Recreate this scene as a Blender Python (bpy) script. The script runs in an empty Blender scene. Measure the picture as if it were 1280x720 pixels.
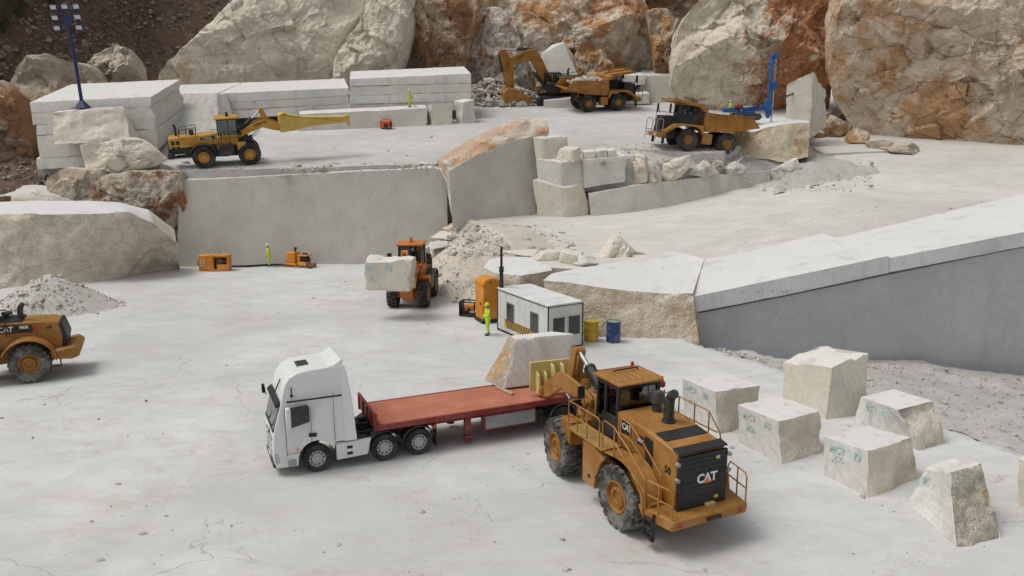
import bpy, bmesh, math, random
from mathutils import Vector, Matrix, Euler, noise, geometry
import numpy as np
PI = math.pi
S = bpy.context.scene
COL = S.collection
def R(d): return math.radians(d)
# ------------------------------------------------------------------ camera geometry
CAM = Vector((0, 0, 15.0)); F = 1000.0
PITCH = math.atan(260 / 1000.0); CP, SP = math.cos(PITCH), math.sin(PITCH)
FWD = Vector((0, CP, -SP)); UPV = Vector((0, SP, CP)); RT = Vector((1, 0, 0))
def ray(px, py): return FWD + RT * ((px - 640) / F) + UPV * ((360 - py) / F)
def P(px, py, zc): return CAM + ray(px, py) * zc
def zc_of(p): return (Vector(p) - CAM).dot(FWD)
def smooth(t): t = max(0.0, min(1.0, t)); return t * t * (3 - 2 * t)
def H_floor0(x, y): return 2.9 - .05 * y
def H_top(x, y): return 7.4 + .13 * (y - 68.7)
def H_mid(x, y):
    t = max(0.0, min(1.0, (x - 5) / 34.0))
    return 3.3 + 2.6 * (t * t * (3 - 2 * t))
def on(hf, px, py, t0=12.0, t1=400.0):
    r = ray(px, py); t = t0; prev = t0
    while t < t1:
        p = CAM + r * t
        if p.z < hf(p.x, p.y):
            lo, hi = prev, t
            for _ in range(30):
                m = (lo + hi) / 2; q = CAM + r * m
                if q.z < hf(q.x, q.y): hi = m
                else: lo = m
            return CAM + r * hi
        prev = t; t += .5
    return CAM + r * t1
def fl(px, py): return on(H_floor0, px, py)
def tp(px, py): return on(H_top, px, py, 55)
def md(px, py): return on(H_mid, px, py, 30)
# ------------------------------------------------------------------ tagging
def tag(o, label=None, cat=None, group=None, kind=None):
    if label: o['label'] = label
    if cat: o['category'] = cat
    if group: o['group'] = group
    if kind: o['kind'] = kind
    return o
def empty(name, M=None, label=None, cat=None, group=None):
    o = bpy.data.objects.new(name, None); COL.objects.link(o); o.empty_display_size = .3
    if M is not None: o.matrix_world = M
    return tag(o, label, cat, group)
def link_mesh(name, me, mat=None, parent=None, loc=None):
    o = bpy.data.objects.new(name, me); COL.objects.link(o)
    if mat is not None:
        for m in (mat if isinstance(mat, (list, tuple)) else [mat]): me.materials.append(m)
    if parent is not None: o.parent = parent
    if loc is not None: o.location = loc
    return o
CHILD = {}
def copy_tree(o, parent=None):
    c = o.copy(); COL.objects.link(c)
    if parent is not None: c.parent = parent
    for ch in list(o.children): copy_tree(ch, c)
    return c
# ------------------------------------------------------------------ mesh builder
class MB:
    def __init__(s): s.bm = bmesh.new()
    def box(s, c, size, rot=None, top=None):
        hx, hy, hz = size[0] / 2, size[1] / 2, size[2] / 2
        M = Matrix.Translation(c)
        if rot is not None: M = M @ (rot.to_4x4() if isinstance(rot, Matrix) else Euler(rot).to_matrix().to_4x4())
        tx, ty = top if top else (1, 1)
        co = [(-hx, -hy, -hz), (hx, -hy, -hz), (hx, hy, -hz), (-hx, hy, -hz),
              (-hx * tx, -hy * ty, hz), (hx * tx, -hy * ty, hz), (hx * tx, hy * ty, hz), (-hx * tx, hy * ty, hz)]
        v = [s.bm.verts.new(M @ Vector(q)) for q in co]
        for f in ((0, 3, 2, 1), (4, 5, 6, 7), (0, 1, 5, 4), (1, 2, 6, 5), (2, 3, 7, 6), (3, 0, 4, 7)):
            s.bm.faces.new([v[i] for i in f])
        return s
    def prism(s, pts, y0, y1, taper=None):
        """polygon in (x,z), extruded along y from y0 to y1; taper(x,z)->(y0,y1) overrides"""
        A = []; B = []
        for (x, z) in pts:
            a, b = (y0, y1) if taper is None else taper(x, z)
            A.append(s.bm.verts.new((x, a, z))); B.append(s.bm.verts.new((x, b, z)))
        n = len(pts)
        s.bm.faces.new(A); s.bm.faces.new(B[::-1])
        for i in range(n):
            j = (i + 1) % n
            s.bm.faces.new((A[j], A[i], B[i], B[j]))
        return s
    def hexa(s, co):
        v = [s.bm.verts.new(q) for q in co]
        for f in ((0, 3, 2, 1), (4, 5, 6, 7), (0, 1, 5, 4), (1, 2, 6, 5), (2, 3, 7, 6), (3, 0, 4, 7)):
            s.bm.faces.new([v[i] for i in f])
        return s
    def cyl(s, p0, p1, r, r2=None, n=14, cap=True):
        p0 = Vector(p0); p1 = Vector(p1); d = (p1 - p0)
        if d.length < 1e-6: return s
        q = d.to_track_quat('Z', 'Y'); r2 = r if r2 is None else r2
        a = []; b = []
        for i in range(n):
            t = 2 * PI * i / n; o = Vector((math.cos(t), math.sin(t), 0))
            a.append(s.bm.verts.new(p0 + q @ (o * r))); b.append(s.bm.verts.new(p1 + q @ (o * r2)))
        for i in range(n):
            j = (i + 1) % n; s.bm.faces.new((a[i], a[j], b[j], b[i]))
        if cap: s.bm.faces.new(a[::-1]); s.bm.faces.new(b)
        return s
    def tube(s, pts, r, n=8, closed=False):
        pts = [Vector(p) for p in pts]; rings = []; m = len(pts)
        up = None
        for i, p in enumerate(pts):
            if closed: d = (pts[(i + 1) % m] - pts[i - 1])
            else: d = (pts[min(i + 1, m - 1)] - pts[max(i - 1, 0)])
            d.normalize()
            if up is None:
                up = Vector((0, 0, 1)) if abs(d.z) < .9 else Vector((0, 1, 0))
            x = up.cross(d)
            if x.length < 1e-4: x = Vector((1, 0, 0)).cross(d)
            x.normalize(); up = d.cross(x).normalized()
            rr = r[i] if isinstance(r, (list, tuple)) else r
            rings.append([s.bm.verts.new(p + (x * math.cos(2 * PI * k / n) + up * math.sin(2 * PI * k / n)) * rr) for k in range(n)])
        for i in range(m if closed else m - 1):
            a = rings[i]; b = rings[(i + 1) % m]
            for k in range(n):
                l = (k + 1) % n; s.bm.faces.new((a[k], a[l], b[l], b[k]))
        if not closed:
            s.bm.faces.new(rings[0][::-1]); s.bm.faces.new(rings[-1])
        return s
    def lathe(s, prof, c=(0, 0, 0), axis='y', n=36, cap=True):
        """prof: list of (r, h); revolved about the axis through c"""
        c = Vector(c); rings = []
        for (r, h) in prof:
            ring = []
            for i in range(n):
                t = 2 * PI * i / n; a, b = r * math.cos(t), r * math.sin(t)
                q = Vector((a, h, b)) if axis == 'y' else (Vector((a, b, h)) if axis == 'z' else Vector((h, a, b)))
                ring.append(s.bm.verts.new(c + q))
            rings.append(ring)
        for a, b in zip(rings, rings[1:]):
            for k in range(n):
                l = (k + 1) % n; s.bm.faces.new((a[k], b[k], b[l], a[l]))
        if cap: s.bm.faces.new(rings[0]); s.bm.faces.new(rings[-1][::-1])
        return s
    def xf(s, M):
        bmesh.ops.transform(s.bm, matrix=M, verts=s.bm.verts); return s
    def build(s, name, mat, parent=None, bevel=.012, angle=38, loc=None, smooth=True):
        bmesh.ops.recalc_face_normals(s.bm, faces=s.bm.faces)
        me = bpy.data.meshes.new(name); s.bm.to_mesh(me); s.bm.free()
        if smooth:
            me.shade_smooth(); me.set_sharp_from_angle(angle=R(angle))
        o = link_mesh(name, me, mat, parent, loc)
        if bevel:
            b = o.modifiers.new('bevel', 'BEVEL'); b.width = bevel; b.segments = 1; b.limit_method = 'ANGLE'; b.angle_limit = R(40)
            b.harden_normals = False
        return o
def arr_mesh(name, co, faces):
    me = bpy.data.meshes.new(name); me.from_pydata([tuple(c) for c in co], [], faces); me.update(); return me
def text_mesh(body, size, M, mat, parent, name='lettering', bold=.0, ext=.004, spacing=1.0, shear=0.0, align='CENTER'):
    cu = bpy.data.curves.new(name, 'FONT'); cu.body = body; cu.size = size; cu.align_x = align; cu.align_y = 'CENTER'
    cu.extrude = ext; cu.offset = bold; cu.space_character = spacing; cu.shear = shear; cu.resolution_u = 3
    t = bpy.data.objects.new(name, cu); COL.objects.link(t)
    dg = bpy.context.evaluated_depsgraph_get()
    me = bpy.data.meshes.new_from_object(t.evaluated_get(dg)); bpy.data.objects.remove(t); bpy.data.curves.remove(cu)
    me.transform(M); me.materials.clear()
    return link_mesh(name, me, mat, parent)
def frame_M(o, x, y):
    """matrix whose local x,y run along the given vectors at point o"""
    x = Vector(x).normalized(); z = x.cross(Vector(y)).normalized(); y = z.cross(x)
    M = Matrix((x, y, z)).transposed().to_4x4(); M.translation = Vector(o); return M
# ------------------------------------------------------------------ materials
class NT:
    def __init__(s, name):
        m = bpy.data.materials.new(name); m.use_nodes = True; s.m = m; s.t = m.node_tree; s.t.nodes.clear()
        s.out = s.n('ShaderNodeOutputMaterial'); s.b = s.n('ShaderNodeBsdfPrincipled')
        s.l(s.b.outputs[0], s.out.inputs[0]); s.tc = s.n('ShaderNodeTexCoord')
    def n(s, k, **kw):
        x = s.t.nodes.new(k)
        for a, b in kw.items(): setattr(x, a, b)
        return x
    def l(s, a, b): s.t.links.new(a, b)
    def vec(s, scale=(1, 1, 1), off=(0, 0, 0), src='Object'):
        mp = s.n('ShaderNodeMapping'); mp.inputs['Scale'].default_value = scale; mp.inputs['Location'].default_value = off
        s.l(s.tc.outputs[src], mp.inputs[0]); return mp.outputs[0]
    def noise(s, v, scale, detail=5, rough=.55, dist=0.0):
        x = s.n('ShaderNodeTexNoise'); x.inputs['Scale'].default_value = scale; x.inputs['Detail'].default_value = detail
        x.inputs['Roughness'].default_value = rough; x.inputs['Distortion'].default_value = dist; s.l(v, x.inputs['Vector']); return x.outputs[0]
    def voro(s, v, scale, feature='DISTANCE_TO_EDGE', rnd=1.0):
        x = s.n('ShaderNodeTexVoronoi'); x.feature = feature; x.inputs['Scale'].default_value = scale
        x.inputs['Randomness'].default_value = rnd; s.l(v, x.inputs['Vector']); return x.outputs[0]
    def ramp(s, f, a, b, lo=0.0, hi=1.0):
        x = s.n('ShaderNodeMapRange'); x.interpolation_type = 'SMOOTHSTEP'
        x.inputs['From Min'].default_value = a; x.inputs['From Max'].default_value = b
        x.inputs['To Min'].default_value = lo; x.inputs['To Max'].default_value = hi; s.l(f, x.inputs[0]); return x.outputs[0]
    def mix(s, f, a, b, mode='MIX'):
        x = s.n('ShaderNodeMix'); x.data_type = 'RGBA'; x.blend_type = mode
        if isinstance(f, (int, float)): x.inputs[0].default_value = f
        else: s.l(f, x.inputs[0])
        for i, c in ((6, a), (7, b)):
            if isinstance(c, (tuple, list)): x.inputs[i].default_value = tuple(c)[:3] + (1,)
            else: s.l(c, x.inputs[i])
        return x.outputs[2]
    def math(s, op, a, b=None, clamp=False):
        x = s.n('ShaderNodeMath'); x.operation = op; x.use_clamp = clamp
        for i, c in ((0, a), (1, b)):
            if c is None: continue
            if isinstance(c, (int, float)): x.inputs[i].default_value = c
            else: s.l(c, x.inputs[i])
        return x.outputs[0]
    def bump(s, h, strength=.3, dist=.05, normal=None):
        x = s.n('ShaderNodeBump'); x.inputs['Strength'].default_value = strength; x.inputs['Distance'].default_value = dist
        s.l(h, x.inputs['Height'])
        if normal is not None: s.l(normal, x.inputs['Normal'])
        return x.outputs[0]
    def nz(s):
        g = s.n('ShaderNodeNewGeometry'); x = s.n('ShaderNodeSeparateXYZ'); s.l(g.outputs['Normal'], x.inputs[0]); return x.outputs[2]
    def fin(s, col, rough=.8, spec=.3, normal=None, metal=0.0):
        b = s.b
        if isinstance(col, (tuple, list)): b.inputs['Base Color'].default_value = tuple(col)[:3] + (1,)
        else: s.l(col, b.inputs['Base Color'])
        if isinstance(rough, (int, float)): b.inputs['Roughness'].default_value = rough
        else: s.l(rough, b.inputs['Roughness'])
        b.inputs['Specular IOR Level'].default_value = spec; b.inputs['Metallic'].default_value = metal
        if normal is not None: s.l(normal, b.inputs['Normal'])
        return s.m
def paint(name, col, rough=.45, dust=.35, dustcol=(.45, .42, .37), scale=1.2, spec=.4, metal=0.0, var=.12, chip=None):
    """painted / rubber / metal surface with uneven wear and quarry dust lying in patches and on upper faces"""
    k = NT(name); v = k.vec()
    n1 = k.noise(v, scale, 6, .6); n2 = k.noise(v, scale * 7, 5, .6)
    c = k.mix(k.ramp(n1, .35, .7), tuple(x * (1 - var) for x in col), tuple(min(1, x * (1 + var)) for x in col))
    if chip:
        c = k.mix(k.ramp(n2, .66, .7), c, chip)
    d = k.math('MULTIPLY', k.ramp(k.math('ADD', k.math('MULTIPLY', n1, .6), k.math('MULTIPLY', n2, .4)), .42, .62), dust)
    up = k.ramp(k.nz(), .35, .95, 0, dust * .7)
    d = k.math('MAXIMUM', d, k.math('MULTIPLY', up, k.ramp(n2, .3, .6)))
    c = k.mix(d, c, dustcol)
    ro = k.math('ADD', k.math('MULTIPLY', d, .5), rough, True)
    return k.fin(c, ro, spec, k.bump(n2, .05, .01), metal)
def rockmat(name, cream=(.5, .46, .38), rust=(.36, .17, .07), brown=(.2, .12, .075), amount=.5, sc=.22, seed=0., dust=.6, bump=.6, grey=(.42, .4, .36), vein=.0, dark=.5, grad=None):
    """broken limestone: cream ground, rust and clay patches, grey clean breaks, white dust on ledges"""
    k = NT(name); v = k.vec(off=(seed * 7.3, seed * 3.1, seed * 5.7))
    big = k.noise(v, sc, 8, .6, .8); mid = k.noise(v, sc * 4.2, 9, .65, .4); fine = k.noise(v, sc * 22, 8, .7)
    col = k.mix(k.ramp(mid, .38, .62), cream, grey)
    f = k.math('ADD', k.math('MULTIPLY', big, .68), k.math('MULTIPLY', mid, .32))
    if grad:
        sx = k.n('ShaderNodeSeparateXYZ'); k.l(k.tc.outputs['Object'], sx.inputs[0]); g_ = k.math('ADD', k.math('MULTIPLY', sx.outputs[0], grad[0]), k.math('MULTIPLY', sx.outputs[2], grad[1]))
        g_ = k.math('ADD', g_, grad[2]); x_ = k.n('ShaderNodeClamp'); x_.inputs[1].default_value = -.16; x_.inputs[2].default_value = .16; k.l(g_, x_.inputs[0]); f = k.math('ADD', f, x_.outputs[0])
    th = .66 - .32 * amount
    col = k.mix(k.ramp(f, th - .02, th + .09), col, rust)
    v2 = k.vec(off=(seed * 2.3 + 11, seed * 9.1, seed)); b2 = k.noise(v2, sc * 1.7, 9, .66, .6)
    th2 = .72 - .3 * amount * dark * 2
    col = k.mix(k.ramp(b2, th2, th2 + .08, 0, .85), col, brown)
    col = k.mix(k.ramp(k.noise(v2, sc * 9, 6, .7), .6, .68, 0, .55), col, tuple(min(1, x * 1.25) for x in cream))
    col = k.mix(k.ramp(fine, .3, .72, 0, .55), col, k.mix(1.0, col, (.7, .65, .58), 'MULTIPLY'))
    hv = None
    if vein:
        wv = k.n('ShaderNodeVectorMath', operation='ADD'); nn = k.n('ShaderNodeTexNoise'); nn.inputs['Scale'].default_value = sc * 5; nn.inputs['Detail'].default_value = 8; k.l(v, nn.inputs['Vector'])
        sv = k.n('ShaderNodeVectorMath', operation='SCALE'); sv.inputs['Scale'].default_value = .55 / sc * .22; k.l(nn.outputs[1], sv.inputs[0]); k.l(sv.outputs[0], wv.inputs[0]); k.l(k.vec(scale=(.7, 1, 1.5), off=(seed, seed * 2, 0)), wv.inputs[1])
        cr = k.voro(wv.outputs[0], sc * 2.0)
        hv = k.math('MULTIPLY', k.ramp(cr, 0, .022, 1, 0), k.ramp(mid, .42, .56))
        col = k.mix(k.math('MULTIPLY', hv, vein), col, (.16, .11, .08))
    col = k.mix(k.math('MULTIPLY', k.ramp(k.nz(), .62, .93, 0, dust), k.ramp(fine, .25, .5)), col, (.66, .645, .61))
    h = k.math('ADD', k.math('MULTIPLY', mid, 1.2), k.math('MULTIPLY', fine, .45))
    h = k.math('ADD', h, k.math('MULTIPLY', k.noise(v, sc * 70, 4, .7), .2))
    pit = k.voro(v, sc * 13, 'F1'); h = k.math('ADD', h, k.math('MULTIPLY', k.ramp(pit, .1, .5), .25))
    if hv is not None: h = k.math('SUBTRACT', h, k.math('MULTIPLY', hv, .5))
    return k.fin(col, .92, .15, k.bump(h, bump, .35))
def sawnmat(name, col=(.56, .55, .52), stain=.25, seed=0., sc=.5, lines=.25, vert=False, stains=(.4, .33, .24), dark=(.36, .36, .35), bump=.25):
    """sawn marble: clean pale stone with faint cloudy greys, saw lines, stains and hair cracks"""
    k = NT(name); v = k.vec(off=(seed * 3.7, seed * 1.9, seed * 2.3))
    n1 = k.noise(v, sc, 7, .6, .5); n2 = k.noise(v, sc * 9, 7, .65); n3 = k.noise(v, sc * 45, 4, .7)
    c = k.mix(k.ramp(n1, .3, .7), tuple(x * .86 for x in col), tuple(min(1, x * 1.06) for x in col))
    c = k.mix(k.ramp(n2, .3, .75, 0, .4), c, dark)
    c = k.mix(k.ramp(k.noise(v, sc * 1.7, 8, .7, .8), .6, .75, 0, stain), c, stains)
    crk = k.voro(k.vec(scale=(1, 1, 1), off=(seed, 0, seed * 2)), sc * .55)
    crk2 = k.math('ADD', crk, k.math('MULTIPLY', k.math('SUBTRACT', n2, .5), .12))
    c = k.mix(k.math('MULTIPLY', k.ramp(crk2, .0, .008, .35, 0), k.ramp(n1, .5, .6)), c, (.2, .17, .14))
    w = k.n('ShaderNodeTexWave'); w.wave_type = 'BANDS'; w.bands_direction = 'X' if vert else 'Z'
    w.inputs['Scale'].default_value = 2.2; w.inputs['Distortion'].default_value = 2.5; w.inputs['Detail'].default_value = 3; w.inputs['Detail Scale'].default_value = .6
    k.l(k.vec(), w.inputs['Vector'])
    c = k.mix(k.math('MULTIPLY', w.outputs[1], lines * .35), c, dark)
    c = k.mix(k.ramp(n3, .62, .72, 0, .4), c, (.25, .22, .18))
    c = k.mix(k.ramp(k.noise(v, sc * 22, 5, .75), .42, .66, 0, .3), c, tuple(min(1, x * 1.18) for x in col))
    arc = k.n('ShaderNodeTexWave'); arc.wave_type = 'RINGS'; arc.rings_direction = 'Y'; arc.inputs['Scale'].default_value = 1.1; arc.inputs['Distortion'].default_value = 1.2; arc.inputs['Detail'].default_value = 4
    k.l(k.vec(off=(seed * 4 + 9, 0, 14)), arc.inputs['Vector']); c = k.mix(k.math('MULTIPLY', k.ramp(arc.outputs[1], .72, 1.0), k.math('MULTIPLY', k.ramp(n1, .42, .6), .22)), c, dark)
    c = k.mix(k.math('MULTIPLY', k.ramp(k.nz(), .75, .95, 0, .75), k.ramp(n2, .25, .5)), c, (.68, .675, .66))
    dr = k.noise(k.vec(scale=(1.6, 1.6, .16), off=(seed, 2, 5)), sc * 1.8, 6, .6, .4)
    c = k.mix(k.ramp(dr, .52, .72, 0, .45), c, dark)
    h = k.math('ADD', k.math('MULTIPLY', n2, .8), k.math('ADD', k.math('MULTIPLY', n3, .5), k.math('MULTIPLY', w.outputs[1], lines * .4)))
    return k.fin(c, .85, .2, k.bump(h, bump, .06))
# ------------------------------------------------------------------ stone builders
rng = random.Random(7)
def fr(p, f, seed=0.0, o=5, H=.9):
    q = Vector(p) * f; q += Vector((seed * 13.1, seed * 7.7, seed * 3.3))
    return noise.fractal(q, H, 2.1, o)
def resample(pl, n):
    pl = [Vector(p) for p in pl]; d = [0.0]
    for a, b in zip(pl, pl[1:]): d.append(d[-1] + (b - a).length)
    out = []
    for i in range(n):
        t = d[-1] * i / (n - 1); k = 0
        while k < len(d) - 2 and d[k + 1] < t: k += 1
        s = (t - d[k]) / max(1e-9, d[k + 1] - d[k]); out.append(pl[k].lerp(pl[k + 1], min(1, s)))
    return out
def finish(name, co, faces, mat, label, cat, group=None, kind=None, angle=32, parent=None):
    c = sum((Vector(v) for v in co), Vector()) / len(co); zmin = min(v[2] for v in co); c.z = zmin
    me = arr_mesh(name, [Vector(v) - c for v in co], faces)
    bm = bmesh.new(); bm.from_mesh(me); bmesh.ops.recalc_face_normals(bm, faces=bm.faces); bm.to_mesh(me); bm.free()
    me.shade_smooth(); me.set_sharp_from_angle(angle=R(angle))
    o = link_mesh(name, me, mat, parent, c)
    return tag(o, label, cat, group, kind)
def block8(name, bot, top, mat, label, cat='stone block', group=None, step=.35, amp=.03, rough=None, chip=.06, seed=None, nmax=40, facemat=None):
    """sawn block from 4 bottom and 4 top corners (L, M, R, B order); rough = {face: depth} for broken faces"""
    seed = rng.uniform(0, 50) if seed is None else seed; rough = rough or {}
    L, M_, Rr, B = [Vector(v) for v in bot]; l, m, r, b = [Vector(v) for v in top]
    FC = {'front': (L, M_, m, l), 'right': (M_, Rr, r, m), 'back': (Rr, B, b, r), 'left': (B, L, l, b), 'top': (l, m, r, b), 'bottom': (L, B, Rr, M_)}
    nl = lambda a, bb: max(2, min(nmax, int(max(a, bb) / step) + 1))
    nx = nl((L - M_).length, (l - m).length); ny = nl((M_ - Rr).length, (m - r).length); nz = nl((L - l).length, (M_ - m).length)
    cnt = {'front': (nx, nz), 'right': (ny, nz), 'back': (nx, nz), 'left': (ny, nz), 'top': (nx, ny), 'bottom': (ny, nx)}
    key = {}; co = []; on_f = []; faces = []; fmi = []
    for fn, q in FC.items():
        a, c = cnt[fn]; ids = []
        for j in range(c + 1):
            for i in range(a + 1):
                u, w = i / a, j / c
                p = q[0].lerp(q[1], u).lerp(q[3].lerp(q[2], u), w); kk = (round(p.x, 3), round(p.y, 3), round(p.z, 3))
                if kk not in key: key[kk] = len(co); co.append(p); on_f.append(set())
                on_f[key[kk]].add(fn); ids.append(key[kk])
        for j in range(c):
            for i in range(a):
                k0 = j * (a + 1) + i; f = [ids[k0], ids[k0 + 1], ids[k0 + a + 2], ids[k0 + a + 1]]
                if len(set(f)) >= 3: faces.append([x for n_, x in enumerate(f) if x not in f[:n_]]); fmi.append((facemat or {}).get(fn, 0))
    ctr = sum(co, Vector()) / len(co)
    nrm = {fn: (q[1] - q[0]).cross(q[3] - q[0]).normalized() for fn, q in FC.items()}
    for fn, q in FC.items():
        if nrm[fn].dot((q[0] + q[2]) / 2 - ctr) < 0: nrm[fn] = -nrm[fn]
    out = []
    for p, fs in zip(co, on_f):
        d = Vector()
        for fn in fs:
            d += nrm[fn] * amp * fr(p, .9, seed, 4)
            if fn in rough:
                x = fr(p, .55, seed + 3, 6, .75); y = noise.ridged_multi_fractal(p * .35 + Vector((seed, 0, 0)), .9, 2.1, 4, 1.0, 1.5)
                d -= nrm[fn] * rough[fn] * max(-.15, .25 + .75 * x + .25 * (y - 1))
        if len(fs) >= 2:
            cc = max(0.0, fr(p, 1.6, seed + 9, 4) - .02)
            d += (ctr - p).normalized() * (chip * (.25 + 2.6 * cc))
        out.append(p + d)
    o = finish(name, out, faces, mat, label, cat, group)
    if facemat: o.data.polygons.foreach_set('material_index', fmi)
    return o
def block2f(px, mat, label, hf=None, zc=None, **kw):
    """px = (Ltop, Lbot, Mtop, Mbot, Rtop, Rbot) pixels of a two-faced view; standing on hf or at given depths"""
    Lt, Lb, Mt, Mb, Rt, Rb = px
    if hf: b = [on(hf, *Lb), on(hf, *Mb), on(hf, *Rb)]
    else: b = [P(*q, z) for q, z in zip((Lb, Mb, Rb), zc)]
    sink = kw.pop('sink', .06); lean = kw.pop('lean', (0, 0, 0))
    t = [P(*q, zc_of(x) + ln) for q, x, ln in zip((Lt, Mt, Rt), b, lean)]
    back = kw.pop('back', None)
    b.append(b[0] + b[2] - b[1]); t.append(t[0] + t[2] - t[1] if back is None else P(*back, zc_of(b[3])))
    b = [q - Vector((0, 0, sink)) for q in b]
    return block8(kw.pop('name', 'stone_block'), b, t, mat, label, **kw)
def slab4(front, zc, depth, mat, label, **kw):
    """front = (TL, TR, BR, BL) pixels with depths zc=(left,right); runs back by depth metres (Vector or length)"""
    TL, TR, BR, BL = front; zl, zr = zc
    tl, bl, tr, br = P(*TL, zl), P(*BL, zl), P(*TR, zr), P(*BR, zr)
    if not isinstance(depth, Vector):
        d = (tr - tl); d.z = 0; tilt = kw.pop('tilt', .13); depth = Vector((-d.y, d.x, 0)).normalized() * depth + Vector((0, 0, tilt * depth))
    return block8(kw.pop('name', 'stone_slab'), [bl, br, br + depth, bl + depth], [tl, tr, tr + depth, tl + depth], mat, label, **kw)
def loft(name, rows, vs, mat, label, cat, nu=30, amp=None, seed=None, freq=.5, group=None, kind=None, closed=True, caps=True, ridg=.0, angle=32):
    """skin over a closed loop of polylines: rows[i] -> rows[i+1] in vs[i] steps; amp[i] is the roughness of that strip"""
    seed = rng.uniform(0, 50) if seed is None else seed
    rs = [resample(r, nu) for r in rows]; m = len(rs); L = m if closed else m - 1
    amp = amp or [.1] * L; grid = []; am = []
    for i in range(L):
        a, b = rs[i], rs[(i + 1) % m]
        for k in range(vs[i]):
            t = k / vs[i]; grid.append([p.lerp(q, t) for p, q in zip(a, b)])
            am.append(amp[i] if k else min(amp[i], amp[i - 1] if (closed or i) else amp[i]) * .7 + .3 * max(amp[i], amp[i - 1] if (closed or i) else amp[i]))
    if not closed: grid.append(rs[-1]); am.append(amp[-1])
    n = len(grid); ctr = sum((p for g in grid for p in g), Vector()) / (n * nu)
    co = []
    for j in range(n):
        for i in range(nu):
            p = grid[j][i]
            pu = grid[j][min(nu - 1, i + 1)] - grid[j][max(0, i - 1)]
            jn, jp = ((j + 1) % n, j - 1) if closed else (min(n - 1, j + 1), max(0, j - 1))
            pv = grid[jn][i] - grid[jp][i]; nn = pu.cross(pv)
            nn = nn.normalized() if nn.length > 1e-6 else Vector((0, 0, 1))
            d = fr(p, freq, seed, 6, .8)
            if ridg: d += ridg * (noise.ridged_multi_fractal(p * freq * .6 + Vector((seed, 1, 2)), .9, 2.1, 4, 1.0, 1.6) - 1.2)
            co.append(p + nn * am[j] * d)
    faces = []
    for j in range(n if closed else n - 1):
        for i in range(nu - 1):
            a = j * nu + i; b = ((j + 1) % n) * nu + i; faces.append((a, a + 1, b + 1, b))
    if closed and caps:
        for i, fl_ in ((0, 1), (nu - 1, 0)):
            ring = [j * nu + i for j in range(n)]; cc = sum((co[x] for x in ring), Vector()) / n; prev = ring
            for s_ in (.75, .5, .25):
                cur = []
                for x in ring:
                    p = cc + (co[x] - cc) * s_
                    p = p + Vector((1, .3, .2)) * (max(amp) * .5 * fr(p, freq, seed, 5)); co.append(p); cur.append(len(co) - 1)
                for k in range(n): faces.append((prev[k], prev[(k + 1) % n], cur[(k + 1) % n], cur[k]))
                prev = cur
            co.append(cc); ci = len(co) - 1
            for k in range(n): faces.append((prev[k], prev[(k + 1) % n], ci))
    return finish(name, co, faces, mat, label, cat, group, kind, angle)
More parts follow.
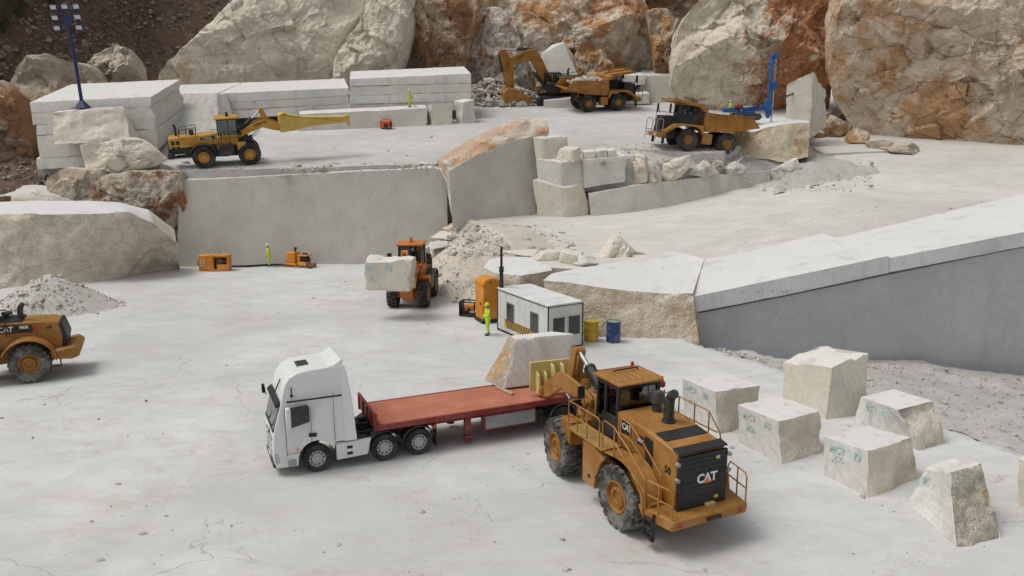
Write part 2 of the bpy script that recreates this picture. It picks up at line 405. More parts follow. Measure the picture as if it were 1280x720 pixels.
def boulder(outline, zc, front, back, mat, label, cat='boulder', n=110, rings=30, amp=.35, freq=.22, seed=None, facets=9, p=2.6, name='boulder', ridg=.5, group=None, lean=0.0, jag=.5, angle=30, cell=None):
    """natural rock: the outline at depth zc, swelling `front` metres forward and `back` metres behind, cut by facets and roughened"""
    seed = rng.uniform(0, 50) if seed is None else seed; rg = random.Random(int(seed * 1000)); cell = freq * 1.25 if cell is None else cell
    if n >= 100: n = int(n * 1.35); rings = int(rings * 1.5)
    pts = [P(x, y, zc) for x, y in outline]
    ring = resample(pts + [pts[0]], n + 1)[:-1]
    ctr = sum(ring, Vector()) / n
    ext = Vector((max(abs((q - ctr).dot(RT)) for q in ring), max(front, back), max(abs((q - ctr).dot(UPV)) for q in ring)))
    nF = Vector((0, -1, .12 + lean)).normalized()
    co = []
    planes = []
    for _ in range(facets):
        d = Vector((rg.uniform(-1, 1), -rg.uniform(.35, 1.1), rg.uniform(-.6, 1))).normalized(); planes.append((d, rg.uniform(.5, .85)))
    def place(q, t, side):
        base = ctr.lerp(q, 1 - t) if t < 1 else ctr.copy()
        off = (1 - (1 - t) ** p) ** (1 / p)
        w = base + (nF * front * off if side > 0 else -nF * back * off)
        lc = w - ctr; ln = Vector((lc.x / ext.x, lc.y / ext.y, lc.z / ext.z))
        if side > 0:
            for d, h in planes:
                e = ln.dot(d) - h
                if e > 0: ln.y = min(0.0, ln.y + e / max(.35, -d.y) * .95)
        lc = Vector((ln.x * ext.x, ln.y * ext.y, ln.z * ext.z)); w = ctr + lc
        rad = (lc + (nF * -side * .001)); rad = rad.normalized() if rad.length > .01 else nF
        dn = fr(w, freq, seed, 8, .62) * amp
        if ridg: dn += ridg * amp * (noise.ridged_multi_fractal(w * freq * .8 + Vector((seed, 3, 1)), .85, 2.2, 5, 1.0, 1.8) - 1.3) * .5
        if cell and side > 0 and t > .03:
            for cf, ca in ((cell, 1.0), (cell * 2.6, .4)):
                q_ = w * cf + Vector((seed * 3, seed, seed * 5)); pt_ = noise.voronoi(q_)[1][0]
                rv = noise.cell_vector(pt_ * 3.7 + Vector((.37, .11, .73))) - Vector((.5, .5, .5)); dn += amp * ca * (2.6 * (q_ - pt_).dot(rv) + 1.1 * rv.x) * min(1.0, t * 6)
        dirn = (rad * .45 + nF * side * .75)
        if t < .02: dirn = rad * jag
        return w + dirn * dn
    faces = []; idx = {}
    ts = [(k / rings) ** 1.25 for k in range(rings)]
    for side in (1, -1):
        rr = rings if side > 0 else max(6, rings // 4); tt = ts if side > 0 else [(k / rr) ** 1.25 for k in range(rr)]
        prev = None
        for k, t in enumerate(tt):
            if k == 0 and side < 0: prev = first; continue
            cur = []
            for q in ring: co.append(place(q, t, side)); cur.append(len(co) - 1)
            if k == 0: first = cur
            if prev:
                for i in range(n): faces.append((prev[i], prev[(i + 1) % n], cur[(i + 1) % n], cur[i]))
            prev = cur
        co.append(place(ctr, 1.0, side)); c = len(co) - 1
        for i in range(n): faces.append((prev[i], prev[(i + 1) % n], c))
    return finish(name, co, faces, mat, label, cat, group, angle=angle)
def small_rock(px, py, hf, w, h, mat, label, cat='rock', name='rock', seed=None, group=None, d=None, squash=.7, sub=3, rot=0, sharp=1.0, zoff=-.1):
    """loose rock resting at a pixel on a surface: facetted lump w wide, h high"""
    seed = rng.uniform(0, 50) if seed is None else seed; rg = random.Random(int(seed * 977))
    c = on(hf, px, py); bm = bmesh.new(); bmesh.ops.create_icosphere(bm, subdivisions=sub, radius=1)
    pl = [(Vector((rg.gauss(0, 1), rg.gauss(0, 1), rg.gauss(0, .8))).normalized(), rg.uniform(.45, .8)) for _ in range(11)]
    pl.append((Vector((0, 0, -1)), .3))
    for v in bm.verts:
        q = v.co.copy()
        for dd, hh in pl:
            e = q.dot(dd) - hh
            if e > 0: q -= dd * e * .95
        q += q.normalized() * .14 * fr(q, 1.3, seed, 5, .7)
        v.co = q
    zs = [v.co.z for v in bm.verts]; xs = [v.co.x for v in bm.verts]; ys = [v.co.y for v in bm.verts]
    z0, z1 = min(zs), max(zs); sx = w / (max(xs) - min(xs)); sy = (d or w * .8) / (max(ys) - min(ys)); sz = h / (z1 - z0)
    for v in bm.verts: v.co = Vector((v.co.x * sx, v.co.y * sy, (v.co.z - z0) * sz))
    me = bpy.data.meshes.new(name); bm.to_mesh(me); bm.free(); me.shade_smooth(); me.set_sharp_from_angle(angle=R(30))
    o = link_mesh(name, me, mat, None, c + Vector((0, (d or w * .8) * .4, zoff))); o.rotation_euler = (0, 0, rot)
    return tag(o, label, cat, group)
ICO = None
def scatter(name, pts, sizes, mat, label, cat, seed=1, sub=1, flat=.7, kind='stuff', parent=None):
    """many small angular stones as one mesh of loose rubble"""
    global ICO
    rs = np.random.RandomState(seed); bm = bmesh.new(); bmesh.ops.create_icosphere(bm, subdivisions=sub, radius=1)
    bv = np.array([v.co[:] for v in bm.verts]); bf = np.array([[v.index for v in f.verts] for f in bm.faces]); bm.free()
    nv, nf = len(bv), len(bf); N = len(pts); V = np.zeros((N * nv, 3)); Fc = np.zeros((N * nf, 3), int)
    for i, (p, s_) in enumerate(zip(pts, sizes)):
        q = bv * (1 + rs.uniform(-.38, .28, (nv, 1)))
        sc = s_ * rs.uniform(.65, 1.25, 3); sc[2] *= flat
        A = np.array(Euler(rs.uniform(0, 6.28, 3)).to_matrix()); q = (q @ A.T) * sc
        V[i * nv:(i + 1) * nv] = q + np.array(p); Fc[i * nf:(i + 1) * nf] = bf + i * nv
    me = bpy.data.meshes.new(name); me.from_pydata(V.tolist(), [], Fc.tolist()); me.update()
    o = link_mesh(name, me, mat, parent); return tag(o, label, cat, None, kind)
def sheet(name, poly, hf, mat, label=None, cat=None, kind='structure', step=1.2, amp=.05, skirt=3.0, freq=.3, rag=.0, seed=1):
    """terrain sheet: polygon in plan with heights from hf, a skirt down its edges"""
    P2 = []
    m = len(poly)
    for i in range(m):
        a = Vector(poly[i]); b = Vector(poly[(i + 1) % m]); k = max(1, int((b - a).length / step))
        for j in range(k):
            q = a.lerp(b, j / k)
            if rag and j: q = q + Vector((fr((q.x, q.y, 1), .7, seed), fr((q.x, q.y, 9), .7, seed))) * rag
            P2.append(q)
    nb = len(P2); x0, x1 = min(p.x for p in P2), max(p.x for p in P2); y0, y1 = min(p.y for p in P2), max(p.y for p in P2)
    def inside(x, y):
        c = False; j = nb - 1
        for i in range(nb):
            a, b = P2[i], P2[j]
            if (a.y > y) != (b.y > y) and x < (b.x - a.x) * (y - a.y) / (b.y - a.y) + a.x: c = not c
            j = i
        return c
    allp = list(P2); y = y0; row = 0
    while y < y1:
        x = x0 + (row % 2) * step / 2
        while x < x1:
            if inside(x, y): allp.append(Vector((x, y)))
            x += step
        y += step * .87; row += 1
    edges = [(i, (i + 1) % nb) for i in range(nb)]
    vs, es, fs, *_ = geometry.delaunay_2d_cdt(allp, edges, [list(range(nb))], 1, 1e-5)
    co = [Vector((v.x, v.y, hf(v.x, v.y) + amp * fr((v.x, v.y, 0), freq, seed, 5))) for v in vs]
    faces = [list(f) for f in fs]
    n0 = len(co)
    if skirt:
        be = {}
        for f in faces:
            for a, b in zip(f, f[1:] + f[:1]): be[(a, b)] = be.get((a, b), 0) + 1
        lo = {}
        for (a, b) in list(be):
            if (b, a) not in be:
                for x in (a, b):
                    if x not in lo: lo[x] = len(co); co.append(co[x] - Vector((0, 0, skirt)))
                faces.append([b, a, lo[a], lo[b]])
    me = arr_mesh(name, co, faces); me.shade_smooth(); me.set_sharp_from_angle(angle=R(40))
    o = link_mesh(name, me, mat); return tag(o, label, cat, None, kind)
# ------------------------------------------------------------------ ground materials
def groundmat(name, col=(.56, .565, .56), warm=(.5, .43, .34), seed=0., stain=.5, grit=.35, sc=1.0, dirt=.0):
    k = NT(name); v = k.vec(off=(seed * 5, seed * 3, 0)); vs = k.vec(scale=(.75, 1.25, 1), off=(seed, 0, 0))
    n1 = k.noise(v, .09 * sc, 6, .6, .6); n2 = k.noise(vs, .7 * sc, 8, .65, .5); n3 = k.noise(v, 5 * sc, 6, .7)
    c = k.mix(k.ramp(n1, .3, .7), tuple(x * .86 for x in col), tuple(min(1, x * 1.1) for x in col))
    c = k.mix(k.ramp(n2, .36, .68, 0, .5), c, tuple(x * .78 for x in col))
    n4 = k.noise(vs, 2.4 * sc, 9, .72, .9)
    st = k.math('MULTIPLY', k.ramp(n4, .47, .66), k.ramp(k.noise(v, .22 * sc, 7, .65, .7), .46, .66))
    c = k.mix(k.math('MULTIPLY', st, stain), c, warm)
    fl2 = k.math('MULTIPLY', k.ramp(k.noise(vs, 5.5 * sc, 8, .75, .6), .6, .7), k.ramp(k.noise(v, .5 * sc, 5, .6), .5, .64))
    c = k.mix(k.math('MULTIPLY', fl2, stain * .9), c, tuple(x * .55 for x in warm))
    pa = k.noise(k.vec(scale=(.25, .9, 1), off=(seed * 3, 4, 0)), .5 * sc, 7, .68, 1.1)
    c = k.mix(k.math('MULTIPLY', k.ramp(pa, .53, .7), stain * .5), c, tuple(x * 1.05 for x in warm))
    wv = k.n('ShaderNodeVectorMath', operation='ADD'); nn = k.n('ShaderNodeTexNoise'); nn.inputs['Scale'].default_value = .9 * sc; nn.inputs['Detail'].default_value = 7; k.l(v, nn.inputs['Vector'])
    sv = k.n('ShaderNodeVectorMath', operation='SCALE'); sv.inputs['Scale'].default_value = 1.3; k.l(nn.outputs[1], sv.inputs[0]); k.l(sv.outputs[0], wv.inputs[0]); k.l(k.vec(scale=(.8, 1.2, 1), off=(seed * 2, seed, 0)), wv.inputs[1])
    ck = k.voro(wv.outputs[0], .19 * sc)
    crack = k.math('MULTIPLY', k.ramp(ck, .0, .006, 1, 0), k.ramp(k.noise(v, .16 * sc, 5), .47, .56))
    c = k.mix(k.math('MULTIPLY', crack, .38), c, (.2, .15, .11))
    c = k.mix(k.ramp(k.noise(k.vec(scale=(1, 1, 1), off=(3, 9, seed)), 9 * sc, 2, .5), .7, .74, 0, grit), c, (.2, .19, .18))
    if dirt: c = k.mix(k.ramp(n3, .4, .66, 0, dirt), c, (.33, .3, .26))
    h = k.math('ADD', k.math('MULTIPLY', n2, 1.0), k.math('MULTIPLY', n3, .3)); h = k.math('SUBTRACT', h, k.math('MULTIPLY', crack, .6))
    return k.fin(c, .93, .12, k.bump(h, .32, .1))
MF = groundmat('marble_floor', seed=1., stain=.7, warm=(.46, .37, .28), col=(.575, .578, .57))
MM = groundmat('bench_floor', col=(.6, .58, .535), warm=(.5, .41, .31), seed=4., stain=.45, grit=.5)
MT = groundmat('terrace_floor', col=(.55, .54, .52), seed=9., stain=.35, grit=.6)
MG = groundmat('gravel_grey', col=(.5, .49, .47), warm=(.3, .25, .2), seed=14., stain=.4, grit=.8, sc=2.2, dirt=.6)
MGW = groundmat('gravel_white', col=(.57, .56, .53), warm=(.38, .32, .26), seed=17., stain=.4, grit=.7, sc=2.2, dirt=.5)
MGR = groundmat('gravel_rusty', col=(.58, .53, .46), warm=(.46, .33, .23), seed=21., stain=1., grit=.6, sc=1.6, dirt=.55)
MSTONEC = rockmat('loose_beige_stone', (.56, .5, .42), (.44, .32, .22), (.4, .3, .21), .3, 1.1, 15., dust=.3, bump=.4)
MHILL = rockmat('clay_hill', (.27, .195, .15), (.21, .13, .09), (.14, .1, .08), .5, .35, 3., dust=.0, bump=1.0, grey=(.1, .075, .06))
MSTONE = rockmat('loose_stone', (.5, .47, .42), (.3, .2, .12), (.25, .2, .15), .2, 1.1, 5., dust=.3, bump=.4)
MSTONEW = rockmat('loose_white_stone', (.62, .57, .49), (.38, .26, .16), (.3, .25, .2), .15, 1.1, 8., dust=.3, bump=.4)
MSTONEB = rockmat('loose_brown_stone', (.3, .235, .19), (.12, .075, .05), (.08, .06, .045), .45, 1.1, 6., dust=.1, bump=.4)
# ------------------------------------------------------------------ quarry floor (one sheet to the horizon) with the pit along the bench face
EPX = [(868, 427), (905, 438), (950, 450), (1010, 470), (1100, 503), (1182, 531), (1280, 562), (1420, 610), (1640, 690)]
EW = [fl(*q) for q in EPX]
def y_edge(x):
    if x < EW[0].x: return 1e9
    for a, b in zip(EW, EW[1:]):
        if x <= b.x: return a.y + (b.y - a.y) * (x - a.x) / (b.x - a.x)
    return EW[-1].y
def H_floor(x, y):
    z = H_floor0(x, y)
    if y < 20: z += 0
    e = y - y_edge(x)
    if e > 0: z -= 7 * smooth(e / .8)
    return z
def axis(a, b, lo, hi, fine, coarse):
    v = []; x = a
    while x < b: v.append(x); x += fine if lo <= x < hi else coarse
    return v + [b]
xs = axis(-320, 320, -34, 46, .5, 12); ys = axis(-60, 420, 16, 76, .5, 12)
co = [(x, y, H_floor(x, y) + .05 * fr((x, y, 0), .25, 2., 4)) for y in ys for x in xs]; nx = len(xs)
me = arr_mesh('quarry_floor', co, [(j * nx + i, j * nx + i + 1, (j + 1) * nx + i + 1, (j + 1) * nx + i) for j in range(len(ys) - 1) for i in range(nx - 1)])
me.shade_smooth(); tag(link_mesh('quarry_floor', me, MF), 'white marble quarry floor with thin cracks and brown stains', None, None, 'structure')
EDG_A = P(866, 371, 46.5); _b = P(1280, 290, 50); EDG_N = Vector((-(_b.y - EDG_A.y), _b.x - EDG_A.x, 0)).normalized()
def EDG_W(x): return 5.5 + .2 * max(0, x - 9)
def H_m(x, y):
    d = (x - EDG_A.x) * EDG_N.x + (y - EDG_A.y) * EDG_N.y
    wd = EDG_W(x); dip = .5 * (1 - smooth((d - wd + 1.6) / 1.5)) * smooth((x - 8.5) / 2)
    return H_mid(x, y) + .14 * max(0.0, y - 72) * smooth((x - 6) / 14.) - dip
def mdp(px, py): return on(H_m, px, py, 30)
def xy(p): return (p.x, p.y)
# dark sawn bench face, its depth and the two slabs lying along it
ZA, ZB, XA, XB = 46.5, 50.0, 866., 1280.
def zw(px): return ZA + (ZB - ZA) * (px - XA) / (XB - XA)
mp = [xy(mdp(*q)) for q in ((586, 271), (614, 280), (637, 291), (650, 306), (652, 320), (664, 334), (690, 335), (735, 337), (800, 331), (850, 324), (890, 328))]
mp += [xy(P(1112, 323, zw(1112) + 1.0)), xy(P(1280, 291, ZB + 1)), xy(P(1520, 250, zw(1520) + 1)), (78, 130), (10, 130), (-4.5, 84)]
sheet('bench_floor', mp, H_m, MM, 'dusty cream bench floor sloping up behind the sawn slabs', amp=.03, skirt=3.5)
tpx = [(45, 202), (120, 202), (200, 203), (216, 209), (228, 212.5), (300, 211.5), (400, 209.5), (545, 205), (580, 192), (640, 180), (700, 176), (735, 184), (800, 187), (870, 192), (905, 190), (935, 176), (1000, 158), (1040, 140)]
tpoly = [xy(tp(*q)) for q in tpx] + [(60, 140), (-62, 140)]
sheet('terrace_floor', tpoly, H_top, MT, 'upper marble terrace floor with scattered chips', amp=.05, skirt=4.0, rag=.25)
# clay hill behind everything
def H_hill(x, y):
    y0 = 116 if x > -52 else max(62, 116 - (-52 - x) * 2.6)
    b = H_top(x, y) if y > 60 else 7
    return b - 2 + max(0, y - y0) * 1.0 + 2.2 * fr((x, y, 0), .07, 4., 5) - (6 if (y - y0 < -14 and x > -40) else 0)
hx = [-130 + i * 2.2 for i in range(130)]; hy = [62 + i * 2.0 for i in range(70)]
co = [(x, y, H_hill(x, y) + .5 * fr((x, y, 3), .5, 6., 5, .6)) for y in hy for x in hx]; nx = len(hx); faces = []
for j in range(len(hy) - 1):
    for i in range(nx - 1):
        xm, ym = hx[i] + 1, hy[j] + 1
        if ym > 100 or xm < -36: faces.append((j * nx + i, j * nx + i + 1, (j + 1) * nx + i + 1, (j + 1) * nx + i))
me = arr_mesh('clay_hill', co, faces); me.shade_smooth()
tag(link_mesh('clay_hill', me, MHILL), 'dark brown clay and rubble hillside behind the boulders', None, None, 'structure')
rs = np.random.RandomState(3); pts = []; sz = []
for _ in range(6500):
    px, py = rs.uniform(-20, 420), rs.uniform(-15, 240)
    if px > 200 and py > 60: continue
    p = on(H_hill, px, py, 58); pts.append(p); sz.append(.1 * rs.pareto(2.4) + .08)
sz = [min(s_, .6) for s_ in sz]
scatter('hillside_rubble', pts, sz, MSTONEB, 'loose brown rubble lying over the clay hillside', 'rubble', 4)
# ------------------------------------------------------------------ the rocks and blocks of the quarry
SAW = sawnmat('sawn_pale', (.66, .63, .555), .3, 1., .35, .3)
SAWG = sawnmat('sawn_grey', (.54, .515, .455), .5, 2., .3, .15, stains=(.3, .24, .17), dark=(.41, .395, .36))
SAWD = sawnmat('sawn_dark_face', (.55, .56, .575), .4, 3., .2, .4, True, stains=(.36, .31, .25), dark=(.4, .41, .425))
SAWW = sawnmat('sawn_white', (.7, .68, .63), .15, 4., .5, .35, True)
SAWY = sawnmat('sawn_cream', (.68, .63, .52), .4, 6., .4, .2)
SLABT = sawnmat('slab_white', (.62, .625, .62), .25, 8., .18, .05)
RK_CREAM = rockmat('rock_cream', (.76, .7, .58), (.56, .38, .21), (.45, .36, .26), .2, .1, 2., grey=(.62, .58, .48), dark=.15, dust=.5, vein=.12, grad=(-.016, 0, -.06))
RK_RUST = rockmat('rock_rust', (.7, .6, .47), (.5, .28, .14), (.3, .18, .115), .58, .15, 9., grey=(.52, .46, .38), dark=.42, dust=.35, vein=.12)
RK_BROWN = rockmat('rock_brown', (.5, .4, .3), (.38, .21, .115), (.22, .135, .09), .62, .2, 13., grey=(.45, .37, .29), dark=.5, dust=.25, vein=.12)
RK_K7 = rockmat('rock_cream_rust', (.72, .65, .53), (.42, .2, .1), (.24, .13, .085), .5, .15, 19., grey=(.6, .54, .44), dark=.4, dust=.35, vein=.2, grad=(.03, -.01, .16))
RK_WALLR = rockmat('rock_wall_rust', (.68, .61, .5), (.36, .17, .08), (.3, .15, .08), .5, .4, 63., dust=.4, bump=.8, grey=(.6, .54, .45), dark=.4)
RK_LEDGE = rockmat('rock_ledge', (.72, .62, .45), (.54, .36, .18), (.4, .27, .17), .45, .3, 71., dust=.6, grey=(.64, .56, .43))
RK_HUGE = rockmat('rock_huge', (.72, .61, .49), (.54, .33, .18), (.4, .27, .19), .48, .13, 5.5, grey=(.62, .52, .41), dark=.36, dust=.2, bump=1.0, vein=.12, grad=(-.006, -.003, .0))
RK_WRUST = rockmat('rock_white_rust', (.76, .7, .6), (.46, .24, .135), (.32, .19, .12), .44, .3, 23., dust=.4, bump=.9, dark=.45)
RK_SCREE = rockmat('rock_pale_brown', (.5, .43, .34), (.4, .29, .19), (.28, .2, .14), .3, .12, 31., grey=(.46, .4, .32), dust=.3, vein=.15)
RK_FACE = rockmat('rock_tan_face', (.62, .54, .43), (.5, .38, .26), (.44, .34, .25), .4, .4, 37., grey=(.57, .5, .4), dust=.95, dark=.3)
RK_L = rockmat('rock_shelf', (.76, .69, .57), (.44, .28, .15), (.28, .2, .13), .12, .3, 41., grey=(.64, .59, .49), dust=1.0, dark=.15, vein=.12)
RK_ORANGE = rockmat('rock_orange', (.56, .44, .3), (.45, .24, .11), (.26, .17, .11), .6, .4, 45., dust=.3)
RK_BLK = rockmat('broken_cream', (.8, .735, .62), (.7, .58, .42), (.66, .56, .43), .2, .55, 51., dust=.6, bump=.45, dark=.25, grey=(.74, .69, .6))

# great cut wall under the terrace, in two blocks, and the leaning block between
t = [P(224, 226, 68.3), P(300, 222, 68.9), P(420, 216, 69.6), P(540, 210, 70.2), P(553, 213, 70.3), P(558, 226, 70.4)]
b = [P(221, 342, 68.3), P(300, 340, 68.9), P(420, 338, 69.6), P(540, 334, 70.2), P(556, 325, 70.4), P(560, 320, 70.5)]
mk_ = [p + Vector((0, .7, .05)) for p in t]; bk = [p + Vector((0, 2.0, .35)) for p in t]; bb = [p + Vector((0, 2.0, 0)) for p in b]
loft('cut_wall', [b, t, mk_, bk, bb], [22, 4, 6, 6, 4], SAWG, 'long grey sawn stone wall with a rounded end below the yellow loader', 'stone wall', nu=70, amp=[.05, .05, .22, .1, .05], freq=.45)
t = [P(561, 214, 68.0), P(590, 197, 69), P(630, 180, 70.5), P(668, 170, 71.9), P(686, 166, 72.4)]
b = [P(566, 286, 68.0), P(590, 284, 69), P(630, 280, 70.5), P(665, 275, 71.8), P(676, 274, 72.2)]
m1 = [P(556, 205, 68.7), P(590, 186, 69.9), P(625, 166, 71.3), P(656, 154, 72.7), P(685, 150, 73.5)]
bk = [P(546, 200, 71), P(575, 180, 72), P(612, 162, 73.5), P(650, 149, 75), P(683, 148, 75.6)]
bb = [p + Vector((0, 3.5, 0)) for p in b]
k_ = loft('leaning_block', [b, t, m1, bk, bb], [18, 5, 6, 6, 3], [SAWG, RK_RUST], 'tilted grey block with a rust crusted broken top beside the cut wall', 'stone block', nu=46, amp=[.06, .3, .4, .35, .1], freq=.6)
for f in k_.data.polygons:
    if f.normal.z > .45 or (f.center.z > 4.5 and abs(f.normal.y) < .75): f.material_index = 1
# slabs along the bench edge and the dark face below them
def edge_slab(name, pts_top, thick_px, back, label, lift, sink):
    f = [P(x, y, zw(x)) for x, y in pts_top]; lo = [P(x, y + tpx_, zw(x)) for (x, y), tpx_ in zip(pts_top, thick_px)]
    bk = [Vector((q.x, q.y, 0)) + EDG_N * (EDG_W(q.x) * back) for q in f]
    for q, q0 in zip(bk, f): q.z = max(q0.z + .1, H_m(q.x + EDG_N.x * .6, q.y + EDG_N.y * .6) + lift)
    bb = [q - Vector((0, 0, sink)) for q in bk]
    return loft(name, [lo, f, bk, bb], [4, 14, 2, 6], SLABT, label, 'stone slab', nu=40, amp=[.03, .02, .02, .02], freq=.8)
edge_slab('edge_slab', [(866, 371), (985, 346), (1111, 320)], [20, 22, 21], .85, 'thick white slab along the bench edge next to the tan rock', .04, .6)
edge_slab('edge_slab', [(1112, 322.5), (1280, 290), (1420, 263), (1540, 240)], [18, 18, 18, 18], .7, 'thick white slab along the bench edge nearest the large boulder', .04, .6)
t = [P(x, y, zw(x) + .45) for x, y in ((862, 394), (985, 370), (1111, 343.5), (1280, 309), (1420, 282), (1540, 258))]
b = [Vector((q.x, q.y - .1, -6)) for q in t]
loft('bench_wall', [b, t, [q + Vector((0, .5, .02)) for q in t], [q + Vector((0, .5, 0)) for q in b]], [24, 1, 6, 1], SAWD, 'tall dark grey sawn bench face under the white edge slabs', 'stone wall', nu=80, amp=[.03, .01, .01, .01], freq=.4)
# tan rock that ends the bench
t = [P(679, 350, 46.9), P(700, 352, 46.7), P(735, 357, 46.6), P(800, 365, 46.5), P(850, 367, 46.4), P(866, 366, 46.3)]
b = [P(690, 420, 46.4), P(715, 421, 46.3), P(750, 419, 46.0), P(800, 427, 45.7), P(845, 433, 45.4), P(874, 430, 45.3)]
bk = [mdp(690, 344), mdp(720, 338), mdp(750, 333), mdp(800, 326), mdp(845, 316), mdp(880, 330)]
for q in bk: q.z = H_mid(q.x, q.y) + .12
loft('tan_rock', [b, t, bk, [q - Vector((0, 0, 3)) for q in bk]], [22, 10, 5, 5], RK_FACE, 'broad tan rock with flat white top beside the two drums', 'rock', nu=64, amp=[.2, .03, .02, .1], freq=.6, ridg=.2)
t = [mdp(604, 335), mdp(618, 342), mdp(650, 346), mdp(690, 339)]
b = [q + Vector((.1, -.15, -3.2)) for q in t]
bk = [mdp(612, 325), mdp(630, 321), mdp(658, 322), mdp(688, 335)]
for q in t + bk: q.z += .06
loft('flat_rock', [b, t, bk, [q - Vector((0, 0, 3)) for q in bk]], [10, 8, 4, 3], RK_L, 'flat pale rock shelf behind the orange portable toilet', 'rock', nu=36, amp=[.2, .03, .05, .1], freq=.7)
def white_top(o, zmin=.75):
    o.data.materials.append(SLABT); zz = max(v.co.z for v in o.data.vertices)
    for f in o.data.polygons:
        if f.normal.z > zmin and f.center.z > zz * .55: f.material_index = len(o.data.materials) - 1
for o in list(COL.objects):
    if o.name.split('.')[0] in ('tan_rock', 'flat_rock'): white_top(o)
# pieces lying on the bench
boulder([(736, 336), (750, 314), (764, 294), (773, 293), (792, 310), (810, 318), (803, 334), (770, 344)], 55, 1.2, 1.3, RK_BLK, 'pointed cream rock like a small pyramid on the bench', 'rock', n=50, rings=12, amp=.16, freq=.8, facets=5, name='rock', p=1.4)
block2f(((794, 323), (794, 330), (801, 326), (801, 333), (826, 317), (826, 325)), RK_BLK, 'thin broken slab resting against the pointed cream rock', zc=(55, 54.6, 56), name='broken_slab', cat='stone slab', step=.2, amp=.03, rough={'front': .08})
small_rock(686, 326, H_m, 2.4, .7, RK_BLK, 'low flat stone lying flat between shelf and pointed rock', sub=3)
small_rock(716, 331, H_m, 1.6, 1.0, RK_BLK, 'dark edged chunk beside the low flat stone', sub=3)
small_rock(732, 333, H_m, 1.6, .75, SAWW, 'rounded white chunk close to the pointed rock', sub=3)
small_rock(650, 320, H_m, 2.6, .35, RK_BLK, 'thin cream stone behind the flat shelf', sub=2)
small_rock(700, 318, H_m, 1.8, .4, RK_FACE, 'low tan stone behind the white chunks', sub=2)
# retaining stack and low wall
G_ST = 'blocks of the retaining stack'
zs3 = (66.9, 66.4, 67.6)
block2f(((665, 224), (672, 258), (704.5, 234.7), (709, 270), (731.8, 231), (738, 268)), [SAWY, RK_BLK], 'lowest block of the corner stack with rusty broken end', zc=(70.9, 70.1, 71.3), rough={'right': .3}, facemat={'right': 1}, sink=.9, name='stone_block')
block2f(((669.7, 199), (672, 224.5), (702.5, 203), (702, 233.5), (729, 199), (730, 231)), SAW, 'middle block of the corner stack, plain white', zc=(71.1, 70.3, 71.5), sink=0)
block2f(((666, 171), (670, 199), (680, 173.5), (681, 203), (710, 171), (711, 200)), SAWY, 'topmost tall block of the corner stack beside the tilted block', zc=(71.3, 71.0, 72.3), rough={'right': .15}, sink=0)
block2f(((699, 186), (692, 202), (716.5, 188), (716.5, 203), (726, 184), (727, 199)), RK_BLK, 'small rusty wedge on the corner stack', zc=(71.0, 70.5, 71.3), rough={'front': .2}, sink=0, step=.2)
slab4(((729, 200), (783.5, 194.5), (781.6, 227), (731, 235)), (71.1, 72.0), 2.2, SAW, 'wide cream block in the retaining row beside the corner stack', name='stone_block')
slab4(((730, 190.5), (745, 189), (745, 199), (730, 200.5)), (71.3, 71.5), .9, SAWY, 'small cream block on the wide block, next to the wedge', name='stone_block', step=.25)
slab4(((746, 189), (759, 187), (759, 197.5), (746, 199)), (71.5, 71.7), .9, SAW, 'small white block centred on the wide block', name='stone_block', step=.25)
slab4(((760, 188.5), (771, 187), (772, 196), (760, 197.5)), (71.7, 71.9), .9, SAWY, 'smallest block on the wide block, by the gravel', name='stone_block', step=.25)
for ol, z_, mt, lb in (([(790, 194), (797, 190), (806, 193), (812, 206), (809, 228), (794, 232)], 72.6, RK_BLK, 'upright cream rock at the end of the wide block'),
                       ([(806, 195), (822, 205), (828, 218), (826, 229), (808, 231), (800, 228)], 72.8, SAW, 'grey split rock over a dark gap in the low wall'),
                       ([(828, 206), (845, 197), (864, 193), (862, 208), (852, 222), (834, 229), (826, 222)], 73.6, RK_BLK, 'cream slab of rock leaning back over the low wall'),
                       ([(856, 219), (870, 207), (881, 199), (892, 208), (900, 217), (880, 222)], 74.4, SAW, 'flat triangular rock on the low wall'),
                       ([(888, 203), (897, 197), (904, 203), (903, 213), (894, 214)], 75.2, RK_FACE, 'small brown stone squeezed between triangular rocks'),
                       ([(899, 216), (912, 204), (920, 201), (932, 208), (936, 214), (915, 219)], 75.6, SAW, 'low triangular rock nearest the end of the low wall'),
                       ([(958, 214), (975, 206), (996, 196), (1003, 214), (1004, 232), (978, 240), (960, 236)], 77.2, SAW, 'pale pointed slab at the end of the low wall')):
    boulder(ol, z_, .7, .8, mt, lb, 'rock', n=44, rings=10, amp=.14, freq=.8, facets=4, name='rock', p=2.2)
t = [P(736, 243, 70.8), P(793, 232, 72), P(855, 224, 73.6), P(935, 215, 75.9), P(962, 214.5, 76.8)]
b = [P(740, 278, 70.8), P(793, 271, 72), P(855, 264, 73.6), P(935, 253, 75.9), P(964, 249, 76.8)]
loft('low_wall', [b, t, [q + Vector((0, 1.6, 0)) for q in t], [q + Vector((0, 1.6, 0)) for q in b]], [8, 3, 3, 2], SAW, 'long low grey stone course under the rocks and gravel', 'stone wall', nu=56, amp=[.07, .06, .05, .05], freq=.6)
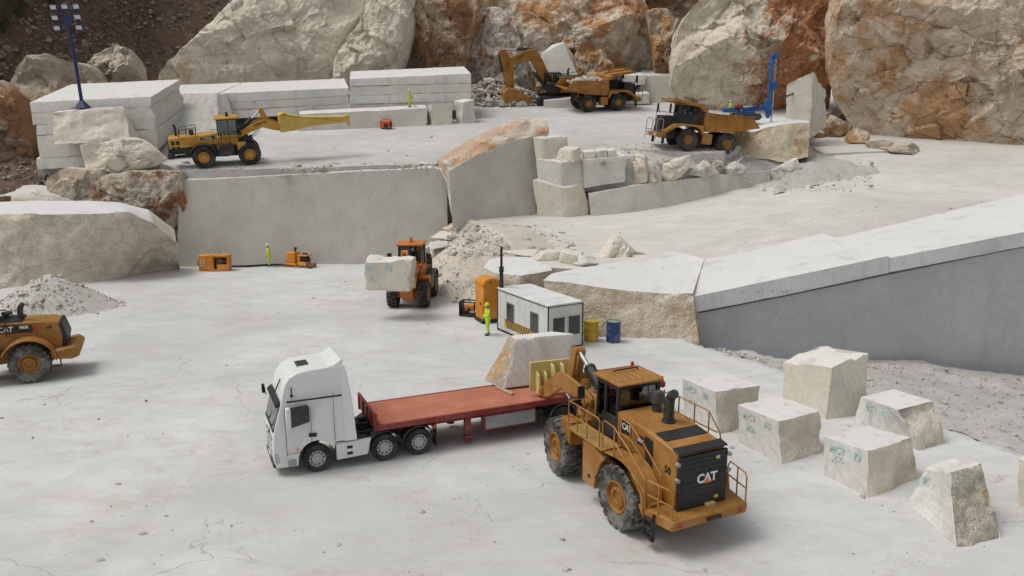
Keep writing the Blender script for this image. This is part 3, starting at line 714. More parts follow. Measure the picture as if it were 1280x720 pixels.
# gravel bank that carries the dump truck
up = [tp(x, y) for x, y in ((690, 180), (740, 172), (800, 172), (860, 176), (915, 176), (960, 168))]
mid_ = [P(712, 190, 73.2), P(760, 191, 74.4), P(820, 196, 75), P(870, 200, 75.6), P(925, 203, 77), P(975, 200, 78.6)]
lo = [P(722, 198, 72), P(770, 196, 72.6), P(830, 205, 73.6), P(880, 212, 74.8), P(936, 213, 76.6), P(985, 215, 78)]
lo2 = [P(722, 240, 72), P(770, 236, 72.7), P(830, 229, 73.7), P(880, 223, 75), P(936, 220, 76.8), P(985, 238, 78)]
loft('gravel_bank', [[q + Vector((0, 0, .04)) for q in up], mid_, lo, lo2], [10, 8, 6], MGW, 'grey white gravel bank under the dump truck', 'gravel', nu=70, amp=[.06, .12, .15], freq=1.0, closed=False, kind='stuff')
up = [P(984, 212, 79), P(996, 202, 80), P(1020, 192, 81), P(1052, 198, 80), P(1095, 214, 77)]
lo = [mdp(966, 244), mdp(982, 240), mdp(1000, 235), mdp(1050, 227), mdp(1098, 218)]
mm = [a.lerp(b_, .5) + Vector((0, 0, .35)) for a, b_ in zip(up, lo)]
loft('gravel_spill', [up, mm, [q - Vector((0, 0, .05)) for q in lo]], [10, 10], MG, 'grey gravel spilling from the low wall onto the bench', 'gravel', nu=60, amp=[.18, .2], freq=.8, closed=False, kind='stuff')
# rubble slope from bench to floor beside the cut wall
up = [mdp(572, 273), mdp(600, 281), mdp(622, 292), mdp(636, 308), mdp(640, 322)]
lo = [fl(502, 322), fl(518, 344), fl(543, 366), fl(572, 381), fl(606, 392)]
mm = [a.lerp(b_, .55) + Vector((0, 0, -.15)) for a, b_ in zip(up, lo)]
up2 = [mdp(600, 276), mdp(655, 281), mdp(690, 292), mdp(715, 308), mdp(690, 322)]
for q in up2: q.z -= .04
loft('rubble_slope', [up2, [q + Vector((.3, .2, .1)) for q in up], mm, [q - Vector((0, 0, .1)) for q in lo]], [10, 16, 16], MGR, 'rusty grey rubble slope from the bench down to the floor', 'rubble', nu=60, amp=[.05, .1, .16], freq=.8, closed=False, kind='stuff')
rs = np.random.RandomState(11); pts = []; sz = []
for _ in range(1300):
    u, w = rs.rand(), rs.rand(); i = min(3, int(u * 4)); f_ = u * 4 - i
    a = up[i].lerp(up[i + 1], f_); b_ = lo[i].lerp(lo[i + 1], f_); p = a.lerp(b_, w); p.z += -.15 * 4 * w * (1 - w) + .02
    pts.append(p); sz.append(min(.24, .035 + .03 * rs.pareto(2.5)))
PL = (mdp(600, 281), fl(518, 344), fl(572, 381)); PN = (PL[1] - PL[0]).cross(PL[2] - PL[0]).normalized()
def H_slope(x, y): return PL[0].z + .2 - (PN.x * (x - PL[0].x) + PN.y * (y - PL[0].y)) / PN.z
scatter('slope_rubble', pts, sz, MSTONEC, 'loose stones strewn over the rubble slope', 'rubble', 5)
small_rock(557, 299, H_slope, 3.2, .6, RK_BLK, 'flat cream rock piece at the foot of the cut wall crack', zoff=-.15)
small_rock(553, 309, H_slope, 2.8, .5, RK_FACE, 'thin tan rock piece under the flat cream piece', zoff=-.15)
small_rock(562, 289, H_slope, 1.6, .6, RK_RUST, 'small rusty lump in front of the wall crack', zoff=-.2)
# gravel floor of the pit
Wc = [P(900, 445, zw(900) - .1), P(960, 452, zw(960) - .1), P(1030, 458, zw(1030) - .1), P(1084, 457, zw(1084)), P(1164, 456, zw(1164)), P(1195, 464, zw(1195)), P(1280, 474, zw(1280)), P(1420, 490, zw(1420)), P(1540, 505, zw(1540))]
Ec = [q + Vector((-.25, -.3, .01)) for q in EW[1:]]
nW = resample(Wc, 60); nE = resample(Ec, 60)
mm = [a.lerp(b_, .45) + Vector((0, 0, .25)) for a, b_ in zip(nE, nW)]
loft('pit_gravel', [nE, mm, nW, [q + Vector((0, 1.5, -.2)) for q in nW]], [18, 18, 2], MG, 'grey crushed gravel in the cut along the dark sawn face', 'gravel', nu=110, amp=[.1, .3, .1], freq=.8, closed=False, kind='stuff')
pts = []; sz = []
for _ in range(2600):
    i = rs.randint(0, 59); w = rs.rand(); p = nE[i].lerp(nW[i], w) + Vector((rs.uniform(-.3, .3), rs.uniform(-.3, .3), .25 * 4 * w * (1 - w) * .9)); pts.append(p); sz.append(min(.3, .03 + .035 * rs.pareto(2.4)))
scatter('pit_stones', pts, sz, MSTONE, 'loose grey stones over the gravel of the cut', 'gravel', 6)
# standing rocks by the bench and the drill ledge
t = [P(913, 160, 80), P(936, 165, 78.5), P(960, 159, 78.5), P(983, 155, 78.5), P(1012, 153, 79)]
b = [P(905, 196, 79.5), P(936, 198, 78), P(960, 200, 78), P(983, 204, 78), P(1010, 196, 78.5)]
bk = [P(945, 150, 86), P(955, 148, 87), P(971, 146, 88), P(990, 148, 88), P(1012, 150.5, 87)]
loft('ledge_rock', [b, t, bk, [q - Vector((0, 0, 4)) for q in bk]], [12, 10, 3, 3], [RK_LEDGE], 'cream and tan ledge rock with a white top carrying the blue drill', 'rock', nu=46, amp=[.22, .04, .1, .1], freq=.5)
white_top(bpy.data.objects['ledge_rock'], .85)
block2f(((983, 142 - 38), (983, 150), (1017, 89), (1014, 163), (1033, 113), (1033, 148)), SAWY, 'grey standing slab with sawn face leaning by the great boulder', zc=(86, 85.5, 88), name='standing_slab', cat='stone slab', rough={'right': .5, 'top': .5}, sink=1, amp=.05)
G_ = RK_ORANGE
for i, (px, py, w, h, lb, mt) in enumerate(((1050, 172, 4.0, 2.6, 'biggest orange rock at the foot of the great boulder', RK_ORANGE), (1072, 180, 2.4, 1.8, 'reddish rock next to the biggest orange rock', RK_RUST), (1038, 165, 2.0, 2.2, 'dark upright rock by the standing slab', RK_BROWN), (1110, 191, 4.2, 1.5, 'split tan rock lying before the great boulder', RK_SCREE), (1136, 192, 4.6, 1.3, 'long tan rock under the overhang of the great boulder', RK_SCREE), (1028, 172, 1.6, 1.1, 'little rust stone by the ledge rock', RK_ORANGE))):
    small_rock(px, py, H_m, w, h, mt, lb, sub=4, seed=3 + i)
block2f(((1016, 184), (1014, 188), (1030, 192), (1030, 196), (1116, 188), (1116, 191)), MM, 'low step of pale stone behind the gravel spill', hf=H_m, name='low_step', cat='stone step', sink=.5, step=.6)
# row of cut blocks on the terrace
def tz(px, py): return zc_of(tp(px, py))
z1, z2 = tz(375, 164), tz(533, 157)
slab4(((374, 143), (534, 135), (534, 157), (373, 165)), (z1, z2), 2.2, SAW, 'long low white block with a worker standing on it', name='stone_block')
z3 = tz(536, 157); block2f(((533, 132), (534, 155), (539, 130.5), (539, 157), (566, 129), (565, 155)), SAWY, 'squat white block beside the long low block', zc=(z3 + 1.6, z3, z3 + .6), sink=.1, rough={'front': .2})
z4 = tz(575, 155); block2f(((567, 126), (569, 152), (577, 128), (577, 155), (593, 124.5), (595, 153)), SAW, 'squat white block with broken tan end, nearest the rubble heap', zc=(z4 + 1.2, z4, z4 + .7), sink=.1, rough={'front': .25})
la = (99, 108, 120.6, 130.6, 140); lb_ = (92, 104, 115, 127, 138); zL, zR = z1 + 4.0, z2 + 3.2
nm = ('topmost', 'second', 'third', 'lowest')
for i in range(4):
    slab4(((437, la[i]), (589, lb_[i]), (589, lb_[i + 1] - .4), (437, la[i + 1] - .4)), (zL + .05 * (i % 2), zR), 7.0, SAW if i % 2 else SAWW, nm[i] + ' slab of the tall white slab stack behind the worker', cat='stone slab', step=.6, chip=.04)
la = (117, 129, 138.5, 150); lb_ = (110, 120, 130, 140); nm = ('topmost', 'middle', 'lowest')
for i in range(3):
    slab4(((270, la[i]), (436, lb_[i]), (436, lb_[i + 1] - .4), (271, la[i + 1] - .4)), (zL - 3.0, zL + .3), 8.0, SAW if i % 2 else SAWW, nm[i] + ' slab of the low stack below the pale boulder', cat='stone slab', step=.6, chip=.04)
slab4(((192, 119), (272, 116.5), (271, 129), (193, 131)), (zL - 3.2, zL - 3.3), 8.0, SAWW, 'short white slab between lamp stack and low stack', cat='stone slab', step=.6)
t = [P(194, 121, 82), P(215, 118, 82.5), P(240, 117, 83), P(271, 118, 83.5)]
b = [P(194, 200, 73), P(215, 196, 73), P(245, 190, 73.5), P(274, 180, 75.2)]
loft('chiselled_mass', [b, t, [q + Vector((0, 3, 0)) for q in t], [q + Vector((0, 6, 0)) for q in b]], [26, 3, 3, 3], MGW, 'rough chiselled white stone mass behind the yellow loader', 'rock', nu=40, amp=[.14, .05, .1, .1], freq=1.8, ridg=.3)
# lamp stack
nm = ('topmost', 'second', 'third', 'fourth', 'lowest')
LS = [((36.6, 128), (189, 121), (188, 133), (39, 141)), ((39, 141.3), (188, 133.3), (195, 148), (41, 156)), ((45.5, 156.5), (194, 148.5), (194, 161), (45.5, 169)), ((45.5, 169.5), (196, 161.5), (197, 187), (49, 198)), ((45, 198.5), (192, 187.5), (192, 203), (47, 212))]
for i, q in enumerate(LS):
    slab4(q, (71.5, 72.3), 9.0, SAW if i % 2 else SAWW, nm[i] + ' slab of the white stack by the lamp tower', cat='stone slab', step=.6, chip=.06, tilt=.17)
t = [P(66, 140.5, 70), P(100, 137.5, 70), P(154, 134, 70.2)]; b = [P(67, 180.5, 69.6), P(105, 179, 69.6), P(163, 173, 69.8)]
loft('lamp_rock', [b, t, [P(72, 139, 71.2), P(105, 135, 71.4), P(152, 133, 71.4)], [q + Vector((0, 1.6, 0)) for q in b]], [14, 4, 4, 3], RK_BLK, 'cream rock slab with flat top carrying the lamp tower', 'rock', nu=36, amp=[.28, .03, .1, .1], freq=.6)
boulder([(101, 180), (140, 176), (170, 170), (190, 180), (210, 199), (195, 208), (173, 212), (140, 217), (108, 221), (104, 200)], 69.4, .9, 1.2, RK_BLK, 'cream wedge of rock under the lamp tower rock', 'rock', n=70, rings=16, amp=.2, freq=.6, facets=4, name='rock', p=2.2)
boulder([(122, 222), (140, 216), (180, 212), (230, 214), (232, 250), (224, 300), (180, 300), (130, 290), (118, 250)], 68.3, .7, 2, RK_WALLR, 'rust stained rock below the terrace edge', n=90, rings=24, amp=.3, freq=.5, facets=3, p=4.5)
boulder([(60, 222), (80, 210), (130, 210), (142, 240), (135, 290), (70, 290), (58, 250)], 68.6, .8, 2, RK_SCREE, 'grey rock below the lamp stack', n=70, rings=18, amp=.25, freq=.4, facets=3, p=4.5)
# rock shelves at the floor's edge
t = [P(-60, 273, 60), P(0, 269, 60), P(60, 267, 60), P(110, 268, 60.4), P(160, 266, 61.2), P(192, 278, 62.5), P(221, 304, 64)]
b = [P(-60, 368, 57.5), fl(0, 360) + Vector((0, 0, -.3)), fl(60, 354) + Vector((0, 0, -.3)), fl(112, 352) + Vector((0, 0, -.3)), fl(160, 345) + Vector((0, 0, -.3)), fl(200, 338) + Vector((0, 0, -.3)), fl(222, 335) + Vector((0, 0, -.3))]
bk = [P(-60, 254, 66), P(0, 252, 66), P(60, 251, 66), P(110, 251, 66), P(150, 253, 66), P(185, 262, 66), P(218, 287, 66.5)]
loft('shelf_rock', [b, t, bk, [q - Vector((0, 0, 6)) for q in bk]], [24, 8, 3, 3], RK_L, 'great cream rock shelf with flat dusty top beside the cut wall', 'rock', nu=80, amp=[.5, .06, .1, .1], freq=.33, ridg=.2)
t = [P(-60, 246, 67), P(0, 244, 67), P(40, 241, 67), P(75, 245, 67.2), P(106, 254, 67.5)]; b = [P(-60, 275, 66), P(0, 272, 66), P(40, 270, 66), P(75, 268, 66.3), P(108, 264, 67)]
loft('shelf_rock', [b, t, [P(-60, 232, 70), P(0, 234, 70), P(40, 231, 70), P(66, 232, 70), P(100, 247, 69)], [q + Vector((0, 4, 0)) for q in b]], [8, 8, 3, 3], RK_L, 'low white topped rock shelf behind the great cream shelf', 'rock', nu=46, amp=[.3, .25, .1, .1], freq=.4)
for o in list(COL.objects):
    if o.name.split('.')[0] == 'shelf_rock': white_top(o, .8)
# terrace back row blocks
z5 = tz(790, 133)
slab4(((800, 94.5), (882, 93.5), (882, 131), (800, 133)), (z5 + 3, z5 + 1.5), 6, SAWG, 'large grey block behind the loaded dump truck', name='stone_block', step=.5)
slab4(((758, 95), (807, 94), (807, 106), (758, 108)), (z5 + 2.2, z5 + 2.2), 3, SAW, 'pale block lying in front of the large grey block', name='stone_block')
slab4(((740, 120), (812, 117), (812, 129.5), (740, 133)), (z5 + .8, z5 + .8), 2.4, SAW, 'low pale block beside the loaded dump truck nose', name='stone_block')
slab4(((680, 126), (728, 122), (728, 138), (680, 142)), (z5 - 1.0, z5 - 1.0), 2, SAWG, 'low grey block by the excavator tracks', name='stone_block')
block8('sawn_wedge', [P(670, 108, 101), P(727, 104, 101), P(740, 104, 105), P(690, 104, 106)], [P(676, 67, 101.6), P(705, 53, 101.6), P(706, 52, 103), P(690, 56, 104)], SAW, 'pale sawn wedge with a slanting edge behind the excavator', 'stone block', step=.5, amp=.05)
# the great boulders along the back
boulder([(193, 112), (200, 92), (222, 70), (245, 52), (268, 30), (285, 12), (300, 2), (330, -18), (420, -25), (470, -20), (455, 20), (430, 55), (420, 80), (425, 112), (300, 118)], 104, 4.5, 5, RK_CREAM, 'broad cream boulder behind the low slab stack', n=150, rings=40, amp=.55, freq=.13, facets=5, p=1.8, lean=.5)
boulder([(415, 112), (418, 80), (440, 48), (462, 10), (480, -20), (520, -22), (520, 40), (512, 70), (500, 104), (450, 108)], 103, 4.5, 4, RK_CREAM, 'steep cream boulder with white streaks above the slab stack', n=110, rings=34, amp=.6, freq=.17, facets=5, p=2.0, lean=.4)
boulder([(490, 104), (492, 70), (498, 40), (512, 5), (520, -22), (590, -22), (604, 20), (590, 60), (580, 108), (530, 112)], 105.5, 3.5, 4, RK_BROWN, 'reddish brown boulder behind the slab stack', n=110, rings=34, amp=.7, freq=.2, facets=5)
boulder([(566, 100), (569, 60), (576, 32), (590, 14), (606, 9), (622, 8), (640, 18), (656, 42), (672, 72), (684, 100), (684, 150), (590, 150), (570, 130)], 107, 3.0, 3, RK_WRUST, 'pointed white and rust boulder behind the excavator bucket', n=110, rings=34, amp=.5, freq=.3, facets=7)
boulder([(596, 60), (590, 10), (610, -25), (700, -28), (780, -22), (800, -2), (816, 30), (828, 80), (824, 112), (700, 118), (640, 118)], 108, 5.5, 5, RK_RUST, 'massive rust and cream boulder above the excavator', n=150, rings=40, amp=.75, freq=.15, facets=8)
boulder([(722, 100), (718, 70), (726, 54), (742, 55), (756, 68), (768, 84), (772, 100), (750, 106)], 101.5, 2.0, 2, RK_ORANGE, 'small orange rock with white cap behind the dump truck', n=70, rings=20, amp=.35, freq=.4, facets=6)
boulder([(806, 14), (818, 10), (832, 12), (846, 24), (848, 60), (846, 108), (822, 112), (816, 60)], 104, 2.5, 3, RK_ORANGE, 'tall yellowish rock wedged between two massive boulders', n=80, rings=22, amp=.5, freq=.3, facets=6)
boulder([(836, 112), (840, 70), (846, 36), (862, 10), (880, -10), (940, -24), (1010, -22), (1034, 10), (1040, 70), (1040, 140), (1010, 172), (920, 160), (850, 140)], 97, 5.0, 5, RK_K7, 'upright cream and rust boulder behind the blue drill', n=150, rings=42, amp=.65, freq=.17, facets=8, seed=21.3)
boulder([(1034, 20), (1046, -20), (1080, -60), (1200, -80), (1330, -70), (1420, 20), (1440, 180), (1400, 236), (1280, 220), (1200, 208), (1120, 188), (1078, 166), (1050, 130), (1038, 80)], 90, 7.5, 8, RK_HUGE, 'great pitted orange and tan boulder, the largest in the quarry', n=200, rings=64, amp=.62, freq=.16, facets=4, p=2.4, ridg=.8, seed=8.2)
boulder([(12, 118), (28, 90), (46, 70), (72, 66), (98, 76), (120, 84), (138, 106), (140, 220), (48, 226), (30, 170)], 84, 3, 3, RK_SCREE, 'tall pale brown rock behind the lamp stack', n=90, rings=26, amp=.7, freq=.22, facets=7)
boulder([(108, 84), (128, 66), (146, 54), (164, 64), (177, 92), (184, 120), (110, 125)], 86, 2.5, 3, RK_SCREE, 'brown humped rock behind the lamp stack top', n=70, rings=22, amp=.6, freq=.25, facets=6)
boulder([(-30, 110), (6, 98), (22, 112), (34, 150), (38, 200), (20, 232), (-30, 236)], 76, 2.5, 3, RK_BROWN, 'dark brown rock on the hillside beside the lamp stack', n=70, rings=22, amp=.6, freq=.25, facets=6)
boulder([(790, -20), (850, -30), (880, -10), (868, 20), (800, 18)], 114, 3, 3, RK_BROWN, 'dark rock high above the wedged yellowish rock', n=60, rings=16, amp=.6, freq=.25, facets=6)
# rubble heap at the excavator
hp = tp(636, 141); pts = []; sz = []
for _ in range(900):
    a = rs.rand() * 2 * PI; r_ = math.sqrt(rs.rand()); x = hp.x - 1.6 + math.cos(a) * r_ * 7.0; y = hp.y + 7.6 + math.sin(a) * r_ * 3.6
    h = max(0, 1 - r_) * 3.2 + .1; pts.append((x, y, H_top(x, y) + h * rs.uniform(.85, 1))); sz.append(min(.75, .16 + .13 * rs.pareto(2.6)))
scatter('rubble_heap', pts, sz, MSTONEW, 'heap of pale broken stones at the excavator bucket', 'rubble heap', 8)
# gravel pile on the floor
c = fl(26, 402); n_ = 48; co = []; faces = []
for j in range(25):
    for i in range(n_):
        a = 2 * PI * i / n_; r_ = 4.0 * j / 24 * (1 + .1 * noise.noise(Vector((math.cos(a) * 1.5, math.sin(a) * 1.5, 4)))); x, y = c.x - .3 + r_ * math.cos(a) * 1.0, c.y + 4.2 + r_ * math.sin(a) * .8
        h = 2.3 * (max(0, 1 - (j / 24) ** 1.15)); co.append((x, y, H_floor0(x, y) + h - .05 + .08 * fr((x, y, h), 1.2, 3, 4)))
for j in range(24):
    for i in range(n_): faces.append((j * n_ + i, j * n_ + (i + 1) % n_, (j + 1) * n_ + (i + 1) % n_, (j + 1) * n_ + i))
finish('gravel_pile', co, faces, MGW, 'pale grey gravel pile behind the cropped loader', 'gravel pile', kind='stuff')
pts = []; sz = []
for _ in range(1700):
    a = rs.rand() * 2 * PI; j = math.sqrt(rs.rand()) * 1.12; x, y = c.x - .3 + 4.0 * j * math.cos(a), c.y + 4.2 + 4.0 * .8 * j * math.sin(a)
    pts.append((x, y, H_floor0(x, y) + 2.3 * max(0, 1 - j ** 1.15) - .02)); sz.append(min(.2, .03 + .03 * rs.pareto(2.2)))
scatter('gravel_pile_stones', pts, sz, MSTONEW, 'loose stones over the pale grey gravel pile', 'gravel', 9)
# loose chips over the floors
pts = []; sz = []
for _ in range(900):
    px, py = rs.uniform(0, 1280), rs.uniform(325, 720) if rs.rand() < .75 else rs.uniform(330, 400)
    if px > 860 and py < 560 and py < 425 + (px - 870) * .34: continue
    p = fl(px, py); pts.append(p + Vector((0, 0, .0))); sz.append(min(.13, .012 + .015 * rs.pareto(1.9)))
for _ in range(150):
    p = tp(rs.uniform(230, 900), rs.uniform(140, 200)); pts.append(p); sz.append(min(.2, .04 + .03 * rs.pareto(2.2)))
for _ in range(420):
    px = rs.uniform(560, 1280); py = rs.uniform(200, 320)
    if py < 262 - (px - 740) * .18 or py > 330 - max(0, px - 880) * .1: continue
    p = mdp(px, py); pts.append(p); sz.append(min(.16, .03 + .022 * rs.pareto(2.3)))
scatter('stone_chips', pts, sz, MSTONE, 'small grey stone chips strewn over the quarry floor', 'gravel', 10)
pts = []; sz = []
for _ in range(900):
    px = rs.uniform(690, 1090); py = rs.uniform(180, 205) if px < 930 else rs.uniform(195, 240)
    p = on(lambda x, y: H_top(x, y) if x < 22 else H_m(x, y) + .3, px, py, 60); pts.append(p + Vector((0, 0, .05))); sz.append(min(.3, .05 + .035 * rs.pareto(2.4)))
scatter('bank_stones', pts, sz, MSTONE, 'loose stones over the gravel bank', 'gravel', 12)
for x0, x1, y0, y1, n_, sd in ((225, 560, 203, 213, 420, 21), (560, 720, 280, 320, 500, 22)):
    pts = []; sz = []
    for _ in range(n_):
        px, py = rs.uniform(x0, x1), rs.uniform(y0, y1); p = (tp if y1 < 250 else mdp)(px, py); pts.append(p); sz.append(min(.35, .05 + .05 * rs.pareto(2.3)))
    scatter('edge_chips', pts, sz, MSTONEW, 'broken cream chips along the terrace edge' if y1 < 250 else 'broken chips over the bench corner by the wall', 'rubble', sd)
# saleable blocks on the quarry floor
PAINTG = paint('turquoise_spray', (.3, .56, .54), .8, .9, (.62, .62, .6), 3.5)
def mark(o_pts, lines, size, parent):
    """spray paint on the face whose top-left, top-right and bottom-left corners are given"""
    tl, tr, bl = [Vector(q) for q in o_pts]; M = frame_M(tl, tr - tl, tl - bl); zx = M.col[2].to_3d(); 
    for (s_, u, v_, k_) in lines:
        pos = tl.lerp(tr, u) + (bl - tl) * v_ + zx * .02
        Mx = M.copy(); Mx.translation = pos
        o = text_mesh(s_, size * k_, parent.matrix_world.inverted() @ Mx, PAINTG, parent, 'painted_mark', .004, .002, 1.0, .12)
FGB = [(((852.6, 472.5), (855, 521), (894, 490), (899, 544), (950.6, 482), (946, 530)), SAWW, 'pale block behind the big loader, partly hidden by its rail', {'right': .22}, [('MC1', .27, .2, 1), ('58', .68, .22, 1), ('XX-', .3, .5, .9)]),
       (((922, 506), (924.5, 554), (974.7, 527), (978, 581), (1024.5, 513), (1028, 566)), SAWW, 'squat block with a broken tan end, close to the loader', {'right': .26}, [('MC1', .28, .2, 1), ('66', .7, .22, 1), ('X2--', .32, .5, .9)]),
       (((979, 451), (978, 500), (1040, 461), (1032, 524.5), (1086.7, 437.5), (1081, 519)), SAWY, 'tallest cream block, standing by the pit gravel', {'top': .3}, []),
       (((1076, 496), (1067, 527), (1124.4, 513), (1147, 562), (1167.6, 501.7), (1183, 554)), SAWW, 'block with a deeply broken end beside the tallest block', {'right': .45}, [('MC1', .32, .24, 1), ('2003', .68, .25, .9), ('X', .3, .55, .9)]),
       (((1030, 546.4), (1030, 595), (1086.7, 564), (1088.6, 623), (1143, 548), (1149, 599)), SAWW, 'cube shaped block with clean white top and tan end', {'right': .18}, [('MC1', .3, .22, 1), ('73', .74, .24, 1), ('XX-', .32, .46, .9)])]
for q, mt, lb, rg_, tx in FGB:
    o = block2f(q, [mt, RK_BLK], lb, hf=H_floor0, rough=rg_, step=.12, amp=.01, chip=.03, sink=.05, facemat={'right': 1} if 'right' in rg_ else None)
    bpy.context.view_layer.update()
    if tx:
        a, b_ = on(H_floor0, *q[1]), on(H_floor0, *q[3]); mark((P(*q[0], zc_of(a)), P(*q[2], zc_of(b_)), a), tx, .34, o)
q = ((1158, 584), (1131.4, 627), (1188, 592), (1199.5, 687), (1227, 579), (1256, 677))
o = block2f(q, [SAWW, rockmat('mossy_break', (.66, .6, .48), (.52, .36, .17), (.3, .29, .24), .35, .9, 61., dust=.2, grey=(.42, .41, .36), dark=.6)], 'wedge shaped block with a mossy dark broken side', hf=H_floor0, rough={'right': .3, 'top': .2}, step=.1, amp=.02, chip=.06, lean=(.9, 1.0, .8), facemat={'right': 1})
bpy.context.view_layer.update(); a, b_ = on(H_floor0, *q[1]), on(H_floor0, *q[3]); mark((P(1158, 584, zc_of(a) + .9), P(1188, 592, zc_of(b_) + 1.0), a), [('MC1', .25, .3, 1), ('66', .0, .5, .9), ('92', .75, .42, 1)], .34, o)
block2f(((1272, 572), (1271, 630), (1310, 590), (1310, 650), (1350, 570), (1350, 628)), SAWY, 'block at the picture edge with a vertical crack', hf=H_floor0, step=.2, amp=.02, sink=.05)
# ------------------------------------------------------------------ vehicle materials
YEL = paint('machine_yellow', (.34, .142, .014), .42, .36, (.32, .24, .145), 1.1, var=.2, chip=(.2, .1, .03))
YELD = paint('machine_yellow_far', (.34, .145, .016), .5, .25, (.3, .22, .13), 1.1, var=.2)
YELB = paint('machine_bright_yellow', (.5, .235, .012), .42, .25, (.45, .38, .25), 1.1)
YELP = paint('tool_pale_yellow', (.6, .46, .14), .5, .35, (.55, .5, .38), 1.0)
ORA = paint('machine_orange', (.52, .155, .02), .45, .3, (.4, .3, .2), 1.1)
ORAB = paint('box_orange', (.64, .23, .012), .5, .2, (.5, .4, .28), 1.0)
BLK = paint('machine_black', (.018, .018, .019), .45, .3, (.2, .19, .17), 1.4)
BLKM = paint('panel_black', (.013, .013, .014), .5, .12, (.16, .15, .14), 1.4)
TYD = paint('tyre_dusty', (.05, .049, .046), .8, .8, (.26, .25, .22), 1.6, .2)
TYB = paint('tyre_black', (.022, .022, .022), .75, .35, (.2, .19, .17), 1.4, .25)
STEEL = paint('chrome_rod', (.7, .7, .7), .18, .1, (.5, .5, .48), 1, .5, 1.0)
GREYM = paint('grey_metal', (.3, .31, .32), .45, .3, (.4, .39, .37), 1.2, .4, .4)
WHT = paint('truck_white', (.74, .75, .74), .25, .22, (.55, .52, .46), .9, .5, 0, .03)
WHTL = paint('lettering_white', (.75, .75, .73), .5, .1)
RED = paint('trailer_red', (.22, .02, .018), .45, .3, (.3, .2, .16), 1.0)
DECK = paint('deck_red_boards', (.42, .13, .075), .75, .4, (.45, .28, .2), .8, .2)
BLUE = paint('rig_blue', (.015, .1, .32), .45, .2, (.2, .25, .3), 1.2)
NAVY = paint('mast_blue', (.012, .022, .11), .45, .12, (.2, .2, .24), 1.2)
AMB = paint('amber_lens', (.7, .16, .01), .25, .05)
REDL = paint('red_lens', (.5, .03, .015), .25, .05)
LAMP = paint('lamp_glass', (.55, .56, .55), .15, .1)
def glassmat(name, tint=(.55, .6, .6), alpha=.45):
    k = NT(name); k.t.nodes.remove(k.b); g = k.n('ShaderNodeBsdfGlossy'); g.inputs['Roughness'].default_value = .04; g.inputs[0].default_value = (.9, .95, .95, 1)
    t = k.n('ShaderNodeBsdfTransparent'); t.inputs[0].default_value = tuple(tint) + (1,)
    f = k.n('ShaderNodeFresnel'); f.inputs[0].default_value = 1.5; m = k.n('ShaderNodeMixShader')
    k.l(k.math('ADD', f.outputs[0], .05), m.inputs[0]); k.l(t.outputs[0], m.inputs[1]); k.l(g.outputs[0], m.inputs[2]); k.l(m.outputs[0], k.out.inputs[0]); return k.m
GLS = glassmat('cab_glass'); 
DGL = paint('dark_glass', (.012, .015, .018), .08, .15, (.25, .25, .24), 1, .6)
def place(hf, p, heading, up=None, scale=1.0, tilt=None):
    """matrix standing at ground point p (Vector), x along heading (deg), z along the surface normal"""
    if up is None:
        e = .8; up = Vector((hf(p.x - e, p.y) - hf(p.x + e, p.y), hf(p.x, p.y - e) - hf(p.x, p.y + e), 2 * e)).normalized()
    h = Vector((math.cos(R(heading)), math.sin(R(heading)), 0)); y = up.cross(h).normalized(); x = y.cross(up)
    M = Matrix((x, y, up)).transposed().to_4x4(); M.translation = p
    if tilt: M = M @ Matrix.Rotation(R(tilt), 4, 'Y')
    return M @ Matrix.Scale(scale, 4)
def tyre_mb(r, w, n=22, lug=.07, ri=.58):
    mb = MB(); h = w / 2
    rc = r - lug
    mb.lathe([(r * ri, -h * .62), (r * (ri + .04), -h * .85), (rc * .8, -h * 1.0), (rc * .93, -h * .96), (rc, -h * .78), (rc, h * .78), (rc * .93, h * .96), (rc * .8, h), (r * (ri + .04), h * .85), (r * ri, h * .62)], n=44, cap=False)
    for i in range(n):
        for sd in (1, -1):
            a = 2 * PI * (i + (.5 if sd < 0 else 0)) / n; wd = PI * 2 * r / n * .56
            ca, sa = math.cos(a), math.sin(a); rd = Vector((ca, 0, sa)); tg = Vector((-sa, 0, ca)); ax = Vector((0, 1, 0))
            co = []
            for (rr, sh) in ((rc * .985, 1.0), (r, .84)):
                for (t, yy, sk) in ((-1, -.03, 0), (1, -.03, 0), (1, 1.0, .6), (-1, 1.0, .6)):
                    co.append(rd * (rr - (.055 * r if yy > .5 else 0)) + tg * (t * wd / 2 * sh + sk * wd * .55) + ax * sd * (yy * h * (.96 if rr > rc else 1.0)))
            mb.hexa(co)
            co = []
            for (rr, yy) in ((rc * .82, 1.0), (rc * .99, .8)):   # shoulder block on the sidewall
                pass
    return mb
def rim_mb(r, w, side=1, ri=.58, bolts=0):
    mb = MB(); h = w / 2 * side; rr = r * (ri + .02)
    prof = [(rr, h * .9), (rr * .93, h * .93), (rr * .86, h * .62), (rr * .66, h * (.62 - .1)), (rr * .6, h * .8), (rr * .42, h * .84), (rr * .38, h * .66), (rr * .0 + .01, h * .66)]
    pts = [(a, b) for a, b in prof]; mb.lathe([(rr, h * .2)] + pts, n=32)
    for i in range(bolts):
        a = 2 * PI * i / bolts; c = Vector((math.cos(a) * rr * .5, h * .82, math.sin(a) * rr * .5)); mb.cyl(c, c + Vector((0, .03 * side, 0)), .025, n=6)
    return mb
WCACHE = {}
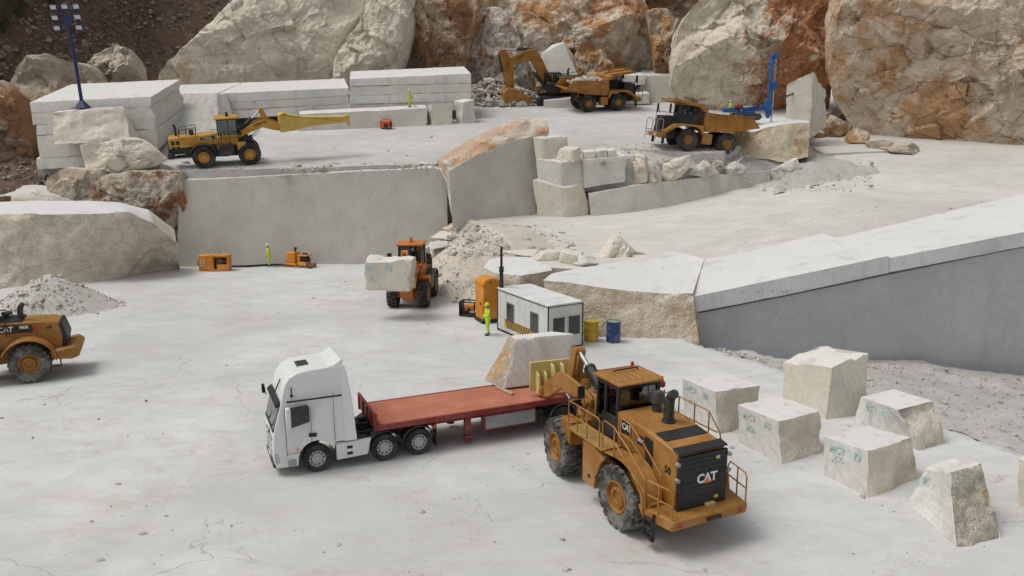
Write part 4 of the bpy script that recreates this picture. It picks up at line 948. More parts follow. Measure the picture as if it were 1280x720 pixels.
def wheel(parent, c, r, w, tmat, rmat, side, lugs=22, lug=.07, turn=0.0, bolts=10, ri=.58):
    key = (r, w, tmat.name, rmat.name, side, lugs, ri)
    if key not in WCACHE:
        t = tyre_mb(r, w, lugs, lug, ri).build('tyre', tmat, None, bevel=0, angle=32); rim_mb(r, w, side, ri, bolts=bolts).build('rim', rmat, t, bevel=0, angle=32)
        WCACHE[key] = t
    else: t = copy_tree(WCACHE[key])
    t.parent = parent; t.location = c; t.rotation_euler = (0, rng.uniform(0, 1), turn) if turn == 0 else (0, 0, turn)
    return t
def rail(mb, pts, r=.025): mb.tube(pts, r, 6)
def rot2(mb, ang, px): return mb.xf(Matrix.Translation((px, 0, 0)) @ Matrix.Rotation(R(ang), 4, 'Z') @ Matrix.Translation((-px, 0, 0)))
def cab_glass(parent, x0, x1, x0t, x1t, y, yt, z0, z1, mat=None):
    """four separate panes of a tapered cab"""
    mat = mat or GLS
    for q in (((x0, y, z0), (x1, y, z0), (x1t, yt, z1), (x0t, yt, z1)), ((x0, -y, z0), (x1, -y, z0), (x1t, -yt, z1), (x0t, -yt, z1)),
              ((x1, -y, z0), (x1, y, z0), (x1t, yt, z1), (x1t, -yt, z1)), ((x0, -y, z0), (x0, y, z0), (x0t, yt, z1), (x0t, -yt, z1))):
        mb = MB(); c = sum((Vector(p) for p in q), Vector()) / 4
        q2 = [c + (Vector(p) - c) * .985 for p in q]; ctr = Vector(((x0 + x1) / 2, 0, (z0 + z1) / 2)); inn = (ctr - c).normalized() * .012
        mb.hexa(q2 + [p + inn for p in q2]); mb.build('window', mat, parent, 0)
def seat(parent, x, z, y=0):
    mb = MB(); mb.box((x, y, z + .45), (.5, .5, .14)); mb.box((x - .24, y, z + .8), (.14, .48, .7), (0, -.15, 0)); mb.box((x - .3, y, z + 1.22), (.1, .28, .16)); mb.cyl((x, y, z), (x, y, z + .4), .12); mb.build('seat', BLKM, parent, .03)
def wheel_loader(M, label, col=YEL, tyre=TYD, wb=4.0, track=2.6, r=1.03, w=.86, art=0.0, style='big', lugs=20, far=False, nm='wheel_loader', rimc=None):
    t = empty(nm, M, label, 'wheel loader'); rimc = rimc or col; xr, xf_ = -wb / 2, wb / 2; pv = .25; ty = track / 2
    Rz = Matrix.Translation((pv, 0, 0)) @ Matrix.Rotation(R(art), 4, 'Z') @ Matrix.Translation((-pv, 0, 0))
    for sd in (1, -1):
        wheel(t, (xr, sd * ty, r), r, w, tyre, rimc, sd, lugs, ri=.47)
        wheel(t, Rz @ Vector((xf_, sd * ty, r)), r, w, tyre, rimc, sd, lugs, turn=R(art) if art else 0, ri=.47)
    # axles and chassis
    mb = MB(); mb.cyl((xr, -ty, r), (xr, ty, r), .26); mb.box((xr, 0, r), (.7, .8, .7)); mb.prism([(xr - 1.5, .95), (pv - .2, .75), (pv, .75), (pv, 1.9), (xr - 1.5, 1.75)], -.62, .62); mb.build('rear_frame', BLK if style == 'wa' else col, t, .02)
    mb = MB(); mb.cyl((xf_, -ty, r), (xf_, ty, r), .26); mb.box((xf_, 0, r), (.7, .8, .7)); mb.prism([(pv + .1, .75), (xf_ + .7, .75), (xf_ + .95, 1.2), (xf_ + .25, 2.15), (xf_ - .35, 2.95), (xf_ - 1.0, 2.95), (pv + .1, 1.8)], -.42, .42)
    for sd in (1, -1): mb.prism([(xf_ - 1.0, 1.1), (xf_ + .2, 1.1), (xf_ - .3, 3.0), (xf_ - .85, 3.0)], sd * .46, sd * .56); mb.cyl((xf_ - .6, sd * .4, 2.72), (xf_ - .6, sd * .85, 2.72), .13)
    mb.xf(Rz); mb.build('front_frame', BLK if style == 'wa' else col, t, .02)
    mb = MB(); mb.cyl((pv, 0, .75), (pv, 0, 1.9), .22); mb.build('articulation_pin', BLK, t, .01)
    return t, Rz, xr, xf_, pv, ty
def lift_arms(t, Rz, xf_, tip, pc, col, hump=.5, hosemat=BLK, ya=.66, holes=True, text=None):
    """two boom plates from the frame pivot pc=(x,z) to the tip=(x,z), with Z-bar, cylinders and hoses"""
    px, pz = pc; tx, tz_ = tip; L = tx - px
    def at(u, dz): return (px + L * u, pz + (tz_ - pz) * u + dz)
    poly = [at(-.05, -.24), at(.3, -.12 + hump * .3), at(.55, -.02 + hump * .45), at(.8, -.22 + hump * .1), at(.95, -.3), at(1.02, -.22), at(1.04, .1), at(.96, .26), at(.84, .34 + hump * .3), at(.62, .5 + hump * .6), at(.5, .48 + hump * .62), at(.25, .38 + hump * .38), at(.0, .26), at(-.05, .1)]
    for sd in (1, -1):
        mb = MB(); mb.prism(poly, sd * ya - .06, sd * ya + .06)
        for u in (.62, .7, .78, .86) if holes else (): p = at(u, .18 + hump * .25 * (1 - (u - .6) * 2)); mb.cyl((p[0], sd * ya + sd * .055, p[1]), (p[0], sd * ya + sd * .09, p[1]), .045, n=10)
        mb.cyl((tx, sd * ya - .13, tz_), (tx, sd * ya + .13, tz_), .16); mb.xf(Rz); mb.build('lift_arm', col, t, .015)
        mb = MB(); a = Vector((px - .1, sd * ya * .8, pz - 1.1)); b = Vector((at(.5, 0)[0], sd * ya * .86, at(.5, .05)[1])); m_ = a.lerp(b, .6)
        mb.cyl(a, m_, .12); mb.xf(Rz); cy = mb.build('lift_cylinder', col if not far_(t) else BLK, t, 0)
        mb = MB(); mb.cyl(m_, b, .06); mb.xf(Rz); mb.build('piston_rod', STEEL, cy, 0)
    c = at(.62, .42 + hump * .5); mb = MB(); mb.cyl((c[0], -ya, c[1] - .12), (c[0], ya, c[1] - .12), .11); mb.build_later = None; mb.xf(Rz); mb.build('cross_tube', col, t, 0)
    top = (c[0] - .25, c[1] + .95); lowp = (c[0] + .35, c[1] - .75); mb = MB()
    for sd in (1, -1): mb.prism([(c[0] - .12, c[1] - .2), (lowp[0] - .1, lowp[1]), (lowp[0] + .15, lowp[1] + .02), (c[0] + .35, c[1] + .1), (top[0] + .22, top[1] + .05), (top[0] + .05, top[1] + .18), (top[0] - .17, top[1])], sd * .16 - .05, sd * .16 + .05)
    mb.cyl((top[0], -.2, top[1]), (top[0], .2, top[1]), .17); mb.xf(Rz); mb.build('bellcrank', col, t, .012)
    mb = MB(); a = Vector((px - .1, 0, pz + .1)); b = Vector((top[0], 0, top[1])); m_ = a.lerp(b, .62); mb.cyl(a, m_, .2); mb.cyl(m_ - (b - a).normalized() * .12, m_, .225); mb.xf(Rz); cy = mb.build('tilt_cylinder', BLK, t, .01)
    mb = MB(); mb.cyl(m_, b, .085); mb.cyl((b.x, -.12, b.z), (b.x, .12, b.z), .14); mb.xf(Rz); mb.build('piston_rod', STEEL, cy, 0)
    mb = MB(); mb.cyl((lowp[0], 0, lowp[1]), (tx + .05, 0, tz_ + .25), .09); mb.xf(Rz); mb.build('tilt_link', col, t, 0)
    mb = MB()
    for k in range(4):
        y0 = -.3 + .2 * k; mb.tube([(px - .3, y0, pz - .2), (px + .1, y0 * 1.2, pz + .42), (px + .7, y0, pz + .36), (px + 1.3, y0 * .8, pz + .2)], .032, 6)
    mb.xf(Rz); mb.build('hydraulic_hoses', BLK, t, 0)
    return at
FARSET = set()
def far_(t): return t.name in FARSET
def fork_tool(t, Rz, x, z, col, wdt=2.1, hgt=1.25, tines=True, tl=1.6):
    mb = MB(); mb.box((x, 0, z + hgt * .42), (.09, wdt, hgt))
    mb.build_ = 0
    for sd in (1, -1):
        for y0 in (.66 * sd,):
            for dy in (-.16, .16): mb.prism([(x - .03, z - .12), (x - .03, z + .75), (x - .3, z + .62), (x - .42, z + .15), (x - .36, z - .1), (x - .2, z - .16)], y0 + dy - .05, y0 + dy + .05)
    for dy in (-.2, .2): mb.prism([(x - .03, z + .35), (x - .03, z + 1.0), (x - .28, z + .95), (x - .45, z + .62), (x - .4, z + .4)], dy - .05, dy + .05)
    mb.xf(Rz); f = mb.build('fork_carriage', col, t, .015)
    if tines:
        for sd in (1, -1):
            mb = MB(); mb.prism([(x - .05, z - .2), (x + tl, z - .1), (x + tl, z - .06), (x + .12, z - .02), (x + .05, z + .3), (x - .05, z + .3)], sd * .55 - .12, sd * .55 + .12); mb.xf(Rz); mb.build('fork_tine', col, t, .01)
    return f
def big_loader_body(t, Rz, xr, xf_, pv, ty, col=YEL, number='50', model='988K', detail=True):
    """hood, bumper, platforms, stairs, rails and cab of a large loader"""
    X0 = xr - 1.8                                   # rear of hood
    prof = [(X0, 1.25), (X0 + .02, 2.86), (X0 + .12, 2.98), (X0 + 1.5, 3.14), (-.72, 3.2), (-.72, 1.5), (xr + .6, 1.25)]
    mb = MB(); mb.prism(prof, -.86, .86); hood = mb.build('hood', col, t, .05)
    mb = MB(); mb.box((X0 - .05, 0, 2.02), (.1, 1.74, 1.66)); 
    for k in range(11): mb.box((X0 - .105, 0, 1.32 + .14 * k), (.02, 1.5, .05))
    gr = mb.build('grille', BLKM, hood, .02)
    mb = MB(); mb.box((X0 + .08, 0, 2.985), (.34, 1.74, .05), (0, -.22, 0)); mb.build('grille_cap', BLKM, hood, .015)
    My = Matrix(((0, 0, -1, X0 - .13), (-1, 0, 0, -.12), (0, 1, 0, 2.1), (0, 0, 0, 1)))
    text_mesh('CAT', .38, My, WHTL, gr, 'lettering', .012, .006, .92)
    mb = MB(); mb.prism([(-.14, 0), (.14, 0), (0, .14)], -.008, .008); mb.xf(Matrix(((0, 1, 0, X0 - .142), (-1, 0, 0, -.12), (0, 0, 1, 1.96), (0, 0, 0, 1)))); mb.build('triangle_emblem', AMB, gr, 0)
    for (y, z) in ((-.5, 2.66), (-.5, 1.45)): mb = MB(); mb.box((X0 - .115, y, z), (.03, .14, .1)); mb.build('latch', YELP, gr, .01)
    mb = MB(); mb.box((X0 - .16, -.25, 1.25), (.14, .32, .16)); mb.build('tow_hook', YELP, gr, .01)
    for y in (.92, -.92):
        for z in (2.68, 2.2): mb = MB(); mb.cyl((X0 - .06, y, z), (X0 - .16, y, z), .065); mb.build('rear_lamp', GREYM, gr, 0)
    mb = MB(); mb.box((X0 + .95, 0, 3.085), (.52, 1.5, .03), (0, -.115, 0)); mb.build('hood_screen', BLKM, hood, 0)
    for sd in (1, -1):
        mb = MB(); mb.prism([(X0 + 1.15, 1.6), (X0 + 1.5, 1.75), (X0 + 1.55, 2.95), (X0 + 1.15, 2.9)], sd * .862, sd * .875); mb.build('side_vent', BLKM, hood, 0)
        mb = MB(); mb.prism([(-1.02, 2.62), (-1.02, 3.05), (-1.55, 3.05), (-1.55, 2.62)], sd * .864, sd * .872); d1 = mb.build('decal_plate', BLKM, hood, 0)
        mb = MB(); mb.prism([(-1.85, 2.55), (-1.85, 2.85), (-2.22, 2.85), (-2.22, 2.55)], sd * .864, sd * .872); d2 = mb.build('decal_plate', BLKM, hood, 0)
        Ms = lambda x, z: Matrix(((-sd, 0, 0, x), (0, 0, sd, sd * .874), (0, 1, 0, z), (0, 0, 0, 1)))
        text_mesh('CAT', .27, Ms(-1.285, 2.84), WHTL, d1, 'lettering', .008, .003, .9); text_mesh(model, .15, Ms(-2.035, 2.7), WHTL, d2, 'lettering', .004, .003, .9)
        text_mesh(number, .3, Ms(X0 + .42, 2.3), BLKM, hood, 'number_lettering', .008, .003)
        mb = MB(); mb.box((-1.0, sd * .868, 2.2), (.02, .012, 1.3)); mb.box((-2.4, sd * .868, 2.2), (.02, .012, 1.4)); mb.box((-1.65, sd * .868, 1.62), (1.4, .012, .02)); mb.build('panel_seams', BLKM, hood, 0)
    # exhaust, precleaner
    mb = MB(); a = X0 + 1.75
    mb.tube([(a, -.12, 3.12), (a, -.12, 3.6), (a - .02, -.12, 3.85), (a - .12, -.12, 4.03), (a - .26, -.12, 4.12)], [.17, .16, .16, .15, .14], 14); mb.cyl((a, -.12, 3.1), (a, -.12, 3.2), .22); mb.build('exhaust_stack', BLK, t, 0)
    mb = MB(); b = -1.2; mb.cyl((b, -.3, 3.18), (b, -.3, 3.5), .15); mb.lathe([(.2, 3.45), (.25, 3.5), (.25, 3.72), (.2, 3.82), (.05, 3.85)], (b, -.3, 0), 'z', 20); mb.build('air_cleaner', BLK, t, 0)
    # bumper with deck
    mb = MB(); mb.prism([(X0 - .5, .9), (X0 - .55, 1.24), (xr - .95, 1.24), (xr - 1.2, .9)], -1.62, 1.62, taper=lambda x, z: ((-1.35, 1.35) if x < X0 - .4 else (-1.6, 1.6))); bp = mb.build('bumper', col, t, .05)
    mb = MB(); mb.box((X0 - .55, -.1, 1.06), (.06, .5, .1)); mb.build('tow_slot', BLKM, bp, 0)
    for y in (1.1, -1.1): mb = MB(); mb.cyl((X0 - .52, y, 1.07), (X0 - .57, y, 1.07), .06); mb.build('reflector', REDL, bp, 0)
    text_mesh('R', .16, Matrix(((-1, 0, 0, xr - 1.9), (0, 0, 1, 1.606), (0, 1, 0, 1.0), (0, 0, 0, 1))), BLKM, bp, 'lettering', .004, .002)
    # left tank, fenders, platforms
    rt = 1.03
    for sd in (1, -1):
        out = sd * 1.62; inn = sd * .87
        arch = [(-.55, .95), (-.55, 2.12), (xr - .35, 2.12)] + [(xr - .75, 2.02), (xr - 1.2, 1.55), (xr - 1.3, .98), (xr - 1.2, .98)]
        arch += [(xr + 1.2 * math.cos(R(a_)), rt + 1.16 * math.sin(R(a_))) for a_ in range(170, 8, -12)]
        mb = MB(); mb.prism(arch, min(inn, out), max(inn, out)); mb.build('rear_fender', col, t, .03)
        mb = MB(); mb.box((-.28, sd * 1.22, 1.38), (.78, .78, 1.4)); tk = mb.build('tank', col, t, .04)
        mb = MB(); mb.cyl((-.35, sd * 1.6, 1.02), (-.35, sd * 1.63, 1.02), .07); mb.build('tank_port', BLKM, tk, 0)
        mb = MB(); mb.box((.0, sd * 1.26, 2.15), (2.2, .74, .06)); mb.build('platform', col, t, .01)
        mb = MB()
        for k in range(22): mb.box((-1.05 + .1 * k, sd * 1.26, 2.186), (.03, .66, .012))
        mb.build('tread_plate', YELP, t, 0)
    # stairs on the left, behind the tyre
    mb = MB()
    for k in range(5): mb.box((X0 + .55 + .24 * k, 1.18, 1.3 + .19 * k), (.26, .52, .05)); mb.box((X0 + .44 + .24 * k, 1.18, 1.2 + .19 * k), (.025, .52, .17))
    mb.prism([(X0 + .35, 1.2), (X0 + 1.7, 2.2), (X0 + 1.85, 2.2), (X0 + .6, 1.2)], 1.44, 1.47); mb.build('stairs', col, t, .006)
    mb = MB(); mb.box((X0 + .55, 1.52, .78), (.07, .07, .85)); mb.box((X0 + .12, 1.52, .78), (.07, .07, .85))
    for z in (.42, .72, 1.0): mb.box((X0 + .33, 1.52, z), (.4, .14, .09))
    mb.build('access_ladder', BLKM, t, .01)
    # rails
    mb = MB(); Y = 1.58; rr = .024
    rail(mb, [(1.05, Y, 2.15), (1.05, Y, 3.02), (.98, Y, 3.1), (-.75, Y, 3.1), (-.85, Y, 3.02), (-.85, Y, 2.15)], rr); rail(mb, [(1.05, Y, 2.65), (-.85, Y, 2.65)], rr)
    for x in (.5, -.1): rail(mb, [(x, Y, 2.15), (x, Y, 3.1)], rr)
    rail(mb, [(1.05, Y, 3.08), (1.05, 1.0, 3.08), (1.05, 1.0, 2.15)], rr); mb.build('handrail', col, t, 0)
    mb = MB()
    for yy in (1.56, .98):
        rail(mb, [(-1.0, yy, 2.15), (-1.0, yy, 3.05), (-1.1, yy, 3.13), (-1.6, yy, 3.1), (-2.3, yy, 2.75), (X0 + .55, yy, 2.1), (X0 + .5, yy, 1.25)], rr); rail(mb, [(-1.0, yy, 2.62), (-1.7, yy, 2.6), (X0 + .55, yy, 1.7)], rr); rail(mb, [(-1.65, yy, 2.15), (-1.65, yy, 3.08)], rr)
    mb.build('stair_rail', col, t, 0)
    for sd in (1, -1):
        mb = MB(); yy = sd * 1.5; a = X0 - .45
        rail(mb, [(a + 1.0, yy, 1.2), (a + 1.0, yy, 1.95), (a + .9, yy, 2.1), (a + .1, yy * .9, 2.1), (a, yy * .88, 2.0), (a, yy * .88, 1.2)], rr); rail(mb, [(a + 1.0, yy, 1.65), (a, yy * .88, 1.65)], rr); rail(mb, [(a + .5, yy * .95, 1.2), (a + .5, yy * .95, 2.1)], rr); mb.build('bumper_rail', col, t, 0)
    mb = MB(); Y = -1.56
    rail(mb, [(.9, Y, 2.15), (.9, Y, 3.1), (-.6, Y, 3.3), (-2.2, Y, 3.3), (-2.75, Y, 2.75), (-2.9, Y, 2.1)], rr); rail(mb, [(.9, Y, 2.7), (-2.6, Y, 2.75)], rr)
    for x in (.1, -.7, -1.5, -2.2): rail(mb, [(x, Y, 2.15), (x, Y, 3.28)], rr)
    mb.build('handrail', col, t, 0)
    rail_ = None
    # cab
    cz0, cz1 = 2.0, 3.98; mb = MB(); mb.box((0, 0, 2.2), (1.35, 1.6, .55)); mb.box((0, 0, 1.75), (1.3, 1.5, .5)); cab = mb.build('cab', BLKM, t, .03)
    mb = MB()
    for sd in (1, -1):
        mb.box((-.62, sd * .76, 3.2), (.11, .1, 1.5)); mb.box((.6, sd * .74, 3.2), (.09, .08, 1.5), (0, -.06, 0)); mb.box((.08, sd * .77, 3.2), (.1, .07, 1.5)); mb.box((-.2, sd * .775, 2.68), (.9, .05, .45))
    mb.box((-.62, 0, 3.9), (.1, 1.5, .12)); mb.box((.57, 0, 3.9), (.1, 1.5, .12)); mb.box((0, .76, 3.9), (1.2, .08, .12)); mb.box((0, -.76, 3.9), (1.2, .08, .12)); mb.build('pillars', BLKM, cab, .01)
    cab_glass(cab, -.6, .62, -.6, .55, .755, .74, 2.46, 3.86); seat(cab, -.1, 2.4)
    mb = MB(); mb.box((.42, 0, 2.75), (.2, .8, .5), (0, -.3, 0)); mb.lathe([(.19, 0), (.21, .02), (.19, .04), (.17, .02)], (.25, 0, 3.0), 'z', 16); mb.build('dashboard', BLKM, cab, .02)
    mb = MB(); mb.prism([(-.8, 3.98), (-.78, 4.05), (-.6, 4.1), (.6, 4.1), (.8, 4.03), (.82, 3.97)], -.86, .86)
    for k in range(6): mb.box((0, -.65 + .26 * k, 4.11), (1.2, .1, .05))
    rf = mb.build('cab_roof', col, t, .03)
    mb = MB(); rail(mb, [(.2, -.5, 4.12), (.2, -.5, 4.2), (.2, .4, 4.2), (.2, .4, 4.12)], .025); mb.build('roof_handle', BLKM, rf, 0)
    for sd in (1, -1): mb = MB(); mb.tube([(.6, sd * .8, 3.5), (.95, sd * 1.15, 3.5)], .02, 6); mb.box((.95, sd * 1.18, 3.35), (.06, .26, .42)); mb.build('mirror', BLKM, cab, .01)
    # front fenders with work lamps
    for sd in (1, -1):
        mb = MB(); mb.prism([(xf_ - 1.05, 1.42), (xf_ - .28, 1.85), (xf_ - .28, 2.2), (xf_ - .4, 2.28), (xf_ - 1.05, 2.28)], sd * 1.18 - .4, sd * 1.18 + .4); mb.xf(Rz); mb.build('front_fender', col, t, .03)
        mb = MB(); a = Vector((xf_ - .62, sd * 1.2, 2.28)); mb.cyl(a, a + Vector((0, 0, .06)), .12); mb.cyl(a, a + Vector((0, 0, .42)), .05); mb.box(a + Vector((0, 0, .55)), (.2, .36, .26)); mb.xf(Rz); lp = mb.build('work_lamp', BLKM, t, .015)
        mb = MB(); mb.box(a + Vector((.11, 0, .56)), (.02, .28, .18)); mb.xf(Rz); mb.build('lens', LAMP, lp, 0)
# ---- the big loader that loads the trailer
c = fl(783, 658).lerp(fl(702, 598), .5); hd = 116.0
left = Vector((math.cos(R(hd + 90)), math.sin(R(hd + 90)), 0)); c = c - left * 1.42 + Vector((-.12, .1, 0)); c.z = H_floor0(c.x, c.y)
M = place(H_floor0, c, hd)
t, Rz, xr, xf_, pv, ty = wheel_loader(M, 'big dusty yellow wheel loader lowering a stone block onto the red trailer', YEL, TYD, 4.0, 2.62, 1.03, .86, -7)
big_loader_body(t, Rz, xr, xf_, pv, ty)
BIG = t; BIGRZ = Rz
lift_arms(t, Rz, xf_, (5.75, 1.78), (1.45, 2.72), YEL, .6)
fork_tool(t, Rz, 6.12, 1.72, YELP, 2.2, 1.2, False)
# ---- cropped loader at the picture edge
c = fl(40, 477); hd = 203; fw = Vector((math.cos(R(hd)), math.sin(R(hd)), 0)); left = Vector((-fw.y, fw.x, 0)); c = c + fw * 1.85 - left * 1.35; c.z = H_floor0(c.x, c.y)
t, Rz, xr, xf_, pv, ty = wheel_loader(place(H_floor0, c, hd), 'yellow wheel loader cropped by the picture edge before the gravel pile', YEL, TYD, 3.7, 2.45, .93, .76, 0, lugs=22)
def mid_loader_body(t, xr, xf_, col, name1, name2, number, rt):
    X0 = xr - 1.55
    mb = MB(); mb.prism([(X0 + .12, 1.35), (X0 - .02, 1.9), (X0 + .2, 2.62), (X0 + .5, 2.74), (-.5, 2.86), (-.5, 1.5), (xr, 1.35)], -.8, .8); hood = mb.build('hood', col, t, .06)
    mb = MB(); mb.prism([(X0 + .02, 1.4), (X0 - .1, 1.92), (X0 + .1, 2.62), (X0 + .26, 2.66), (X0 + .12, 1.95), (X0 + .2, 1.4)], -.86, .86); mb.build('grille', BLKM, hood, .03)
    mb = MB(); mb.box((-1.1, 0, 2.84), (1.1, 1.5, .07)); mb.build('hood_screen', BLKM, hood, .01)
    for sd in (1, -1):
        mb = MB(); mb.prism([(-.55, 2.3), (-.55, 2.72), (-2.02, 2.66), (-2.25, 2.28)], sd * .803, sd * .812); d1 = mb.build('decal_plate', BLKM, hood, 0)
        mb = MB(); mb.prism([(-1.98, 2.3), (-2.12, 2.45), (-2.02, 2.64), (-2.09, 2.64), (-2.3, 2.28)], sd * .806, sd * .816); mb.build('decal_stripe', REDL, d1, 0)
        Ms = lambda x, z: Matrix(((-sd, 0, 0, x), (0, 0, sd, sd * .815), (0, 1, 0, z), (0, 0, 0, 1)))
        text_mesh(name1, .34, Ms(-.95, 2.49), WHTL, d1, 'lettering', .01, .003, .9); text_mesh(name2, .2, Ms(-1.72, 2.54), WHTL, d1, 'lettering', .006, .003, .9); text_mesh(number, .2, Ms(X0 + .65, 2.45), BLKM, hood, 'number_lettering', .006, .003)
        mb = MB(); mb.prism([(-1.05, 2.36), (-.8, 2.36), (-.92, 2.5)], sd * .816, sd * .822); mb.build('triangle_emblem', AMB, d1, 0)
        mb = MB(); arc = [(xr + 1.12 * math.cos(R(a_)), rt + 1.1 * math.sin(R(a_))) for a_ in range(178, 20, -12)]; arc2 = [(xr + 1.2 * math.cos(R(a_)), rt + 1.18 * math.sin(R(a_))) for a_ in range(20, 178, 12)]
        mb.prism(arc + arc2, sd * 1.2 - .42, sd * 1.2 + .42); mb.build('rear_fender', col, t, .02)
        mb = MB(); mb.box((-.15, sd * 1.15, 1.35), (.8, .7, .9)); mb.build('tank', col, t, .03)
        mb = MB(); rail(mb, [(-1.0, sd * .95, 2.15), (-1.0, sd * .95, 3.0), (-.6, sd * .95, 3.1), (.2, sd * 1.1, 3.1), (.2, sd * 1.1, 1.9)], .025); rail(mb, [(-.45, sd * 1.0, 2.0), (-.45, sd * 1.0, 3.1)], .025); rail(mb, [(-1.0, sd * .95, 2.6), (.2, sd * 1.1, 2.55)], .025); mb.build('handrail', BLKM, t, 0)
    mb = MB(); mb.prism([(X0 - .55, 1.02), (X0 - .62, 1.3), (X0 - .35, 1.52), (xr - .85, 1.36), (xr - .9, .98), (X0 - .2, .9)], -1.3, 1.3); mb.build('bumper', col, t, .05)
    mb = MB()
    for y in (1.0,): rail(mb, [(X0 + .3, y, 1.0), (X0 + .3, y, .55), (X0 + .75, y, .55), (X0 + .75, y, 1.0)], .035)
    mb.build('access_step', BLKM, t, 0)
    mb = MB(); mb.tube([(-1.55, .25, 2.8), (-1.55, .25, 3.3), (-1.6, .25, 3.45), (-1.72, .25, 3.6)], [.13, .13, .13, .1], 12); mb.build('exhaust_stack', BLK, t, 0)
    mb = MB(); mb.cyl((-.9, -.2, 2.85), (-.9, -.2, 3.05), .1); mb.lathe([(.2, 3.02), (.22, 3.06), (.2, 3.14), (.04, 3.16)], (-.9, -.2, 0), 'z', 16); mb.build('air_cleaner', BLK, t, 0)
    mb = MB(); mb.box((.35, 0, 2.05), (1.6, 1.5, .8)); cab = mb.build('cab', BLKM, t, .03); mb = MB()
    for sd in (1, -1): mb.box((-.42, sd * .72, 3.0), (.1, .1, 1.3)); mb.box((1.1, sd * .7, 3.0), (.08, .08, 1.3)); mb.box((.4, sd * .72, 3.0), (.08, .06, 1.3))
    mb.build('pillars', BLKM, cab, 0); cab_glass(cab, -.4, 1.1, -.4, 1.1, .72, .72, 2.46, 3.6); seat(cab, .1, 2.3)
    mb = MB(); mb.box((.35, 0, 3.68), (1.9, 1.7, .14)); mb.build('cab_roof', col, t, .03)
mid_loader_body(t, xr, xf_, YEL, 'CAT', '980K', '64', .93)
lift_arms(t, Rz, xf_, (4.6, .8), (1.35, 2.3), YEL, .5)
mb = MB(); mb.prism([(4.55, .3), (4.7, 1.5), (4.95, 1.6), (5.1, .75), (5.9, .22), (5.9, .12), (4.7, .1)], -1.5, 1.5); mb.build('bucket', YEL, t, .02)
